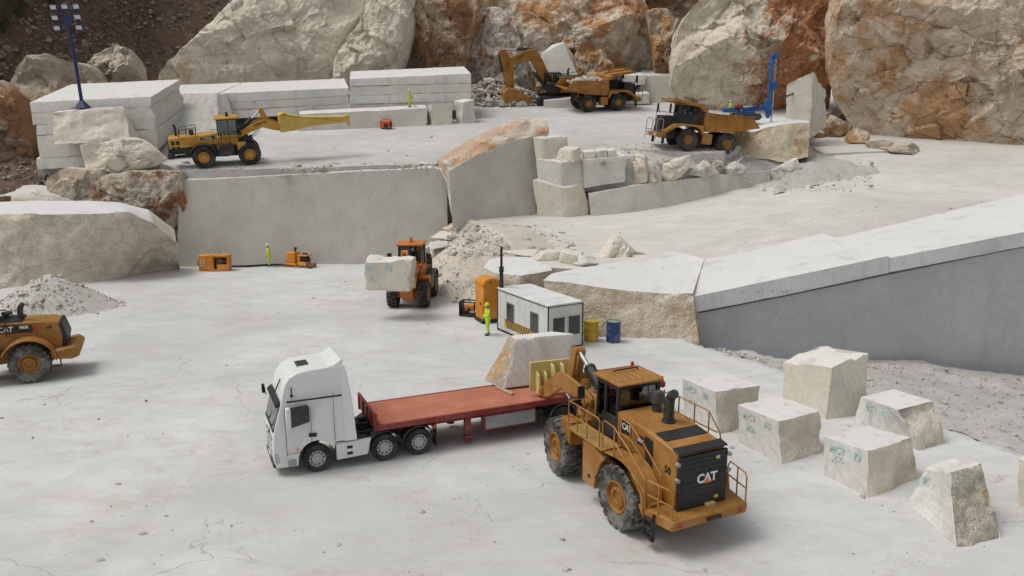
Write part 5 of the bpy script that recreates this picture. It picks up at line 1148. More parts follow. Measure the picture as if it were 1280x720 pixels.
# ---- orange loader carrying a block
c = fl(511, 384.5); hd = -93; fw = Vector((math.cos(R(hd)), math.sin(R(hd)), 0)); c = c - fw * 1.75 + Vector((.0, .2, 0)); c.z = H_floor0(c.x, c.y)
t, Rz, xr, xf_, pv, ty = wheel_loader(place(H_floor0, c, hd), 'orange wheel loader facing forward with a block on its forks', ORA, TYB, 3.5, 2.05, .88, .68, 0, lugs=18)
def wa_body(t, xr, xf_, col, rt, roofc, txt=None, rails=True):
    X0 = xr - (2.7 if col is YELB else 2.0)
    mb = MB(); mb.prism([(X0, 1.3), (X0 - .03, 2.5), (X0 + .15, 2.66), (-.6, 2.82), (-.6, 1.4), (xr, 1.3)], -.78, .78); hood = mb.build('hood', col, t, .05)
    if col is YELB:
        mb = MB(); mb.prism([(X0 - .02, 1.25), (X0 + .02, 1.75), (-.75, 1.95), (-.75, 1.3)], -.8, .8); mb.build('lower_panel', BLKM, hood, .02)
    mb = MB(); mb.box((X0 - .04, 0, 1.95), (.1, 1.5, 1.15)); mb.box((X0 + .1, 0, 1.2), (.5, 2.4, .5)); mb.build('grille', BLKM, hood, .03)
    for sd in (1, -1):
        mb = MB(); mb.prism([(-.8, 2.42), (-.8, 2.66), (-2.0, 2.58), (-2.0, 2.36)], sd * .783, sd * .79); dd = mb.build('decal_stripe', BLKM, hood, 0)
        if txt: text_mesh(txt, .17, Matrix(((-sd, 0, 0, -1.4), (0, 0, sd, sd * .793), (0, 1, 0, 2.5), (0, 0, 0, 1))), WHTL, dd, 'lettering', .004, .003)
        mb = MB()
        for (x, z) in ((X0 + .35, 2.25), (X0 + .75, 2.25), (X0 + .35, 1.75), (X0 + .75, 1.75)): mb.box((x, sd * .785, z), (.28, .02, .34))
        mb.build('side_vent', BLKM, hood, 0)
        mb = MB(); arc = [(xr + 1.06 * math.cos(R(a_)), rt + 1.04 * math.sin(R(a_))) for a_ in range(165, 10, -12)]; arc2 = [(xr + 1.16 * math.cos(R(a_)), rt + 1.14 * math.sin(R(a_))) for a_ in range(10, 165, 12)]
        mb.prism(arc + arc2, sd * 1.0 - .36, sd * 1.0 + .36); mb.build('rear_fender', BLK, t, 0)
        mb = MB(); mb.box((.0, sd * 1.0, 1.45), (1.3, .7, .95)); mb.build('side_tank', BLK if not rails else BLK, t, .03)
        mb = MB()
        for zz in (2.45, 2.85): rail(mb, [(-1.0, sd * 1.15, zz), (1.1, sd * 1.15, zz)], .025)
        for x in (-1.0, -.3, .4, 1.1): rail(mb, [(x, sd * 1.15, 1.95), (x, sd * 1.15, 2.85)], .025)
        mb.build('handrail', BLKM, t, 0)
        mb = MB(); mb.prism([(xf_ - .95, 1.35), (xf_ - .3, 1.75), (xf_ - .2, 2.0), (xf_ - .95, 2.05)], sd * 1.0 - .36, sd * 1.0 + .36); mb.build('front_fender', col, t, .03)
        mb = MB(); rail(mb, [(X0 + .9, sd * .7, 2.65), (X0 + .9, sd * .7, 3.25), (X0 + 1.1, sd * .7, 3.35), (X0 + 2.3, sd * .7, 3.45), (X0 + 2.3, sd * .7, 2.8)], .03); rail(mb, [(X0 + 1.5, sd * .7, 2.7), (X0 + 1.5, sd * .7, 3.38)], .025); rail(mb, [(X0 + .9, sd * .7, 3.0), (X0 + 2.3, sd * .7, 3.1)], .025); mb.build('hood_rail', BLKM, t, 0)
    mb = MB(); mb.tube([(X0 + .65, .2, 2.7), (X0 + .65, .2, 3.4), (X0 + .55, .2, 3.65)], .1, 10); mb.build('exhaust_stack', BLK, t, 0)
    mb = MB(); mb.cyl((X0 + 1.9, 0, 2.75), (X0 + 1.9, 0, 3.2), .2); mb.build('air_cleaner', BLK, t, .02)
    mb = MB(); mb.box((.3, 0, 2.2), (1.7, 1.6, .9)); cab = mb.build('cab', col, t, .03); mb = MB()
    for sd in (1, -1): mb.box((-.5, sd * .74, 3.3), (.1, .1, 1.5)); mb.box((1.1, sd * .72, 3.3), (.09, .09, 1.5)); mb.box((.4, sd * .74, 3.3), (.08, .06, 1.5))
    mb.box((.3, 0, 3.98), (1.7, 1.56, .1)); mb.build('pillars', BLKM, cab, 0); cab_glass(cab, -.48, 1.1, -.48, 1.1, .73, .72, 2.66, 3.94); seat(cab, .05, 2.6)
    mb = MB(); mb.box((.65, .1, 2.95), (.25, .5, .45)); mb.build('dashboard', BLKM, cab, .03)
    mb = MB(); mb.box((.3, 0, 4.09), (2.0, 1.8, .14)); rf = mb.build('cab_roof', roofc, t, .04)
    mb = MB(); mb.cyl((.4, 0, 4.15), (.4, 0, 4.25), .16); mb.cyl((.4, 0, 4.25), (.4, 0, 4.5), .1); mb.build('beacon', AMB if col is ORA else BLKM, rf, 0)
    for sd in (1, -1):
        mb = MB(); mb.tube([(1.1, sd * .75, 3.2), (1.3, sd * 1.3, 3.2)], .025, 6); mb.box((1.3, sd * 1.32, 3.2), (.08, .3, .7)); mb.build('mirror', BLKM, cab, .02)
wa_body(t, xr, xf_, ORA, .88, ORA)
lift_arms(t, Rz, xf_, (4.1, 2.0), (1.2, 2.5), ORA, .5, ya=.6)
fork_tool(t, Rz, 4.35, 1.93, YELP, 1.8, 1.1, True, 1.3)
ORL = t
# ---- bright yellow loader with long boom on the terrace
a_, b_ = tp(257, 210), tp(313, 203.5); hd = 20; fw = Vector((math.cos(R(hd)), math.sin(R(hd)), 0)); left = Vector((-fw.y, fw.x, 0)); c = a_ + fw * 1.9 + left * 1.15; c.z = H_top(c.x, c.y)
t, Rz, xr, xf_, pv, ty = wheel_loader(place(H_top, c, hd), 'bright yellow wheel loader with a long pale boom on the terrace', YELB, TYB, 3.8, 2.3, .97, .72, 0, lugs=20, style='wa')
FARSET.add(t.name)
wa_body(t, xr, xf_, YELB, .97, YELB, 'KOMATSU')
at = lift_arms(t, Rz, xf_, (4.9, 3.05), (1.25, 2.55), YELB, .7, ya=.55)
for sd in (1, -1): text_mesh('KOMATSU', .26, Matrix(((-sd * .93, .37, 0, 3.1), (0, 0, sd, sd * .625), (-sd * .37 * -1 if sd < 0 else .37, .93, 0, 3.2), (0, 0, 0, 1))) if sd > 0 else Matrix(((.96, -.28, 0, 3.1), (0, 0, -1, -.625), (.28, .96, 0, 3.45), (0, 0, 0, 1))), BLKM, t, 'lettering', .004, .003)
mb = MB(); mb.prism([(4.75, 2.55), (4.7, 4.1), (5.2, 4.25), (5.7, 4.0), (7.0, 3.75), (10.5, 3.6), (10.9, 3.75), (11.0, 3.5), (11.0, 2.7), (10.8, 2.75), (10.7, 3.05), (7.5, 2.9), (6.2, 2.6)], -.3, .3, taper=lambda x, z: (-.75, .75) if x < 5 else ((-.3, .3) if x < 10 else (-.35, .35)))
mb.build('boom_extension', paint('boom_yellow', (.6, .4, .07), .5, .3, (.5, .42, .25)), t, .04)
# ------------------------------------------------------------------ white truck and red trailer
hd = 203.7; fw = Vector((math.cos(R(hd)), math.sin(R(hd)), 0)); left = Vector((-fw.y, fw.x, 0)); c = fl(397, 588.5) - left * 1.08; c.z = H_floor0(c.x, c.y)
MTK = place(H_floor0, c, hd); t = empty('truck_tractor', MTK, 'white three axle lorry tractor coupled to the red flatbed trailer', 'lorry')
def hw(z): return 1.22 if z < 2.5 else 1.22 - .26 * smooth((z - 2.5) / 1.4)
arch = [(.63 * math.cos(R(a)), .56 + .62 * math.sin(R(a))) for a in range(180, -1, -15)]
prof = [(-.66, 1.02)] + arch[1:] + [(.66, .34), (1.36, .3), (1.44, .5), (1.46, 1.0), (1.42, 1.5), (1.38, 1.72), (1.14, 2.62), (1.09, 2.85), (.98, 3.25), (.8, 3.52), (.5, 3.65), (.1, 3.7), (-.55, 3.73), (-.98, 3.7), (-1.0, 1.02)]
mb = MB(); mb.prism(prof, -1, 1, taper=lambda x, z: (-hw(z) * (1 - .16 * smooth((x - .85) / .6)), hw(z) * (1 - .16 * smooth((x - .85) / .6)))); cab = mb.build('cab', WHT, t, .07); cab.modifiers[0].segments = 3
mb = MB(); mb.prism([(1.40, 1.66), (1.165, 2.6), (1.185, 2.6), (1.42, 1.66)], -1.0, 1.0); mb.build('windscreen', DGL, cab, 0)
mb = MB(); mb.box((1.34, 0, 1.66), (.2, 1.95, .1)); mb.prism([(1.15, 2.56), (1.3, 2.5), (1.32, 2.6), (1.14, 2.74)], -1.08, 1.08); mb.build('sun_visor', BLKM, cab, .02)
for sd in (1, -1):
    o = 1.218 * sd; o2 = 1.23 * sd
    mb = MB(); mb.prism([(.2, 1.92), (.98, 1.74), (.93, 2.36), (.88, 2.5), (.28, 2.55), (.2, 2.45)], o, o2); mb.build('window', DGL, cab, 0)
    dr = MB(); dr.box((1.02, o, 1.65), (.02, .012, 1.75)); dr.box((.16, o, 1.75), (.014, .012, 1.45)); dr.box((-.64, o, 1.95), (.014, .012, 1.8)); dr.box((.75, o, .85), (.5, .012, .014)); dr.box((.0, sd * 1.2, 2.72), (1.9, .03, .055)); dr.build('door_seams', BLKM, cab, 0)
    mb = MB(); mb.lathe([(.03, 0), (.1, .01), (.1, .03), (.02, .04)], (.14, o, 1.52), 'y', 14) if False else mb.box((.12, o2, 1.42), (.28, .04, .14), (0, -.1, 0)); mb.build('door_handle', BLKM, cab, .03)
    mb = MB(); mb.box((.94, sd * 1.38, 2.18), (.16, .2, .78)); mb.box((.94, sd * 1.3, 1.82), (.1, .25, .05)); mi = mb.build('mirror', WHT, cab, .04)
    mb = MB(); mb.box((.855, sd * 1.38, 2.2), (.012, .16, .66)); mb.build('mirror_glass', GREYM, mi, 0)
    mb = MB(); mb.cyl((.75, sd * 1.12, 2.9), (.75, sd * 1.16, 3.22), .02, n=6); mb.cyl((.75, sd * 1.12, 2.86), (.75, sd * 1.12, 2.93), .05, n=8); mb.build('aerial', BLKM, cab, 0)
    mb = MB(); mb.prism([(1.0, .38), (1.0, .62), (.72, .62), (.72, .38)], sd * 1.2, sd * 1.235); mb.build('step', GREYM, cab, .01)
    mb = MB(); mb.prism([(1.42, .48), (1.44, .9), (1.28, .86), (1.24, .5)], sd * .86, sd * 1.06); mb.build('headlight', LAMP, cab, .01)
    mb = MB(); mb.prism([(-.97, 1.0), (-1.42, 1.0), (-1.3, 2.6), (-1.2, 3.4), (-1.12, 3.74), (-.97, 3.72)], sd * 1.18, sd * 1.22, taper=lambda x, z: (sd * hw(z) - .03, sd * hw(z))); mb.build('side_fairing', WHT, t, .01)
    # skirt
    mb = MB(); mb.prism([(-.68, .32), (-.68, .92), (-1.95, .98), (-1.8, .36)], sd * 1.1, sd * 1.2); sk = mb.build('side_skirt', WHT, t, .03)
    mb = MB(); mb.box((-1.15, sd * 1.2, .75), (.2, .03, .1)); mb.box((-1.15, sd * 1.2, .52), (.2, .03, .1)); mb.build('step_slot', BLKM, sk, 0)
    mb = MB(); mb.box((.66, sd * 1.23, .98), (.08, .02, .05)); mb.build('side_marker', AMB, cab, 0)
mb = MB(); mb.prism([(-1.02, 3.55), (-.5, 3.7), (-.72, 3.78), (-.9, 3.88), (-1.0, 3.95), (-1.08, 3.92), (-1.06, 3.6)], -.98, .98, taper=lambda x, z: (-.99 + (z - 3.6) * .25, .99 - (z - 3.6) * .25)); mb.build('roof_deflector', WHT, t, .03)
mb = MB(); mb.box((.2, 0, 3.7), (.42, .62, .03), (0, .05, 0)); mb.build('roof_hatch', DGL, cab, .01)
mb = MB()
for z in (.62, .84, 1.06, 1.28): mb.box((1.455, 0, z), (.03, 1.5, .1))
mb.build('grille', GREYM, cab, .01)
mb = MB()
for y in (-.45, .35): mb.tube([(1.42, y, 1.72), (1.40, y + .35, 1.78), (1.30, y + .5, 2.1)], .014, 5)
mb.build('wipers', BLKM, cab, 0)
mb = MB(); mb.box((1.475, 0, .55), (.02, .52, .12)); mb.build('number_plate', LAMP, cab, 0)
mb = MB(); mb.cyl((1.47, 0, 1.42), (1.5, 0, 1.42), .13); mb.build('badge', STEEL, cab, 0)
mb = MB(); mb.box((1.42, 0, .38), (.1, 1.9, .16)); mb.build('bumper', BLKM, cab, .02)
mb = MB(); mb.tube([(1.2, .3, 2.85), (1.0, .32, 3.3)], .025, 6); mb.build('horn', BLKM, cab, 0); mb = MB(); mb.cyl((1.36, -1.05, 2.35), (1.42, -1.05, 2.75), .02, n=6); mb.box((1.45, -1.05, 2.6), (.1, .2, .3)); mb.build('front_mirror', BLKM, cab, .02)
mb = MB()
for sd in (1, -1): mb.box((-2.4, sd * .42, .82), (3.6, .1, .28)); mb.box((-1.5, sd * .85, .7), (.8, .5, .45)); mb.cyl((-1.5, sd * .3, 1.1), (-1.5, sd * .3, 1.5), .06)
mb.box((-2.9, 0, 1.0), (1.0, .9, .1)); mb.box((-1.3, 0, 1.02), (.5, 1.9, .06)); mb.cyl((-1.2, .2, 1.1), (-1.2, -.6, 1.1), .14); mb.tube([(-1.15, 0, 1.9), (-1.5, .1, 1.3), (-2.2, .1, 1.35)], .03, 6); mb.tube([(-1.15, -.15, 1.9), (-1.55, -.1, 1.25), (-2.2, -.05, 1.35)], .03, 6); mb.build('chassis', BLK, t, .01)
TRIM = paint('truck_rim', (.45, .46, .47), .4, .15, (.4, .38, .35), 2, .5, .2)
def truck_wheel(parent, c, sd, mat=TRIM, r=.5, w=.32):
    key = ('tw', mat.name, sd)
    if key not in WCACHE:
        tm = MB(); h = w / 2; tm.lathe([(r * .58, -h), (r * .9, -h), (r * .985, -h * .8), (r, -h * .6), (r, -h * .3), (r - .015, -h * .28), (r - .015, -h * .2), (r, -h * .18), (r, h * .18), (r - .015, h * .2), (r - .015, h * .28), (r, h * .3), (r, h * .6), (r * .985, h * .8), (r * .9, h), (r * .58, h)], n=40, cap=False)
        tt = tm.build('tyre', TYB, None, 0); rm = MB(); rr = r * .6; rm.lathe([(rr, 0), (rr, h * 1.0 * sd), (rr * .92, h * .98 * sd), (rr * .86, h * .55 * sd), (rr * .66, h * .5 * sd), (rr * .6, h * .85 * sd), (rr * .34, h * .85 * sd), (rr * .32, h * 1.15 * sd), (.01, h * 1.18 * sd)], n=32); nf_ = len(rm.bm.faces); hb = rm
        for k in range(10): a = 2 * PI * k / 10; q = Vector((math.cos(a) * rr * .76, h * .53 * sd, math.sin(a) * rr * .76)); hb.cyl(q, q + Vector((0, .012 * sd, 0)), .028, n=8)
        rm.bm.faces.ensure_lookup_table()
        for f_ in rm.bm.faces[nf_:]: f_.material_index = 1
        rm.build('rim', [mat, BLKM], tt, 0); WCACHE[key] = tt
    else: tt = copy_tree(WCACHE[key])
    tt.parent = parent; tt.location = c; return tt
for x in (0, -2.42, -3.72):
    for sd in (1, -1): truck_wheel(t, (x, sd * 1.03, .5), sd)
for x in (-2.42, -3.72):
    for sd in (1, -1):
        mb = MB(); arc = [(x + .6 * math.cos(R(a)), .52 + .58 * math.sin(R(a))) for a in range(172, 5, -14)]; arc2 = [(x + .64 * math.cos(R(a)), .52 + .62 * math.sin(R(a))) for a in range(5, 172, 14)]; mb.prism(arc + arc2, sd * 1.0 - .2, sd * 1.0 + .2); mb.build('mudguard', BLK, t, 0)
for sd in (1, -1):
    mb = MB(); mb.box((-4.38, sd * 1.0, .62), (.03, .42, .75)); mb.build('mud_flap', BLKM, t, 0)
    mb = MB(); mb.box((-4.36, sd * .98, 1.0), (.12, .4, .16)); mb.build('rear_lamp', AMB, t, .01)
# trailer
o_ = MTK @ Vector((-2.15, 0, 0)); o_.z = H_floor0(o_.x, o_.y); MTR = place(H_floor0, o_, hd)
t = empty('flatbed_trailer', MTR, 'red flatbed semi trailer with red board deck behind the white lorry', 'trailer')
L = 12.3; DZ = 1.42
mb = MB(); mb.box((-L / 2, 0, DZ - .03), (L - .16, 2.36, .06)); mb.build('deck', DECK, t, .004)
mb = MB()
for sd in (1, -1): mb.box((-L / 2, sd * 1.24, DZ - .1), (L, .1, .22)); mb.box((-L / 2 - .2, sd * .5, 1.05), (L - 1.6, .14, .42))
mb.box((-L + .04, 0, DZ - .12), (.1, 2.4, .3))
for k in range(14): mb.box((-.6 - .85 * k, 0, DZ - .12), (.08, 2.4, .1))
mb.build('frame', RED, t, .008)
mb = MB(); mb.box((.03, 0, DZ + .12), (.06, 2.56, .62))
for y in (-1.24, -.6, 0, .6, 1.24): mb.box((.08, y, DZ + .12), (.06, .1, .66))
mb.box((.07, 0, DZ + .42), (.08, 2.56, .07)); mb.build('headboard', RED, t, .01)
for sd in (1, -1):
    mb = MB(); mb.box((-3.55, sd * .98, .95), (.24, .2, .75)); mb.cyl((-3.55, sd * .98, .6), (-3.55, sd * .98, .3), .07); mb.box((-3.55, sd * .98, .33), (.26, .24, .1)); mb.cyl((-3.55, sd * .98, .28), (-3.55, sd * .98, .18), .07, .18); mb.build('landing_leg', RED, t, .01)
    mb = MB(); mb.box((-5.25, sd * 1.02, .84), (2.2, .34, .62)); bx_ = mb.build('tool_box', RED, t, .01)
    mb = MB(); mb.box((-5.25, sd * 1.2, .84), (2.06, .02, .5)); mb.build('box_panel', GREYM, bx_, 0)
    for x in (-7.55, -8.85, -10.15):
        truck_wheel(t, (x, sd * 1.02, .5), sd, RED)
        mb = MB(); arc = [(x + .58 * math.cos(R(a)), .52 + .57 * math.sin(R(a))) for a in range(176, 0, -14)]; arc2 = [(x + .63 * math.cos(R(a)), .52 + .62 * math.sin(R(a))) for a in range(4, 178, 14)]; mb.prism(arc + arc2, sd * 1.0 - .2, sd * 1.0 + .2); mg_ = mb.build('mudguard', BLK, t, 0)
        mb = MB(); mb.tube([(x + .62 * math.cos(R(a)), sd * 1.205, .52 + .61 * math.sin(R(a))) for a in range(170, 8, -9)], .014, 5); mb.build('edge_trim', GREYM, mg_, 0)
mb = MB()
for x in (-7.55, -8.85, -10.15): mb.cyl((x, -1, .5), (x, 1, .5), .08)
mb.box((-8.85, 0, .75), (4.0, 1.1, .25)); mb.cyl((-6.7, .0, .7), (-6.7, .75, .7), .2); mb.build('axles', BLK, t, .01)
for sd in (1, -1): mb = MB(); mb.cyl((-L + .1, sd * 1.15, DZ), (-L + .1, sd * 1.15, DZ + .22), .09, .07); mb.build('marker_lamp', REDL, t, 0)
# block being set on the deck, batten beneath
def deck(px, py):
    n_ = MTR.col[2].to_3d(); p0 = MTR @ Vector((0, 0, DZ + .03)); r_ = ray(px, py); return CAM + r_ * ((p0 - CAM).dot(n_) / r_.dot(n_))
q = [deck(606, 478), deck(627, 487), deck(662, 486)]
fwL = (BIG.matrix_world.to_3x3() @ BIGRZ.to_3x3() @ Vector((1, 0, 0))).normalized(); rgL = Vector((fwL.y, -fwL.x, 0)).normalized()
bm_ = deck(627, 487.5); zb = zc_of(bm_)
br = bm_ + rgL * 3.1; bd = fwL.copy(); bd.z = 0; bd = bd.normalized() * 1.75
bl_ = P(605, 476, zb + 1.0)
bl2 = bl_ + bd * .9 + rgL * .5
tm = P(647, 423.5, zb + .25); tr = tm + rgL * 2.5 + Vector((0, 0, -.03)); tl = P(635, 420, zb + 1.35)
up_ = Vector((0, 0, .22))
block8('stone_block', [bl_ + Vector((0, 0, 0)), bm_ + up_ * .2, br + up_ * .2, bl_ + bd * .8 + rgL * 2.2], [tl, tm, tr, P(689, 414, zb + 1.6)], [SAWW, rockmat('tan_break', (.64, .55, .42), (.58, .39, .21), (.46, .33, .2), .55, .7, 71., dust=.3)], 'marble block with a tan broken end landing on the red trailer', step=.1, amp=.012, chip=.04, rough={'front': .2}, facemat={'front': 1})
mb = MB(); a = deck(621, 484); b = deck(641, 493); mb.box((0, 0, 0), ((b - a).length, .18, .07)); o = mb.build('wooden_batten', paint('bare_wood', (.45, .3, .17), .8, .2), None, .008); d_ = (b - a).normalized(); o.matrix_world = frame_M(a.lerp(b, .5) + Vector((0, 0, .02)), d_, MTR.col[2].to_3d().cross(d_)); tag(o, 'thin wooden batten under the block on the trailer', 'batten')
# block on the orange loader
MO = ORL.matrix_world; bx = lambda x, y, z: MO @ Vector((x, y, z))
bpy.context.view_layer.update(); MO = ORL.matrix_world
x0, x1 = 4.42, 5.9; yL, yR = -1.95, 1.05; z0, z1 = 1.95, 3.9
o = block8('stone_block', [bx(x1, yL, z0), bx(x1 + .1, yR - .25, z0), bx(x0, yR - .2, z0), bx(x0, yL + .2, z0)], [bx(x1, yL, z1 - .05), bx(x1, yR, z1), bx(x0, yR, z1), bx(x0, yL, z1 + .15)], SAWY, 'cream block with turquoise marks held on the orange loader forks', step=.16, amp=.03, chip=.1, rough={'top': .25})
bpy.context.view_layer.update(); mark((bx(x1, yL, z1), bx(x1, yR, z1), bx(x1, yL, z0)), [('MC', .15, .28, 1), ('76', .5, .3, 1), ('S--', .2, .62, 1)], .5, o)
# ------------------------------------------------------------------ dump trucks
def dump_truck(M, label, num, loaded=False):
    t = empty('dump_truck', M, label, 'dump truck', 'quarry dump trucks'); r = 1.03
    for sd in (1, -1):
        wheel(t, (1.92, sd * 1.6, r), r, .58, TYB, YELD, sd, 26, .035, ri=.4)
        wheel(t, (-1.92, sd * 1.0, r), r, .55, TYB, YELD, sd, 26, .035, ri=.4); wheel(t, (-1.92, sd * 1.62, r), r, .55, TYB, YELD, sd, 26, .035, ri=.4)
    mb = MB(); mb.prism([(-3.0, 1.2), (-2.6, .9), (4.2, .9), (4.3, 1.5), (-2.9, 1.9)], -.6, .6); mb.cyl((-1.92, -1.6, r), (-1.92, 1.6, r), .3); mb.cyl((1.92, -1.6, r), (1.92, 1.6, r), .2); mb.build('chassis', BLK, t, .03)
    side = [(.5, 3.72), (-4.2, 3.58), (-4.95, 2.8), (-2.4, 2.15), (.2, 1.9), (.6, 2.5)]
    mb = MB()
    for sd in (1, -1):
        mb.prism(side, sd * 1.86 - .06, sd * 1.86 + .06)
        for x in (-.55, -1.5, -2.45, -3.4): mb.prism([(x - .07, 3.6), (x + .07, 3.6), (x + .05, 2.1 - x * -.06), (x - .05, 2.1 - x * -.06)], sd * 1.92, sd * 1.97)
        mb.box((-1.85, sd * 1.9, 3.66), (4.75, .2, .12), (0, .03, 0))
    mb.prism([(.2, 1.9), (-2.4, 2.15), (-4.95, 2.8), (-4.9, 2.9), (-2.4, 2.3), (.2, 2.05)], -1.8, 1.8)
    mb.prism([(.6, 2.5), (.2, 1.9), (.1, 2.0), (.38, 3.72), (.5, 3.72)], -1.8, 1.8)
    for sd in (1, -1): mb.prism([(.3, 1.9), (.62, 2.0), (.62, 3.7), (.3, 3.7)], sd * 1.7, sd * 1.8)
    bed = mb.build('dump_body', YELD, t, .02)
    mb = MB(); mb.prism([(.4, 3.75), (.45, 4.1), (1.2, 4.28), (3.9, 4.55), (4.0, 4.42), (1.2, 4.1), (.75, 3.7)], -1.95, 1.95)
    for y in (-1.85, 1.85, 0): mb.box((2.3, y, 4.46), (3.3, .12, .14), (0, -.1, 0))
    mb.build('canopy', YELD, bed, .02)
    for sd in (1, -1):
        mb = MB(); mb.prism([(-.2, 3.3), (-.2, 3.62), (.32, 3.64), (.2, 3.36)], sd * 1.925, sd * 1.935); d_ = mb.build('decal_plate', BLKM, bed, 0)
        text_mesh(num, .24, Matrix(((-sd, 0, 0, .05), (0, 0, sd, sd * 1.938), (0, 1, 0, 3.49), (0, 0, 0, 1))), WHTL, d_, 'lettering', .004, .003)
    # front end
    mb = MB(); mb.prism([(3.0, 1.3), (4.45, 1.45), (4.35, 3.0), (3.0, 3.1)], -.85, .85); hood = mb.build('hood', BLK, t, .05)
    mb = MB(); mb.prism([(4.46, 1.5), (4.6, 1.6), (4.42, 3.0), (4.3, 3.0)], -.9, .9)
    for z in (1.75, 2.0, 2.25, 2.5, 2.75): mb.box((4.6 - (z - 1.6) * .13, 0, z), (.1, 1.5, .1))
    mb.build('grille', BLKM, hood, .02)
    mb = MB(); mb.prism([(4.1, .95), (4.95, 1.0), (5.0, 1.4), (4.1, 1.45)], -1.75, 1.75); bp = mb.build('bumper', YELD, t, .04)
    for y in (-1.2, 1.2): mb = MB(); mb.box((4.98, y, 1.2), (.06, .4, .2)); mb.build('headlight', LAMP, bp, 0)
    for sd in (1, -1):
        mb = MB(); mb.prism([(.55, 1.5), (.9, 2.05), (1.2, 2.25), (2.6, 2.25), (3.3, 2.0), (4.2, 1.4), (4.3, 1.6), (3.4, 2.3), (2.9, 2.45), (.6, 2.45)], sd * 1.5 - .55, sd * 1.5 + .5); mb.build('front_fender', YELD, t, .03)
        mb = MB(); mb.box((.05, sd * 1.5, 1.25), (.95, .8, 1.0)); mb.build('fuel_tank', YELD, t, .08)
        mb = MB(); mb.box((4.3, sd * 1.6, .85), (.2, .3, .9)); mb.build('step_bracket', BLKM, t, .02)
        mb = MB(); yy = sd * 1.7
        rail(mb, [(5.1, yy, .7), (5.1, yy, 2.5), (5.0, yy, 2.65), (4.6, yy, 2.65), (4.5, yy, 2.5), (4.5, yy, .9)], .04); rail(mb, [(5.1, yy, 1.6), (4.5, yy, 1.6)], .035); mb.build('ladder_rail', GREYM, t, 0)
        mb = MB(); yy = sd * 1.95
        rail(mb, [(4.2, yy, 2.4), (4.2, yy, 3.3), (3.2, yy, 3.4), (3.2, yy, 2.4)], .035); rail(mb, [(4.2, yy, 2.9), (3.2, yy, 2.9)], .03); mb.build('deck_rail', BLKM, t, 0)
        mb = MB(); mb.tube([(3.9, sd * 1.7, 3.2), (4.1, sd * 1.95, 3.9)], .03, 6); mb.box((4.12, sd * 1.97, 3.7), (.1, .4, .85)); mb.build('mirror', BLKM, t, .04)
    mb = MB(); mb.box((2.2, .9, 2.9), (1.9, 1.7, .95)); cab = mb.build('cab', BLKM, t, .03); mb = MB()
    for x in (1.28, 2.3, 3.1):
        for y in (.12, 1.7): mb.box((x, y, 3.7), (.1, .1, .95))
    mb.box((2.2, .9, 4.1), (1.9, 1.66, .1)); mb.build('pillars', BLKM, cab, 0); mb = MB(); mb.box((2.2, .9, 4.2), (2.0, 1.8, .1)); mb.build('cab_roof', YELD, cab, .02)
    for q in (((1.33, 1.73, 3.35), (3.05, 1.73, 3.35), (3.05, 1.73, 4.1), (1.33, 1.73, 4.1)), ((3.14, .15, 3.35), (3.14, 1.68, 3.35), (3.14, 1.68, 4.1), (3.14, .15, 4.1)), ((1.33, .1, 3.35), (3.05, .1, 3.35), (3.05, .1, 4.1), (1.33, .1, 4.1))):
        mb = MB(); n_ = (Vector(q[1]) - Vector(q[0])).cross(Vector(q[3]) - Vector(q[0])).normalized() * .01; mb.hexa([Vector(p) for p in q] + [Vector(p) + n_ for p in q]); mb.build('window', GLS, cab, 0)
    seat(cab, 2.0, 3.2, .9)
    return t
up = Vector((-.1, -.02, 1)).normalized()
c = tp(866, 187.5); c = c + Vector((.9, 1.3, 0)); hd = 187
up1 = Vector((.11, .03, 1)).normalized()
D1 = dump_truck(place(H_top, Vector((c.x, c.y, H_top(c.x, c.y) - .4)), hd, up1), 'empty yellow dump truck on the gravel bank above the low wall', '775G')
c = tp(754, 139.5) + Vector((-.5, 1.7, 0)); c.z = H_top(c.x, c.y)
D2 = dump_truck(place(H_top, c, 17), 'yellow dump truck loaded with pale stone beside the excavator', 'CAT')
bpy.context.view_layer.update()
pts = []; sz = []
for _ in range(170):
    x, y = rng.uniform(-3.6, .2), rng.uniform(-1.6, 1.6); pts.append(D2.matrix_world @ Vector((x, y, 3.1 + .75 * (1 - ((x + 1.4) / 2.6) ** 2) * (1 - (y / 1.9) ** 2) + rng.uniform(-.1, .1)))); sz.append(rng.uniform(.12, .34))
for _ in range(40):
    x, y = rng.uniform(-3.0, .1), rng.uniform(-1.5, 1.5); pts.append(D2.matrix_world @ Vector((x, y, 2.8))); sz.append(.5)
scatter('stone_load', pts, sz, MSTONEW, 'load of pale broken stone in the dump truck by the excavator', 'rubble', 31)
# ------------------------------------------------------------------ excavator
c = tp(696, 131) + Vector((-.3, 1.0, 0)); c.z = H_top(c.x, c.y)
EX = t = empty('excavator', place(H_top, c, 193, None, 1.04), 'large yellow excavator with its bucket on the rubble heap', 'excavator')
for sd in (1, -1):
    mb = MB(); prof = [(-2.7, .55), (-2.5, .15), (-2.2, .02), (2.2, .02), (2.5, .15), (2.7, .55), (2.5, .95), (2.2, 1.08), (-2.2, 1.08), (-2.5, .95)]
    mb.prism(prof, sd * 1.45 - .32, sd * 1.45 + .32)
    for k in range(26): x = -2.3 + 4.6 * k / 25; mb.box((x, sd * 1.45, 1.1), (.1, .66, .05)); mb.box((x, sd * 1.45, .0), (.1, .66, .05))
    tr_ = mb.build('track', BLK, t, .02); mb = MB()
    for x in (-2.1, -1.2, -.4, .4, 1.2, 2.1): mb.cyl((x, sd * 1.75, .45), (x, sd * 1.82, .45), .28 if abs(x) < 2 else .4)
    mb.build('track_rollers', BLKM, tr_, 0)
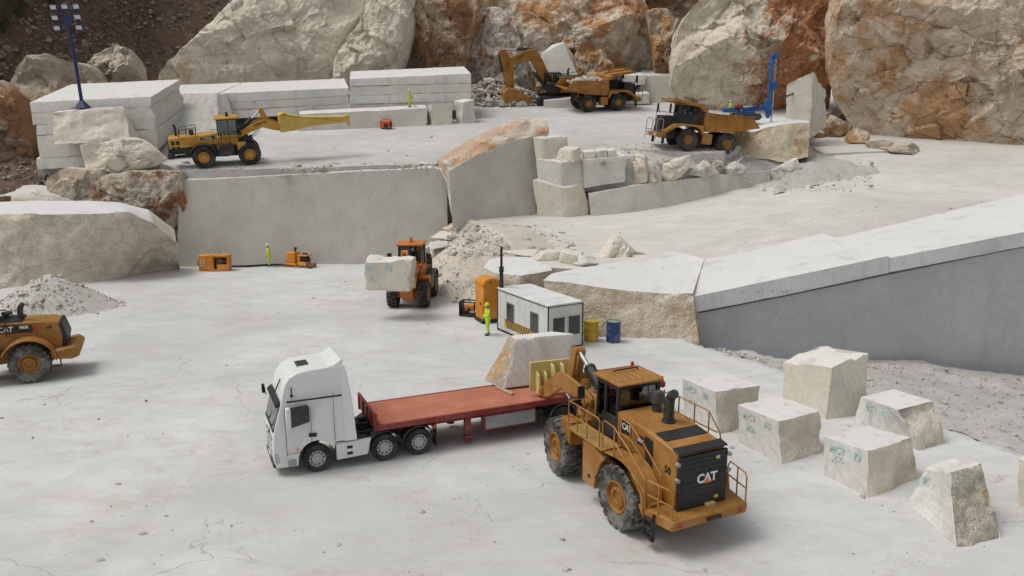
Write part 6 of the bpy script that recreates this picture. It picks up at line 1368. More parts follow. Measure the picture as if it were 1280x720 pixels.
mb = MB(); mb.cyl((0, 0, .7), (0, 0, 1.5), 1.0, n=24); mb.box((0, 0, .75), (2.4, 2.4, .4)); mb.build('undercarriage', BLK, t, .02)
mb = MB(); mb.prism([(-3.3, 1.6), (-3.4, 2.9), (-3.1, 3.3), (-.8, 3.3), (-.8, 2.6), (1.3, 2.5), (1.5, 1.55), (-2.6, 1.45)], -1.55, 1.55); hs_ = mb.build('house', YELD, t, .06)
mb = MB(); mb.box((-2.0, 0, 3.36), (2.3, 2.6, .1)); mb.build('engine_cover', BLK, hs_, .02)
mb = MB(); mb.tube([(-1.5, .6, 3.3), (-1.5, .6, 4.0), (-1.65, .6, 4.25)], .13, 10); mb.build('exhaust_stack', BLK, hs_, 0)
mb = MB(); 
for sd in (1, -1): rail(mb, [(.8, sd * 1.5, 2.5), (.8, sd * 1.5, 3.5), (-3.0, sd * 1.5, 4.0), (-3.0, sd * 1.5, 3.3)], .035)
mb.build('handrail', BLKM, hs_, 0)
mb = MB(); mb.box((.55, 1.1, 2.1), (1.8, 1.1, 1.1)); cab = mb.build('cab', BLKM, t, .03); mb = MB()
for x in (-.3, .6, 1.4):
    for y in (.6, 1.6): mb.box((x, y, 3.1), (.09, .09, 1.3))
mb.box((.55, 1.1, 3.78), (1.85, 1.15, .14)); mb.build('pillars', BLKM, cab, .01)
mb = MB(); mb.box((.15, 1.64, 3.1), (.85, .015, 1.15)); mb.build('window', GLS, cab, 0); mb = MB(); mb.box((1.0, 1.64, 3.1), (.75, .015, 1.15)); mb.build('window', GLS, cab, 0); mb = MB(); mb.box((1.44, 1.1, 3.1), (.015, .95, 1.15)); mb.build('windscreen', GLS, cab, 0)
mb = MB(); mb.box((.1, 1.1, 2.75), (.5, .6, .2)); mb.box((-.12, 1.1, 3.0), (.14, .6, .6)); mb.build('seat', BLKM, cab, .04)
boom = [(.4, 2.0), (.4, 2.8), (1.7, 5.4), (2.4, 6.25), (3.1, 6.55), (3.9, 6.3), (6.0, 5.45), (6.15, 4.85), (5.7, 4.6), (3.7, 5.05), (3.15, 5.05), (2.8, 4.75), (1.5, 2.2)]
mb = MB(); mb.prism(boom, -.45, .45); mb.cyl((5.9, -.45, 5.0), (5.9, .45, 5.0), .22); bm = mb.build('boom', YELD, t, .03)
text_mesh('CAT', .5, Matrix(((-.93, .37, 0, 4.4), (0, 0, 1, .455), (.37, .93, 0, 5.6), (0, 0, 0, 1))), BLKM, bm, 'lettering', .012, .004)
mb = MB(); mb.prism([(6.2, 6.6), (6.8, 6.5), (6.85, 6.0), (6.35, 3.9), (5.95, 1.8), (5.4, 1.6), (5.1, 2.0), (5.2, 4.6), (5.5, 5.4)], -.36, .36); st = mb.build('stick', YELD, t, .03)
mb = MB(); mb.prism([(6.0, 2.2), (6.5, 1.6), (6.5, .2), (6.0, -.35), (4.2, -.45), (2.8, .35), (3.1, .85), (4.3, 1.6), (5.2, 2.1)], -1.1, 1.1)
for y in (-.9, -.3, .3, .9): mb.prism([(2.95, .3), (2.45, .45), (2.45, .5), (3.0, .6)], y - .08, y + .08)
mb.build('bucket', YELD, t, .04)
mb = MB(); a, b_ = Vector((2.9, 0, 6.5)), Vector((6.5, 0, 6.55)); m_ = a.lerp(b_, .5); mb.cyl(a, m_, .17); cy = mb.build('stick_cylinder', BLK, t, 0); mb = MB(); mb.cyl(m_, b_, .09); mb.build('piston_rod', STEEL, cy, 0)
mb = MB(); a, b_ = Vector((6.85, 0, 6.1)), Vector((6.35, 0, 2.6)); m_ = a.lerp(b_, .62); mb.cyl(a, m_, .16); cy = mb.build('bucket_cylinder', BLK, t, 0); mb = MB(); mb.cyl(m_, b_, .09); mb.build('piston_rod', STEEL, cy, 0)
for y in (-.5, .5):
    mb = MB(); a, b_ = Vector((1.3, y, 1.9)), Vector((3.3, y, 5.2)); m_ = a.lerp(b_, .6); mb.cyl(a, m_, .17); cy = mb.build('boom_cylinder', BLK, t, 0); mb = MB(); mb.cyl(m_, b_, .1); mb.build('piston_rod', STEEL, cy, 0)
mb = MB(); mb.box((1.6, -.9, 2.4), (1.0, .9, .9)); mb.build('side_box', YELD, t, .03)
# ------------------------------------------------------------------ blue drill rig
c = P(932, 150, 83.0); DR = t = empty('drill_rig', place(H_top, c, -4, Vector((0, 0, 1)), .95), 'blue crawler drill rig with tall mast on the ledge rock', 'drill rig')
for sd in (1, -1):
    mb = MB(); mb.prism([(-1.5, .4), (-1.3, .08), (-1.0, 0), (1.0, 0), (1.3, .08), (1.5, .4), (1.3, .72), (-1.3, .72)], sd * .9 - .2, sd * .9 + .2)
    for k in range(14): mb.box((-1.1 + .17 * k, sd * .9, .735), (.07, .42, .05))
    mb.build('track', BLK, t, .02)
mb = MB(); mb.box((-.2, 0, .75), (2.0, 1.3, .4)); mb.box((-1.6, .2, 1.05), (1.8, 1.1, .5)); mb.build('chassis', BLUE, t, .04)
mb = MB(); mb.prism([(-.4, .9), (.2, .8), (2.2, 1.25), (2.3, 1.55), (1.4, 1.6), (-.4, 1.3)], -.22, .22); mb.build('boom', BLUE, t, .03)
mb = MB(); mb.box((-.9, -.3, 1.4), (.8, .7, .4)); mb.build('power_pack', BLK, t, .04)
mb = MB(); mb.cyl((-1.0, .3, 1.3), (.6, .3, 1.42), .12); mb.build('cylinder', STEEL, t, 0)
mb = MB(); mb.box((2.35, 0, 3.5), (.34, .3, 6.6)); mb.box((2.25, .2, 5.6), (.3, .2, 1.9)); mb.box((2.3, 0, 1.6), (.7, .6, 1.3)); mb.box((2.35, 0, .7), (.55, .5, .5)); ms = mb.build('mast', BLUE, t, .03)
mb = MB(); mb.box((2.75, 0, 3.6), (.34, .44, 1.0)); mb.cyl((2.75, -.25, 3.8), (2.75, .25, 3.8), .3, n=16); mb.build('rotary_head', BLUE, ms, .03)
mb = MB(); mb.cyl((2.75, 0, -.3), (2.75, 0, 6.4), .09, n=10); mb.build('drill_rod', STEEL, ms, 0)
mb = MB(); mb.cyl((2.65, -.15, 6.75), (2.65, .15, 6.75), .38, n=20); mb.box((2.4, 0, 6.7), (.5, .26, .4)); mb.build('sheave', BLUE, ms, .02)
mb = MB(); mb.tube([(2.1, -.2, 4.2), (1.5, -.2, 2.8), (1.0, -.25, 1.3), (.3, -.2, 1.2)], .07, 7); mb.tube([(2.9, .1, 4.4), (3.2, .1, 4.9), (3.1, .1, 5.6), (2.75, .1, 5.9)], .05, 7); mb.build('hoses', BLK, t, 0)
mb = MB(); mb.box((-1.0, -.75, 1.55), (.5, .14, .3)); mb.build('control_panel', REDL, t, .02)
mb = MB(); mb.tube([P(970, 123, 84), P(980, 121.5, 85), P(992, 117, 86)], .09, 8); o = mb.build('rock_prop', BLK, None, 0); tag(o, 'dark bar leaning between drill mast and standing slab', 'bar')
# ------------------------------------------------------------------ lamp tower
c = P(103.5, 135.6, 70.7); t = empty('lamp_tower', place(H_top, c, -90, Vector((-.03, 0, 1)).normalized()), 'dark blue floodlight tower on the cream rock slab', 'lamp tower')
mb = MB(); mb.hexa([(-.55, -.55, 0), (.55, -.55, 0), (.55, .55, 0), (-.55, .55, 0), (-.12, -.12, .7), (.12, -.12, .7), (.12, .12, .7), (-.12, .12, .7)]); mb.box((0, 0, .03), (1.3, 1.3, .06)); mb.build('base', NAVY, t, .01)
mb = MB(); mb.cyl((0, 0, .6), (0, 0, 7.4), .15, .12, 12); mb.build('pole', NAVY, t, 0)
mb = MB(); mb.box((0, 0, 7.5), (.24, .75, .8))
for y in (-.75, .75): mb.box((0, y, 7.3), (.1, .1, 1.9))
mb.box((0, 0, 8.2), (.12, 2.1, .12)); mb.box((0, 0, 7.3), (.1, 2.1, .1)); mb.box((0, 0, 6.45), (.1, .1, .1))
for z in (6.45,): 
    for y in (-.9, .9): mb.box((0, y, z), (.1, .4, .1))
mb.build('head_frame', NAVY, t, .01)
for y, z in ((-.98, 8.5), (0, 8.52), (.98, 8.5), (-.98, 7.65), (.98, 7.65), (-.95, 6.8), (.95, 6.8)):
    mb = MB(); mb.box((.18, y, z), (.28, .6, .42), (0, .2, 0)); fl_ = mb.build('floodlight', NAVY, t, .02); mb = MB(); mb.box((.325, y, z - .03), (.02, .5, .32), (0, .2, 0)); mb.build('lens', LAMP, fl_, 0)
# ------------------------------------------------------------------ site cabin
A = Vector((1.92, 40.66, 0)); hd = 120.2; u = Vector((math.cos(R(hd)), math.sin(R(hd)), 0)); v_ = Vector((-u.y, u.x, 0)); LL, WW, HH = 5.53, 2.26, 2.5
c = A + u * LL / 2 - v_ * WW / 2; c.z = H_floor0(c.x, c.y); CABW = paint('cabin_white', (.62, .62, .59), .5, .25, (.5, .47, .4), .8); 
t = empty('site_cabin', place(H_floor0, c, hd), 'white container cabin with hazard stripes and a tall black mast', 'cabin')
mb = MB(); mb.box((0, 0, HH / 2 + .04), (LL - .04, WW - .04, HH - .16))
for k in range(8): mb.box((-LL / 2 + .35 + .69 * k, WW / 2 - .015, HH / 2), (.012, .02, HH - .3))
mb.build('wall', CABW, t, .006)
mb = MB(); mb.box((0, 0, HH + .02), (LL + .02, WW + .02, .1)); mb.build('roof', paint('cabin_roof', (.66, .67, .67), .55, .3, (.6, .59, .57), .8), t, .01)
mb = MB(); e = .035
for sx in (1, -1):
    for sy in (1, -1): mb.box((sx * (LL / 2 - .01), sy * (WW / 2 - .01), HH / 2), (e * 1.6, e * 1.6, HH))
for z in (.05, HH - .045):
    for sy in (1, -1): mb.box((0, sy * (WW / 2 - .005), z), (LL - .08, e, e * 1.6))
    for sx in (1, -1): mb.box((sx * (LL / 2 - .005), 0, z), (e, WW - .08, e * 1.6))
mb.build('edge_frame', BLKM, t, 0)
for x, y, horiz in ((1.25, WW / 2 - .015, 0), (-1.35, WW / 2 - .015, 0)):
    mb = MB(); mb.box((x, y, 1.35), (.86, .05, 1.12)); w_ = mb.build('window', GREYM, t, 0); mb = MB(); mb.box((x, y + .02, 1.35), (.74, .04, 1.0)); mb.build('pane', DGL, w_, 0)
for y in (.45, -.55):
    mb = MB(); mb.box((-LL / 2 + .012, y, 1.3), (.05, .84, 1.16)); w_ = mb.build('window', CABW, t, 0); mb = MB(); mb.box((-LL / 2 - .008, y, 1.3), (.04, .74, 1.04)); mb.build('pane', DGL, w_, 0)
mb = MB(); y = WW / 2; mb.box((.0, y - .01, .62), (3.9, .02, .5)); hz_ = mb.build('hazard_panel', paint('hazard_yellow', (.6, .38, .04), .5, .2), t, 0)
mb = MB(); k = -1.9
while k < 1.9: mb.prism([(k, .37), (k + .09, .37), (k + .28, .87), (k + .19, .87)], y + .001, y + .012) if k + .28 < 1.95 else None; k += .19
mb.build('hazard_stripes', BLKM, hz_, 0)
mb = MB(); mx, my = LL / 2 - .18, WW / 2 - .18; mb.cyl((mx, my, HH), (mx, my, HH + 1.1), .13, .1, 12); mb.cyl((mx, my, HH + 1.1), (mx, my, HH + 2.5), .075, n=10)
for z in (1.0, 1.12, 1.24): mb.cyl((mx, my, HH + z), (mx, my, HH + z + .06), .16, n=12)
mb.build('mast', BLKM, t, 0)
# ------------------------------------------------------------------ portable toilet, cage, drums
c = fl(604, 404.5); hd = 25; c = c + Vector((.28, .75, 0)); c.z = H_floor0(c.x, c.y)
t = empty('portable_toilet', place(H_floor0, c, hd), 'orange portable toilet with a rounded roof next to the white cabin', 'portable toilet')
mb = MB(); mb.box((0, 0, 1.28), (1.22, 1.22, 2.2)); mb.build('body', ORAB, t, .07)
mb = MB(); mb.box((0, 0, .1), (1.3, 1.3, .22)); mb.build('base', BLKM, t, .02)
mb = MB(); pr = [(-.64, 2.3)] + [(.64 * math.cos(R(a)), 2.38 + .42 * math.sin(R(a))) for a in range(180, -1, -12)] + [(.64, 2.3)]; mb.prism(pr, -.64, .64); rf = mb.build('roof', ORAB, t, .06)
mb = MB(); mb.box((-.615, .0, 1.3), (.03, .86, 1.95)); dr = mb.build('door', ORAB, t, .02); mb = MB(); mb.box((-.64, -.3, 1.2), (.04, .1, .16)); mb.build('handle', BLKM, dr, 0)
mb = MB(); mb.box((0, -.615, 1.9), (.7, .03, .3)); mb.box((0, -.615, .9), (.9, .03, 1.2)); mb.build('side_panel', ORAB, t, .03)
mb = MB(); mb.cyl((-.1, -.645, 2.52), (-.1, -.66, 2.52), .05); mb.build('vent', BLKM, rf, 0)
c = fl(584, 396); t = empty('caged_generator', place(H_floor0, c + Vector((.1, .3, 0)), -18), 'small orange generator in a black cage beside the portable toilet', 'generator')
mb = MB()
for sx in (-.5, .5):
    for sy in (-.35, .35): mb.box((sx, sy, .48), (.07, .07, .96))
for z in (.06, .93):
    for sy in (-.35, .35): mb.box((0, sy, z), (1.06, .07, .07))
    for sx in (-.5, .5): mb.box((sx, 0, z), (.07, .76, .07))
mb.box((0, 0, .1), (.98, .7, .06)); mb.box((-.47, 0, .5), (.03, .68, .8)); mb.build('cage', BLKM, t, .008)
mb = MB(); mb.box((.08, 0, .52), (.62, .5, .4)); mb.build('engine', ORAB, t, .05); mb = MB(); mb.cyl((.1, -.28, .42), (.1, -.34, .42), .14); mb.box((-.25, 0, .35), (.25, .5, .4)); mb.build('fittings', BLKM, t, .01)
def drum(px, py, mat, lid, label):
    c = fl(px, py); c = c + Vector((0, .4, 0)); c.z = H_floor0(c.x, c.y); t = empty('drum', place(H_floor0, c, 10), label, 'drum', 'steel drums by the tan rock'); r, h = .4, 1.18
    pr = [(r * .97, 0), (r, .02), (r, h * .3), (r * 1.04, h * .33), (r, h * .36), (r, h * .64), (r * 1.04, h * .67), (r, h * .7), (r, h * .97), (r * 1.03, h * .985), (r * 1.03, h), (r * .97, h), (r * .96, h * .97), (.01, h * .968)]
    mb = MB(); mb.lathe(pr, (0, 0, 0), 'z', 32); mb.build('body', mat, t, 0); mb = MB(); mb.cyl((0, 0, h * .972), (0, 0, h * .985), r * .95, n=28); mb.cyl((.2, .1, h * .98), (.2, .1, h * 1.01), .06, n=10); mb.build('lid', lid, t, 0)
drum(739.5, 428.5, paint('drum_yellow', (.55, .34, .01), .4, .2), paint('drum_yellow_lid', (.55, .34, .01), .4, .2), 'yellow steel drum nearest the white cabin')
drum(767.5, 429, paint('drum_blue', (.015, .045, .16), .4, .25), paint('drum_lid_grey', (.22, .27, .27), .5, .2), 'dark blue steel drum with a grey lid beside the yellow drum')
# ------------------------------------------------------------------ power box, wire saw, small machine, hoses
c = fl(268, 338.5) + Vector((0, .3, 0)); c.z = H_floor0(c.x, c.y)
t = empty('power_unit', place(H_floor0, c, 4), 'orange power unit box with an open side against the cut wall', 'power unit')
mb = MB(); mb.box((0, 0, .08), (2.4, 1.0, .12)); mb.box((-.6, 0, .72), (1.2, 1.0, 1.2)); mb.box((.6, 0, 1.24), (1.25, 1.0, .18)); mb.box((1.15, 0, .7), (.14, 1.0, 1.1)); mb.box((.6, .35, .7), (1.2, .2, 1.1)); mb.box((.7, -.44, .34), (.9, .1, .42)); mb.build('housing', ORAB, t, .03)
mb = MB(); mb.box((.4, 0, .62), (.5, .5, .8)); mb.cyl((.75, -.1, .7), (.75, .2, .7), .2); mb.build('engine', paint('engine_rust', (.12, .045, .02), .6, .3), t, .03)
mb = MB(); mb.box((-.88, -.505, .7), (.28, .015, .5)); sg = mb.build('label_plate', WHTL, t, 0); mb = MB(); mb.box((-.88, -.516, .6), (.16, .012, .16)); mb.box((-.88, -.516, .82), (.16, .012, .1)); mb.build('label_mark', BLKM, sg, 0)
mb = MB(); mb.tube([(.25 + .2 * math.cos(R(a)), 0, 1.52 + .2 * math.sin(R(a))) for a in range(-90, 260, 25)], .025, 6); mb.tube([(.25, 0, 1.72), (.22, 0, 1.9), (.27, 0, 2.0)], .03, 6); mb.build('lifting_hook', GREYM, t, 0)
mb = MB(); mb.cyl((-1.25, .2, .55), (-1.45, .2, .55), .2); mb.build('side_port', paint('port_brown', (.15, .05, .03), .6, .2), t, 0)
c = fl(372, 333.5) + Vector((0, .1, 0)); c.z = H_floor0(c.x, c.y)
t = empty('wire_saw', place(H_floor0, c, -24), 'orange wire saw machine on short rails at the cut wall', 'wire saw')
mb = MB()
for y in (-.35, .35): mb.box((.1, y, .08), (3.0, .1, .12))
for x in (-1.2, -.4, .4, 1.2): mb.box((x, 0, .05), (.12, .9, .08))
mb.box((1.55, 0, .2), (.1, .9, .35)); mb.build('rails', paint('rail_rust', (.16, .07, .035), .6, .4), t, .005)
mb = MB(); mb.box((-.45, 0, .8), (.95, .8, .9)); mb.box((-.45, 0, .24), (1.2, .9, .2)); mb.build('drive_box', ORAB, t, .06)
mb = MB(); mb.box((.75, -.05, .35), (.9, .8, .3)); mb.box((.42, 0, .75), (.2, .8, .75)); mb.box((.8, 0, 1.05), (.8, .8, .12)); mb.build('pulley_frame', ORAB, t, .03)
mb = MB(); mb.cyl((.85, -.3, .65), (.85, .3, .65), .3, n=20); mb.cyl((-.1, -.1, 1.3), (-.1, -.1, 1.6), .09); mb.box((-.1, -.1, 1.6), (.25, .2, .14)); mb.box((.8, 0, 1.16), (.4, .3, .12)); mb.build('pulley', BLKM, t, .01)
mb = MB(); a = fl(283, 335.5); mb.tube([a + Vector((0, .2, .12)), fl(310, 334) + Vector((0, .1, .08)), fl(335, 332.5) + Vector((0, .1, .08)), fl(357, 332.5) + Vector((0, 0, .12))], .09, 8); o = mb.build('power_cable', BLKM, None, 0); tag(o, 'black cable running along the cut wall to the wire saw', 'cable')
c = tp(482, 162) + Vector((0, .5, 0)); c.z = H_top(c.x, c.y); t = empty('compressor', place(H_top, c, -22), 'small orange red machine box on the terrace before the long block', 'compressor')
RB = paint('box_red_orange', (.6, .1, .02), .45, .2)
mb = MB(); mb.box((0, 0, .52), (1.15, .75, .8)); mb.build('housing', RB, t, .06); mb = MB(); mb.box((.22, -.38, .4), (.5, .03, .42)); mb.box((.585, .0, .5), (.03, .5, .4)); mb.box((0, 0, .08), (1.0, .6, .12)); mb.build('vent', BLKM, t, 0); mb = MB(); rail(mb, [(-.3, 0, .92), (-.3, 0, 1.02), (.3, 0, 1.02), (.3, 0, .92)], .03); mb.build('handle', BLKM, t, 0)
# ------------------------------------------------------------------ people
SKIN = paint('skin', (.42, .23, .15), .5, .05, (.4, .3, .2)); HIVIS = paint('hivis_cloth', (.52, .72, .03), .75, .12, (.5, .5, .2), 3); BOOT = paint('boots', (.02, .018, .016), .6, .2); TAPE = paint('reflective_tape', (.5, .52, .5), .3, .1)
HELY = paint('helmet_yellow', (.55, .72, .03), .35, .1); HELW = paint('helmet_white', (.75, .75, .73), .35, .1); TAN = paint('work_trousers', (.3, .2, .12), .8, .2)
def person(M, label, pose, helmet, legmat=None, seated=False):
    J = dict(pel=(0, 0, .95), che=(.02, 0, 1.3), nec=(.02, 0, 1.5), hea=(.04, 0, 1.655), lh=(0, .1, .93), rh=(0, -.1, .93), lk=(.03, .12, .5), rk=(.03, -.12, .5), la=(-.01, .13, .09), ra=(-.01, -.13, .09), ls=(.01, .2, 1.43), rs=(.01, -.2, 1.43), le=(0, .29, 1.15), re=(0, -.29, 1.15), lw=(.08, .28, .9), rw=(.08, -.28, .9)); J.update(pose)
    J = {k: Vector(v) for k, v in J.items()}; mb = MB()
    def seg(a, b, r1, r2):
        a, b = Vector(a), Vector(b); fat = 1.16 if r1 > .045 else 1.0; r1 *= fat; r2 *= fat; mb.cyl(a, b, r1, r2, 14)
        for p, r in ((a, r1), (b, r2)): bmesh.ops.create_icosphere(mb.bm, subdivisions=2, radius=r, matrix=Matrix.Translation(p))
    def ell(c, r, rot=None): bmesh.ops.create_icosphere(mb.bm, subdivisions=3, radius=1, matrix=Matrix.Translation(c) @ Matrix.Diagonal((*r, 1)))
    ell(J['pel'], (.155, .2, .16)); ell(J['pel'].lerp(J['che'], .55), (.155, .2, .25)); ell(J['che'], (.16, .22, .2)); ell(J['che'] + Vector((0, 0, .1)), (.11, .2, .1))
    seg(J['che'] + Vector((0, 0, .12)), J['nec'] + Vector((.01, 0, .06)), .058, .05); h = J['hea']; ell(h, (.098, .078, .12)); ell(h + Vector((.02, 0, -.07)), (.07, .058, .06)); ell(h + Vector((.1, 0, -.01)), (.022, .014, .024)); ell(h + Vector((.085, 0, -.065)), (.014, .028, .01))
    for s_ in (1, -1): ell(h + Vector((0, s_ * .08, -.01)), (.022, .014, .034)); ell(h + Vector((.082, s_ * .034, .022)), (.014, .016, .01))
    for a, b, c_ in (('lh', 'lk', 'la'), ('rh', 'rk', 'ra')): seg(J[a], J[b], .098, .067); seg(J[b], J[c_], .067, .05); f = J[c_]; seg(f + Vector((-.03, 0, -.03)), f + Vector((.16, 0, -.05)), .05, .038)
    hands = []
    for a, b, c_, sg in (('ls', 'le', 'lw', 1), ('rs', 're', 'rw', -1)):
        seg(J[a], J[b], .066, .05); seg(J[b], J[c_], .05, .036); d = (J[c_] - J[b]).normalized(); w0 = J[c_]; side = d.cross(Vector((0, 0, 1))); side = (side.normalized() if side.length > .2 else Vector((1, 0, 0))); nrm = side.cross(d)
        pc = w0 + d * .055; seg(w0, pc, .034, .036); hands.append(pc + d * .05)
        for k, (off, ln) in enumerate(((-.03, .075), (-.01, .088), (.01, .08), (.03, .062))):
            p0 = pc + side * off + d * .02; p1 = p0 + d * ln * .5 - nrm * .006; p2 = p1 + d * ln * .4 - nrm * .03; seg(p0, p1, .0105, .01); seg(p1, p2, .01, .009)
        p0 = w0 + d * .03 + side * .03; p1 = p0 + side * .03 + d * .03 - nrm * .01; seg(p0, p1, .013, .012); seg(p1, p1 + d * .03 - nrm * .012, .012, .01)
    bmesh.ops.recalc_face_normals(mb.bm, faces=mb.bm.faces); me = bpy.data.meshes.new('person'); mb.bm.to_mesh(me); mb.bm.free()
    tmp = bpy.data.objects.new('tmp', me); COL.objects.link(tmp); md_ = tmp.modifiers.new('r', 'REMESH'); md_.mode = 'VOXEL'; md_.voxel_size = .0085; sm = tmp.modifiers.new('s', 'SMOOTH'); sm.iterations = 2; sm.factor = .4
    m2 = bpy.data.meshes.new_from_object(tmp.evaluated_get(bpy.context.evaluated_depsgraph_get())); bpy.data.objects.remove(tmp)
    m2.materials.clear()
    for m_ in (HIVIS, SKIN, BOOT, TAPE, legmat or HIVIS): m2.materials.append(m_)
    m2.shade_smooth()
    def axial(p, a, b): d = b - a; return (p - a).dot(d) / d.length_squared
    for f in m2.polygons:
        c_ = f.center
        if (c_ - h).length < .19 and c_.z > J['nec'].z + .01: i = 1
        elif any((c_ - q).length < .115 for q in hands): i = 1
        elif any(c_.z < J[k].z + .06 and (c_ - J[k]).length < .26 for k in ('la', 'ra')): i = 2
        else:
            i = 0; tz_ = c_.z - J['pel'].z
            if tz_ < -.02: i = 4
            if .14 < tz_ < .2 and abs(c_.y) < .21: i = 3
            for a, b in (('lk', 'la'), ('rk', 'ra')):
                if .35 < axial(c_, J[a], J[b]) < .5 and (c_ - J[a].lerp(J[b], .42)).length < .12: i = 3
        f.material_index = i
    o = bpy.data.objects.new('person', m2); COL.objects.link(o); o.matrix_world = M; tag(o, label, 'person')
    mb = MB(); mb.lathe([(.005, .155), (.05, .15), (.09, .125), (.112, .085), (.122, .03), (.124, .0), (.118, .0), (.1, .02)], h + Vector((-.005, 0, .035)), 'z', 24)
    mb.prism([(.0, .0), (.08, -.005), (.17, -.02), (.17, -.03), (.0, -.012)], -.09, .09) if False else mb.box(h + Vector((.12, 0, .035)), (.11, .17, .014), (0, .15, 0)); mb.build('helmet', helmet, o, 0)
    return o
c = fl(610, 418.6); WSC = 1.06
person(place(H_floor0, c, 205, Vector((0, 0, 1)), WSC), 'worker in yellow hi-vis suit and yellow helmet by the portable toilet', dict(re=(.02, -.29, 1.16), rw=(.18, -.24, 1.0), le=(.1, .27, 1.18), lw=(.34, .16, 1.12), lk=(.06, .13, .5), la=(.06, .14, .09), rk=(.0, -.12, .5), ra=(-.1, -.13, .09)), HELY)
c = fl(337, 332.8); person(place(H_floor0, c, 200, Vector((0, 0, 1)), 1.08), 'worker in yellow hi-vis and white helmet beside the wire saw', dict(re=(-.02, -.27, 1.16), rw=(.1, -.24, .95), le=(.05, .28, 1.16), lw=(.16, .24, .93), ra=(-.12, -.13, .1), rk=(-.0, -.12, .5)), HELW)
c = P(512, 134.2, z2 + .75); W3 = person(place(H_top, c, -20, Vector((0, 0, 1)), 1.06), 'worker in yellow jacket and white helmet standing on the long block', dict(re=(.1, -.26, 1.2), rw=(.3, -.2, 1.05), le=(.06, .28, 1.17), lw=(.27, .2, 1.0)), HELW)
mb = MB(); b_ = W3.matrix_basis; mb.tube([b_ @ Vector((.1, -.22, 1.3)), b_ @ Vector((.3, -.22, 1.05)), b_ @ Vector((.75, -.3, .3)), b_ @ Vector((1.0, -.35, .02))], .03, 6)
o = mb.build('lance', paint('lance_tan', (.4, .3, .15), .6, .2), None, 0); tag(o, 'thin tan lance held by the worker on the block', 'lance')
c3 = b_ @ Vector((.75, -.3, .3)); h0 = tp(497, 158); mb = MB(); mb.tube([c3, P(516, 140, z2 - .15), P(508, 143.5, z2 - .2), P(502, 150, z2 - .25), P(498, 156, z2 - .3), h0 + Vector((0, 0, .05))], .025, 6); o = mb.build('air_hose', paint('hose_tan', (.42, .34, .16), .6, .2), None, 0); tag(o, 'thin tan hose hanging down the long white block', 'hose')
c = P(912, 146.5, 84.2); person(place(H_top, c, 10, Vector((0, 0, 1)), .95), 'worker in yellow hi-vis at the drill rig, half hidden behind the dump body', dict(re=(.1, -.26, 1.2), rw=(.3, -.2, 1.1), le=(.1, .26, 1.2), lw=(.3, .2, 1.1)), HELY)
bpy.context.view_layer.update()
person(EX.matrix_world @ Matrix.Translation((.15, 1.1, 1.98)), 'operator in yellow hi-vis sitting in the excavator cab', dict(lk=(.45, .14, .92), rk=(.45, -.14, .92), la=(.5, .14, .5), ra=(.5, -.14, .5), le=(.1, .28, 1.18), lw=(.35, .24, 1.12), re=(.1, -.28, 1.18), rw=(.35, -.24, 1.12)), HELY)
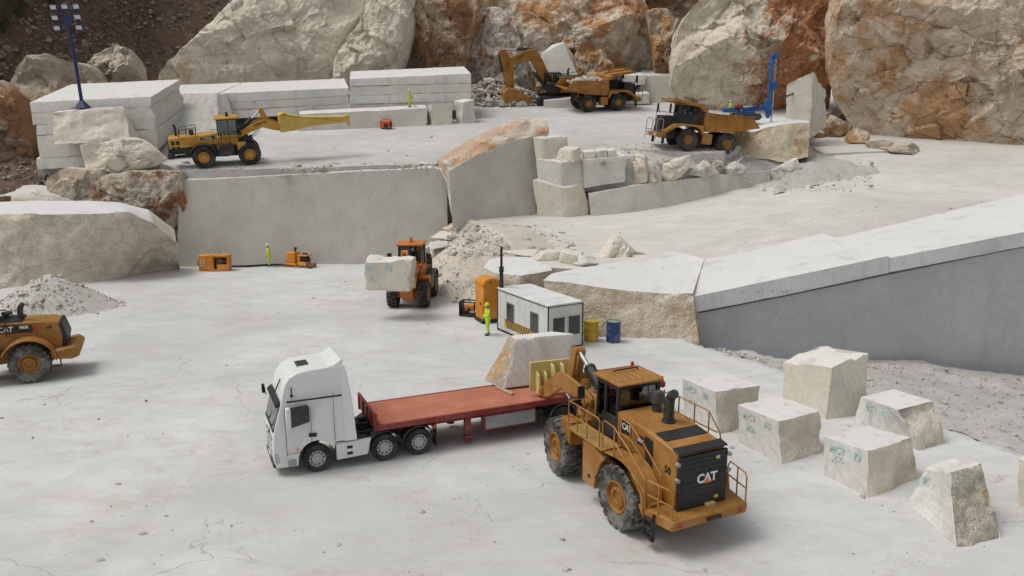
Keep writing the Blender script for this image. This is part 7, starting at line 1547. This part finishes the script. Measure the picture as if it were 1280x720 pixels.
# ------------------------------------------------------------------ shrubs on the hillside
LEAF = paint('shrub_leaf', (.045, .055, .022), .7, .1, (.1, .09, .06), 3, var=.4); STEM = paint('shrub_stem', (.07, .05, .035), .8, .1)
rs = np.random.RandomState(77)
for i, (px, py, w_, h_, lb) in enumerate(((4, 40, 6.5, 6, 'dark scrub bush on the hillside, nearest the picture corner'), (24, 20, 5.5, 5.5, 'tall dark bush rising over the rubble slope'), (62, 8, 5, 4, 'dark olive bush on the upper hillside'), (100, -4, 4, 3, 'small dark bush at the top of the rubble slope'), (-20, 60, 6, 6, 'low dark bush beside the rubble slope, cut by the frame'))):
    b = on(H_hill, px, py, 58); t = empty('shrub', Matrix.Translation(b), lb, 'shrub', 'bushes on the hillside'); mb = MB(); tips = []
    for k in range(9):
        a = rs.rand() * 6.28; p = [Vector((0, 0, -.3))]
        for s_ in range(4): p.append(p[-1] + Vector((math.cos(a) * w_ * .09, math.sin(a) * w_ * .09, h_ * .22)) + Vector(rs.uniform(-.25, .25, 3)))
        mb.tube(p, [.09, .07, .05, .035, .02], 5); tips += p[1:]
    mb.build('stem', STEM, t, 0)
    V = []; Fc = []
    for k in range(1500):
        q = tips[rs.randint(len(tips))] + Vector(rs.normal(0, .55, 3)); s_ = rs.uniform(.09, .2); A_ = Euler(rs.uniform(0, 6.28, 3)).to_matrix(); n0 = len(V)
        for cx, cy in ((-.5, 0), (0, -.35), (.9, 0), (0, .35)): V.append(q + A_ @ Vector((cx * s_, cy * s_, 0)))
        Fc.append((n0, n0 + 1, n0 + 2, n0 + 3))
    link_mesh('foliage', arr_mesh('foliage', V, Fc), LEAF, t)
# ------------------------------------------------------------------ camera, sun, sky
cd = bpy.data.cameras.new('camera'); cam = bpy.data.objects.new('camera', cd); COL.objects.link(cam); S.camera = cam
cd.sensor_width = 36; cd.lens = 36 * F / 1280; cd.clip_end = 3000; cd.clip_start = .1
cam.location = CAM; cam.rotation_euler = (PI / 2 - PITCH, 0, 0)
SUN_EL, SUN_AZ = R(62), R(-92)     # azimuth from +Y (behind the scene) towards +X
d = Vector((math.sin(SUN_AZ) * math.cos(SUN_EL), math.cos(SUN_AZ) * math.cos(SUN_EL), math.sin(SUN_EL)))
sl = bpy.data.lights.new('sun', 'SUN'); sl.energy = 1.15; sl.angle = R(26); sl.color = (1, .96, .9)
so = bpy.data.objects.new('sun', sl); COL.objects.link(so); so.rotation_euler = d.to_track_quat('Z', 'Y').to_euler(); so.location = (0, 0, 60)
w = bpy.data.worlds.new('World'); S.world = w; w.use_nodes = True; nt = w.node_tree; bg = nt.nodes['Background']
sky = nt.nodes.new('ShaderNodeTexSky'); sky.sky_type = 'NISHITA'; sky.sun_disc = False; sky.sun_elevation = SUN_EL; sky.sun_rotation = SUN_AZ
sky.dust_density = 4; sky.air_density = 1.2
hs = nt.nodes.new('ShaderNodeHueSaturation'); hs.inputs['Saturation'].default_value = .16
nt.links.new(sky.outputs[0], hs.inputs['Color']); nt.links.new(hs.outputs[0], bg.inputs[0]); bg.inputs[1].default_value = .107
S.view_settings.view_transform = 'Standard'; S.view_settings.look = 'None'; S.view_settings.gamma = 1; S.view_settings.exposure = .16
S.view_settings.use_curve_mapping = False
S.cycles.use_denoising = True; S.cycles.max_bounces = 6; S.cycles.diffuse_bounces = 3
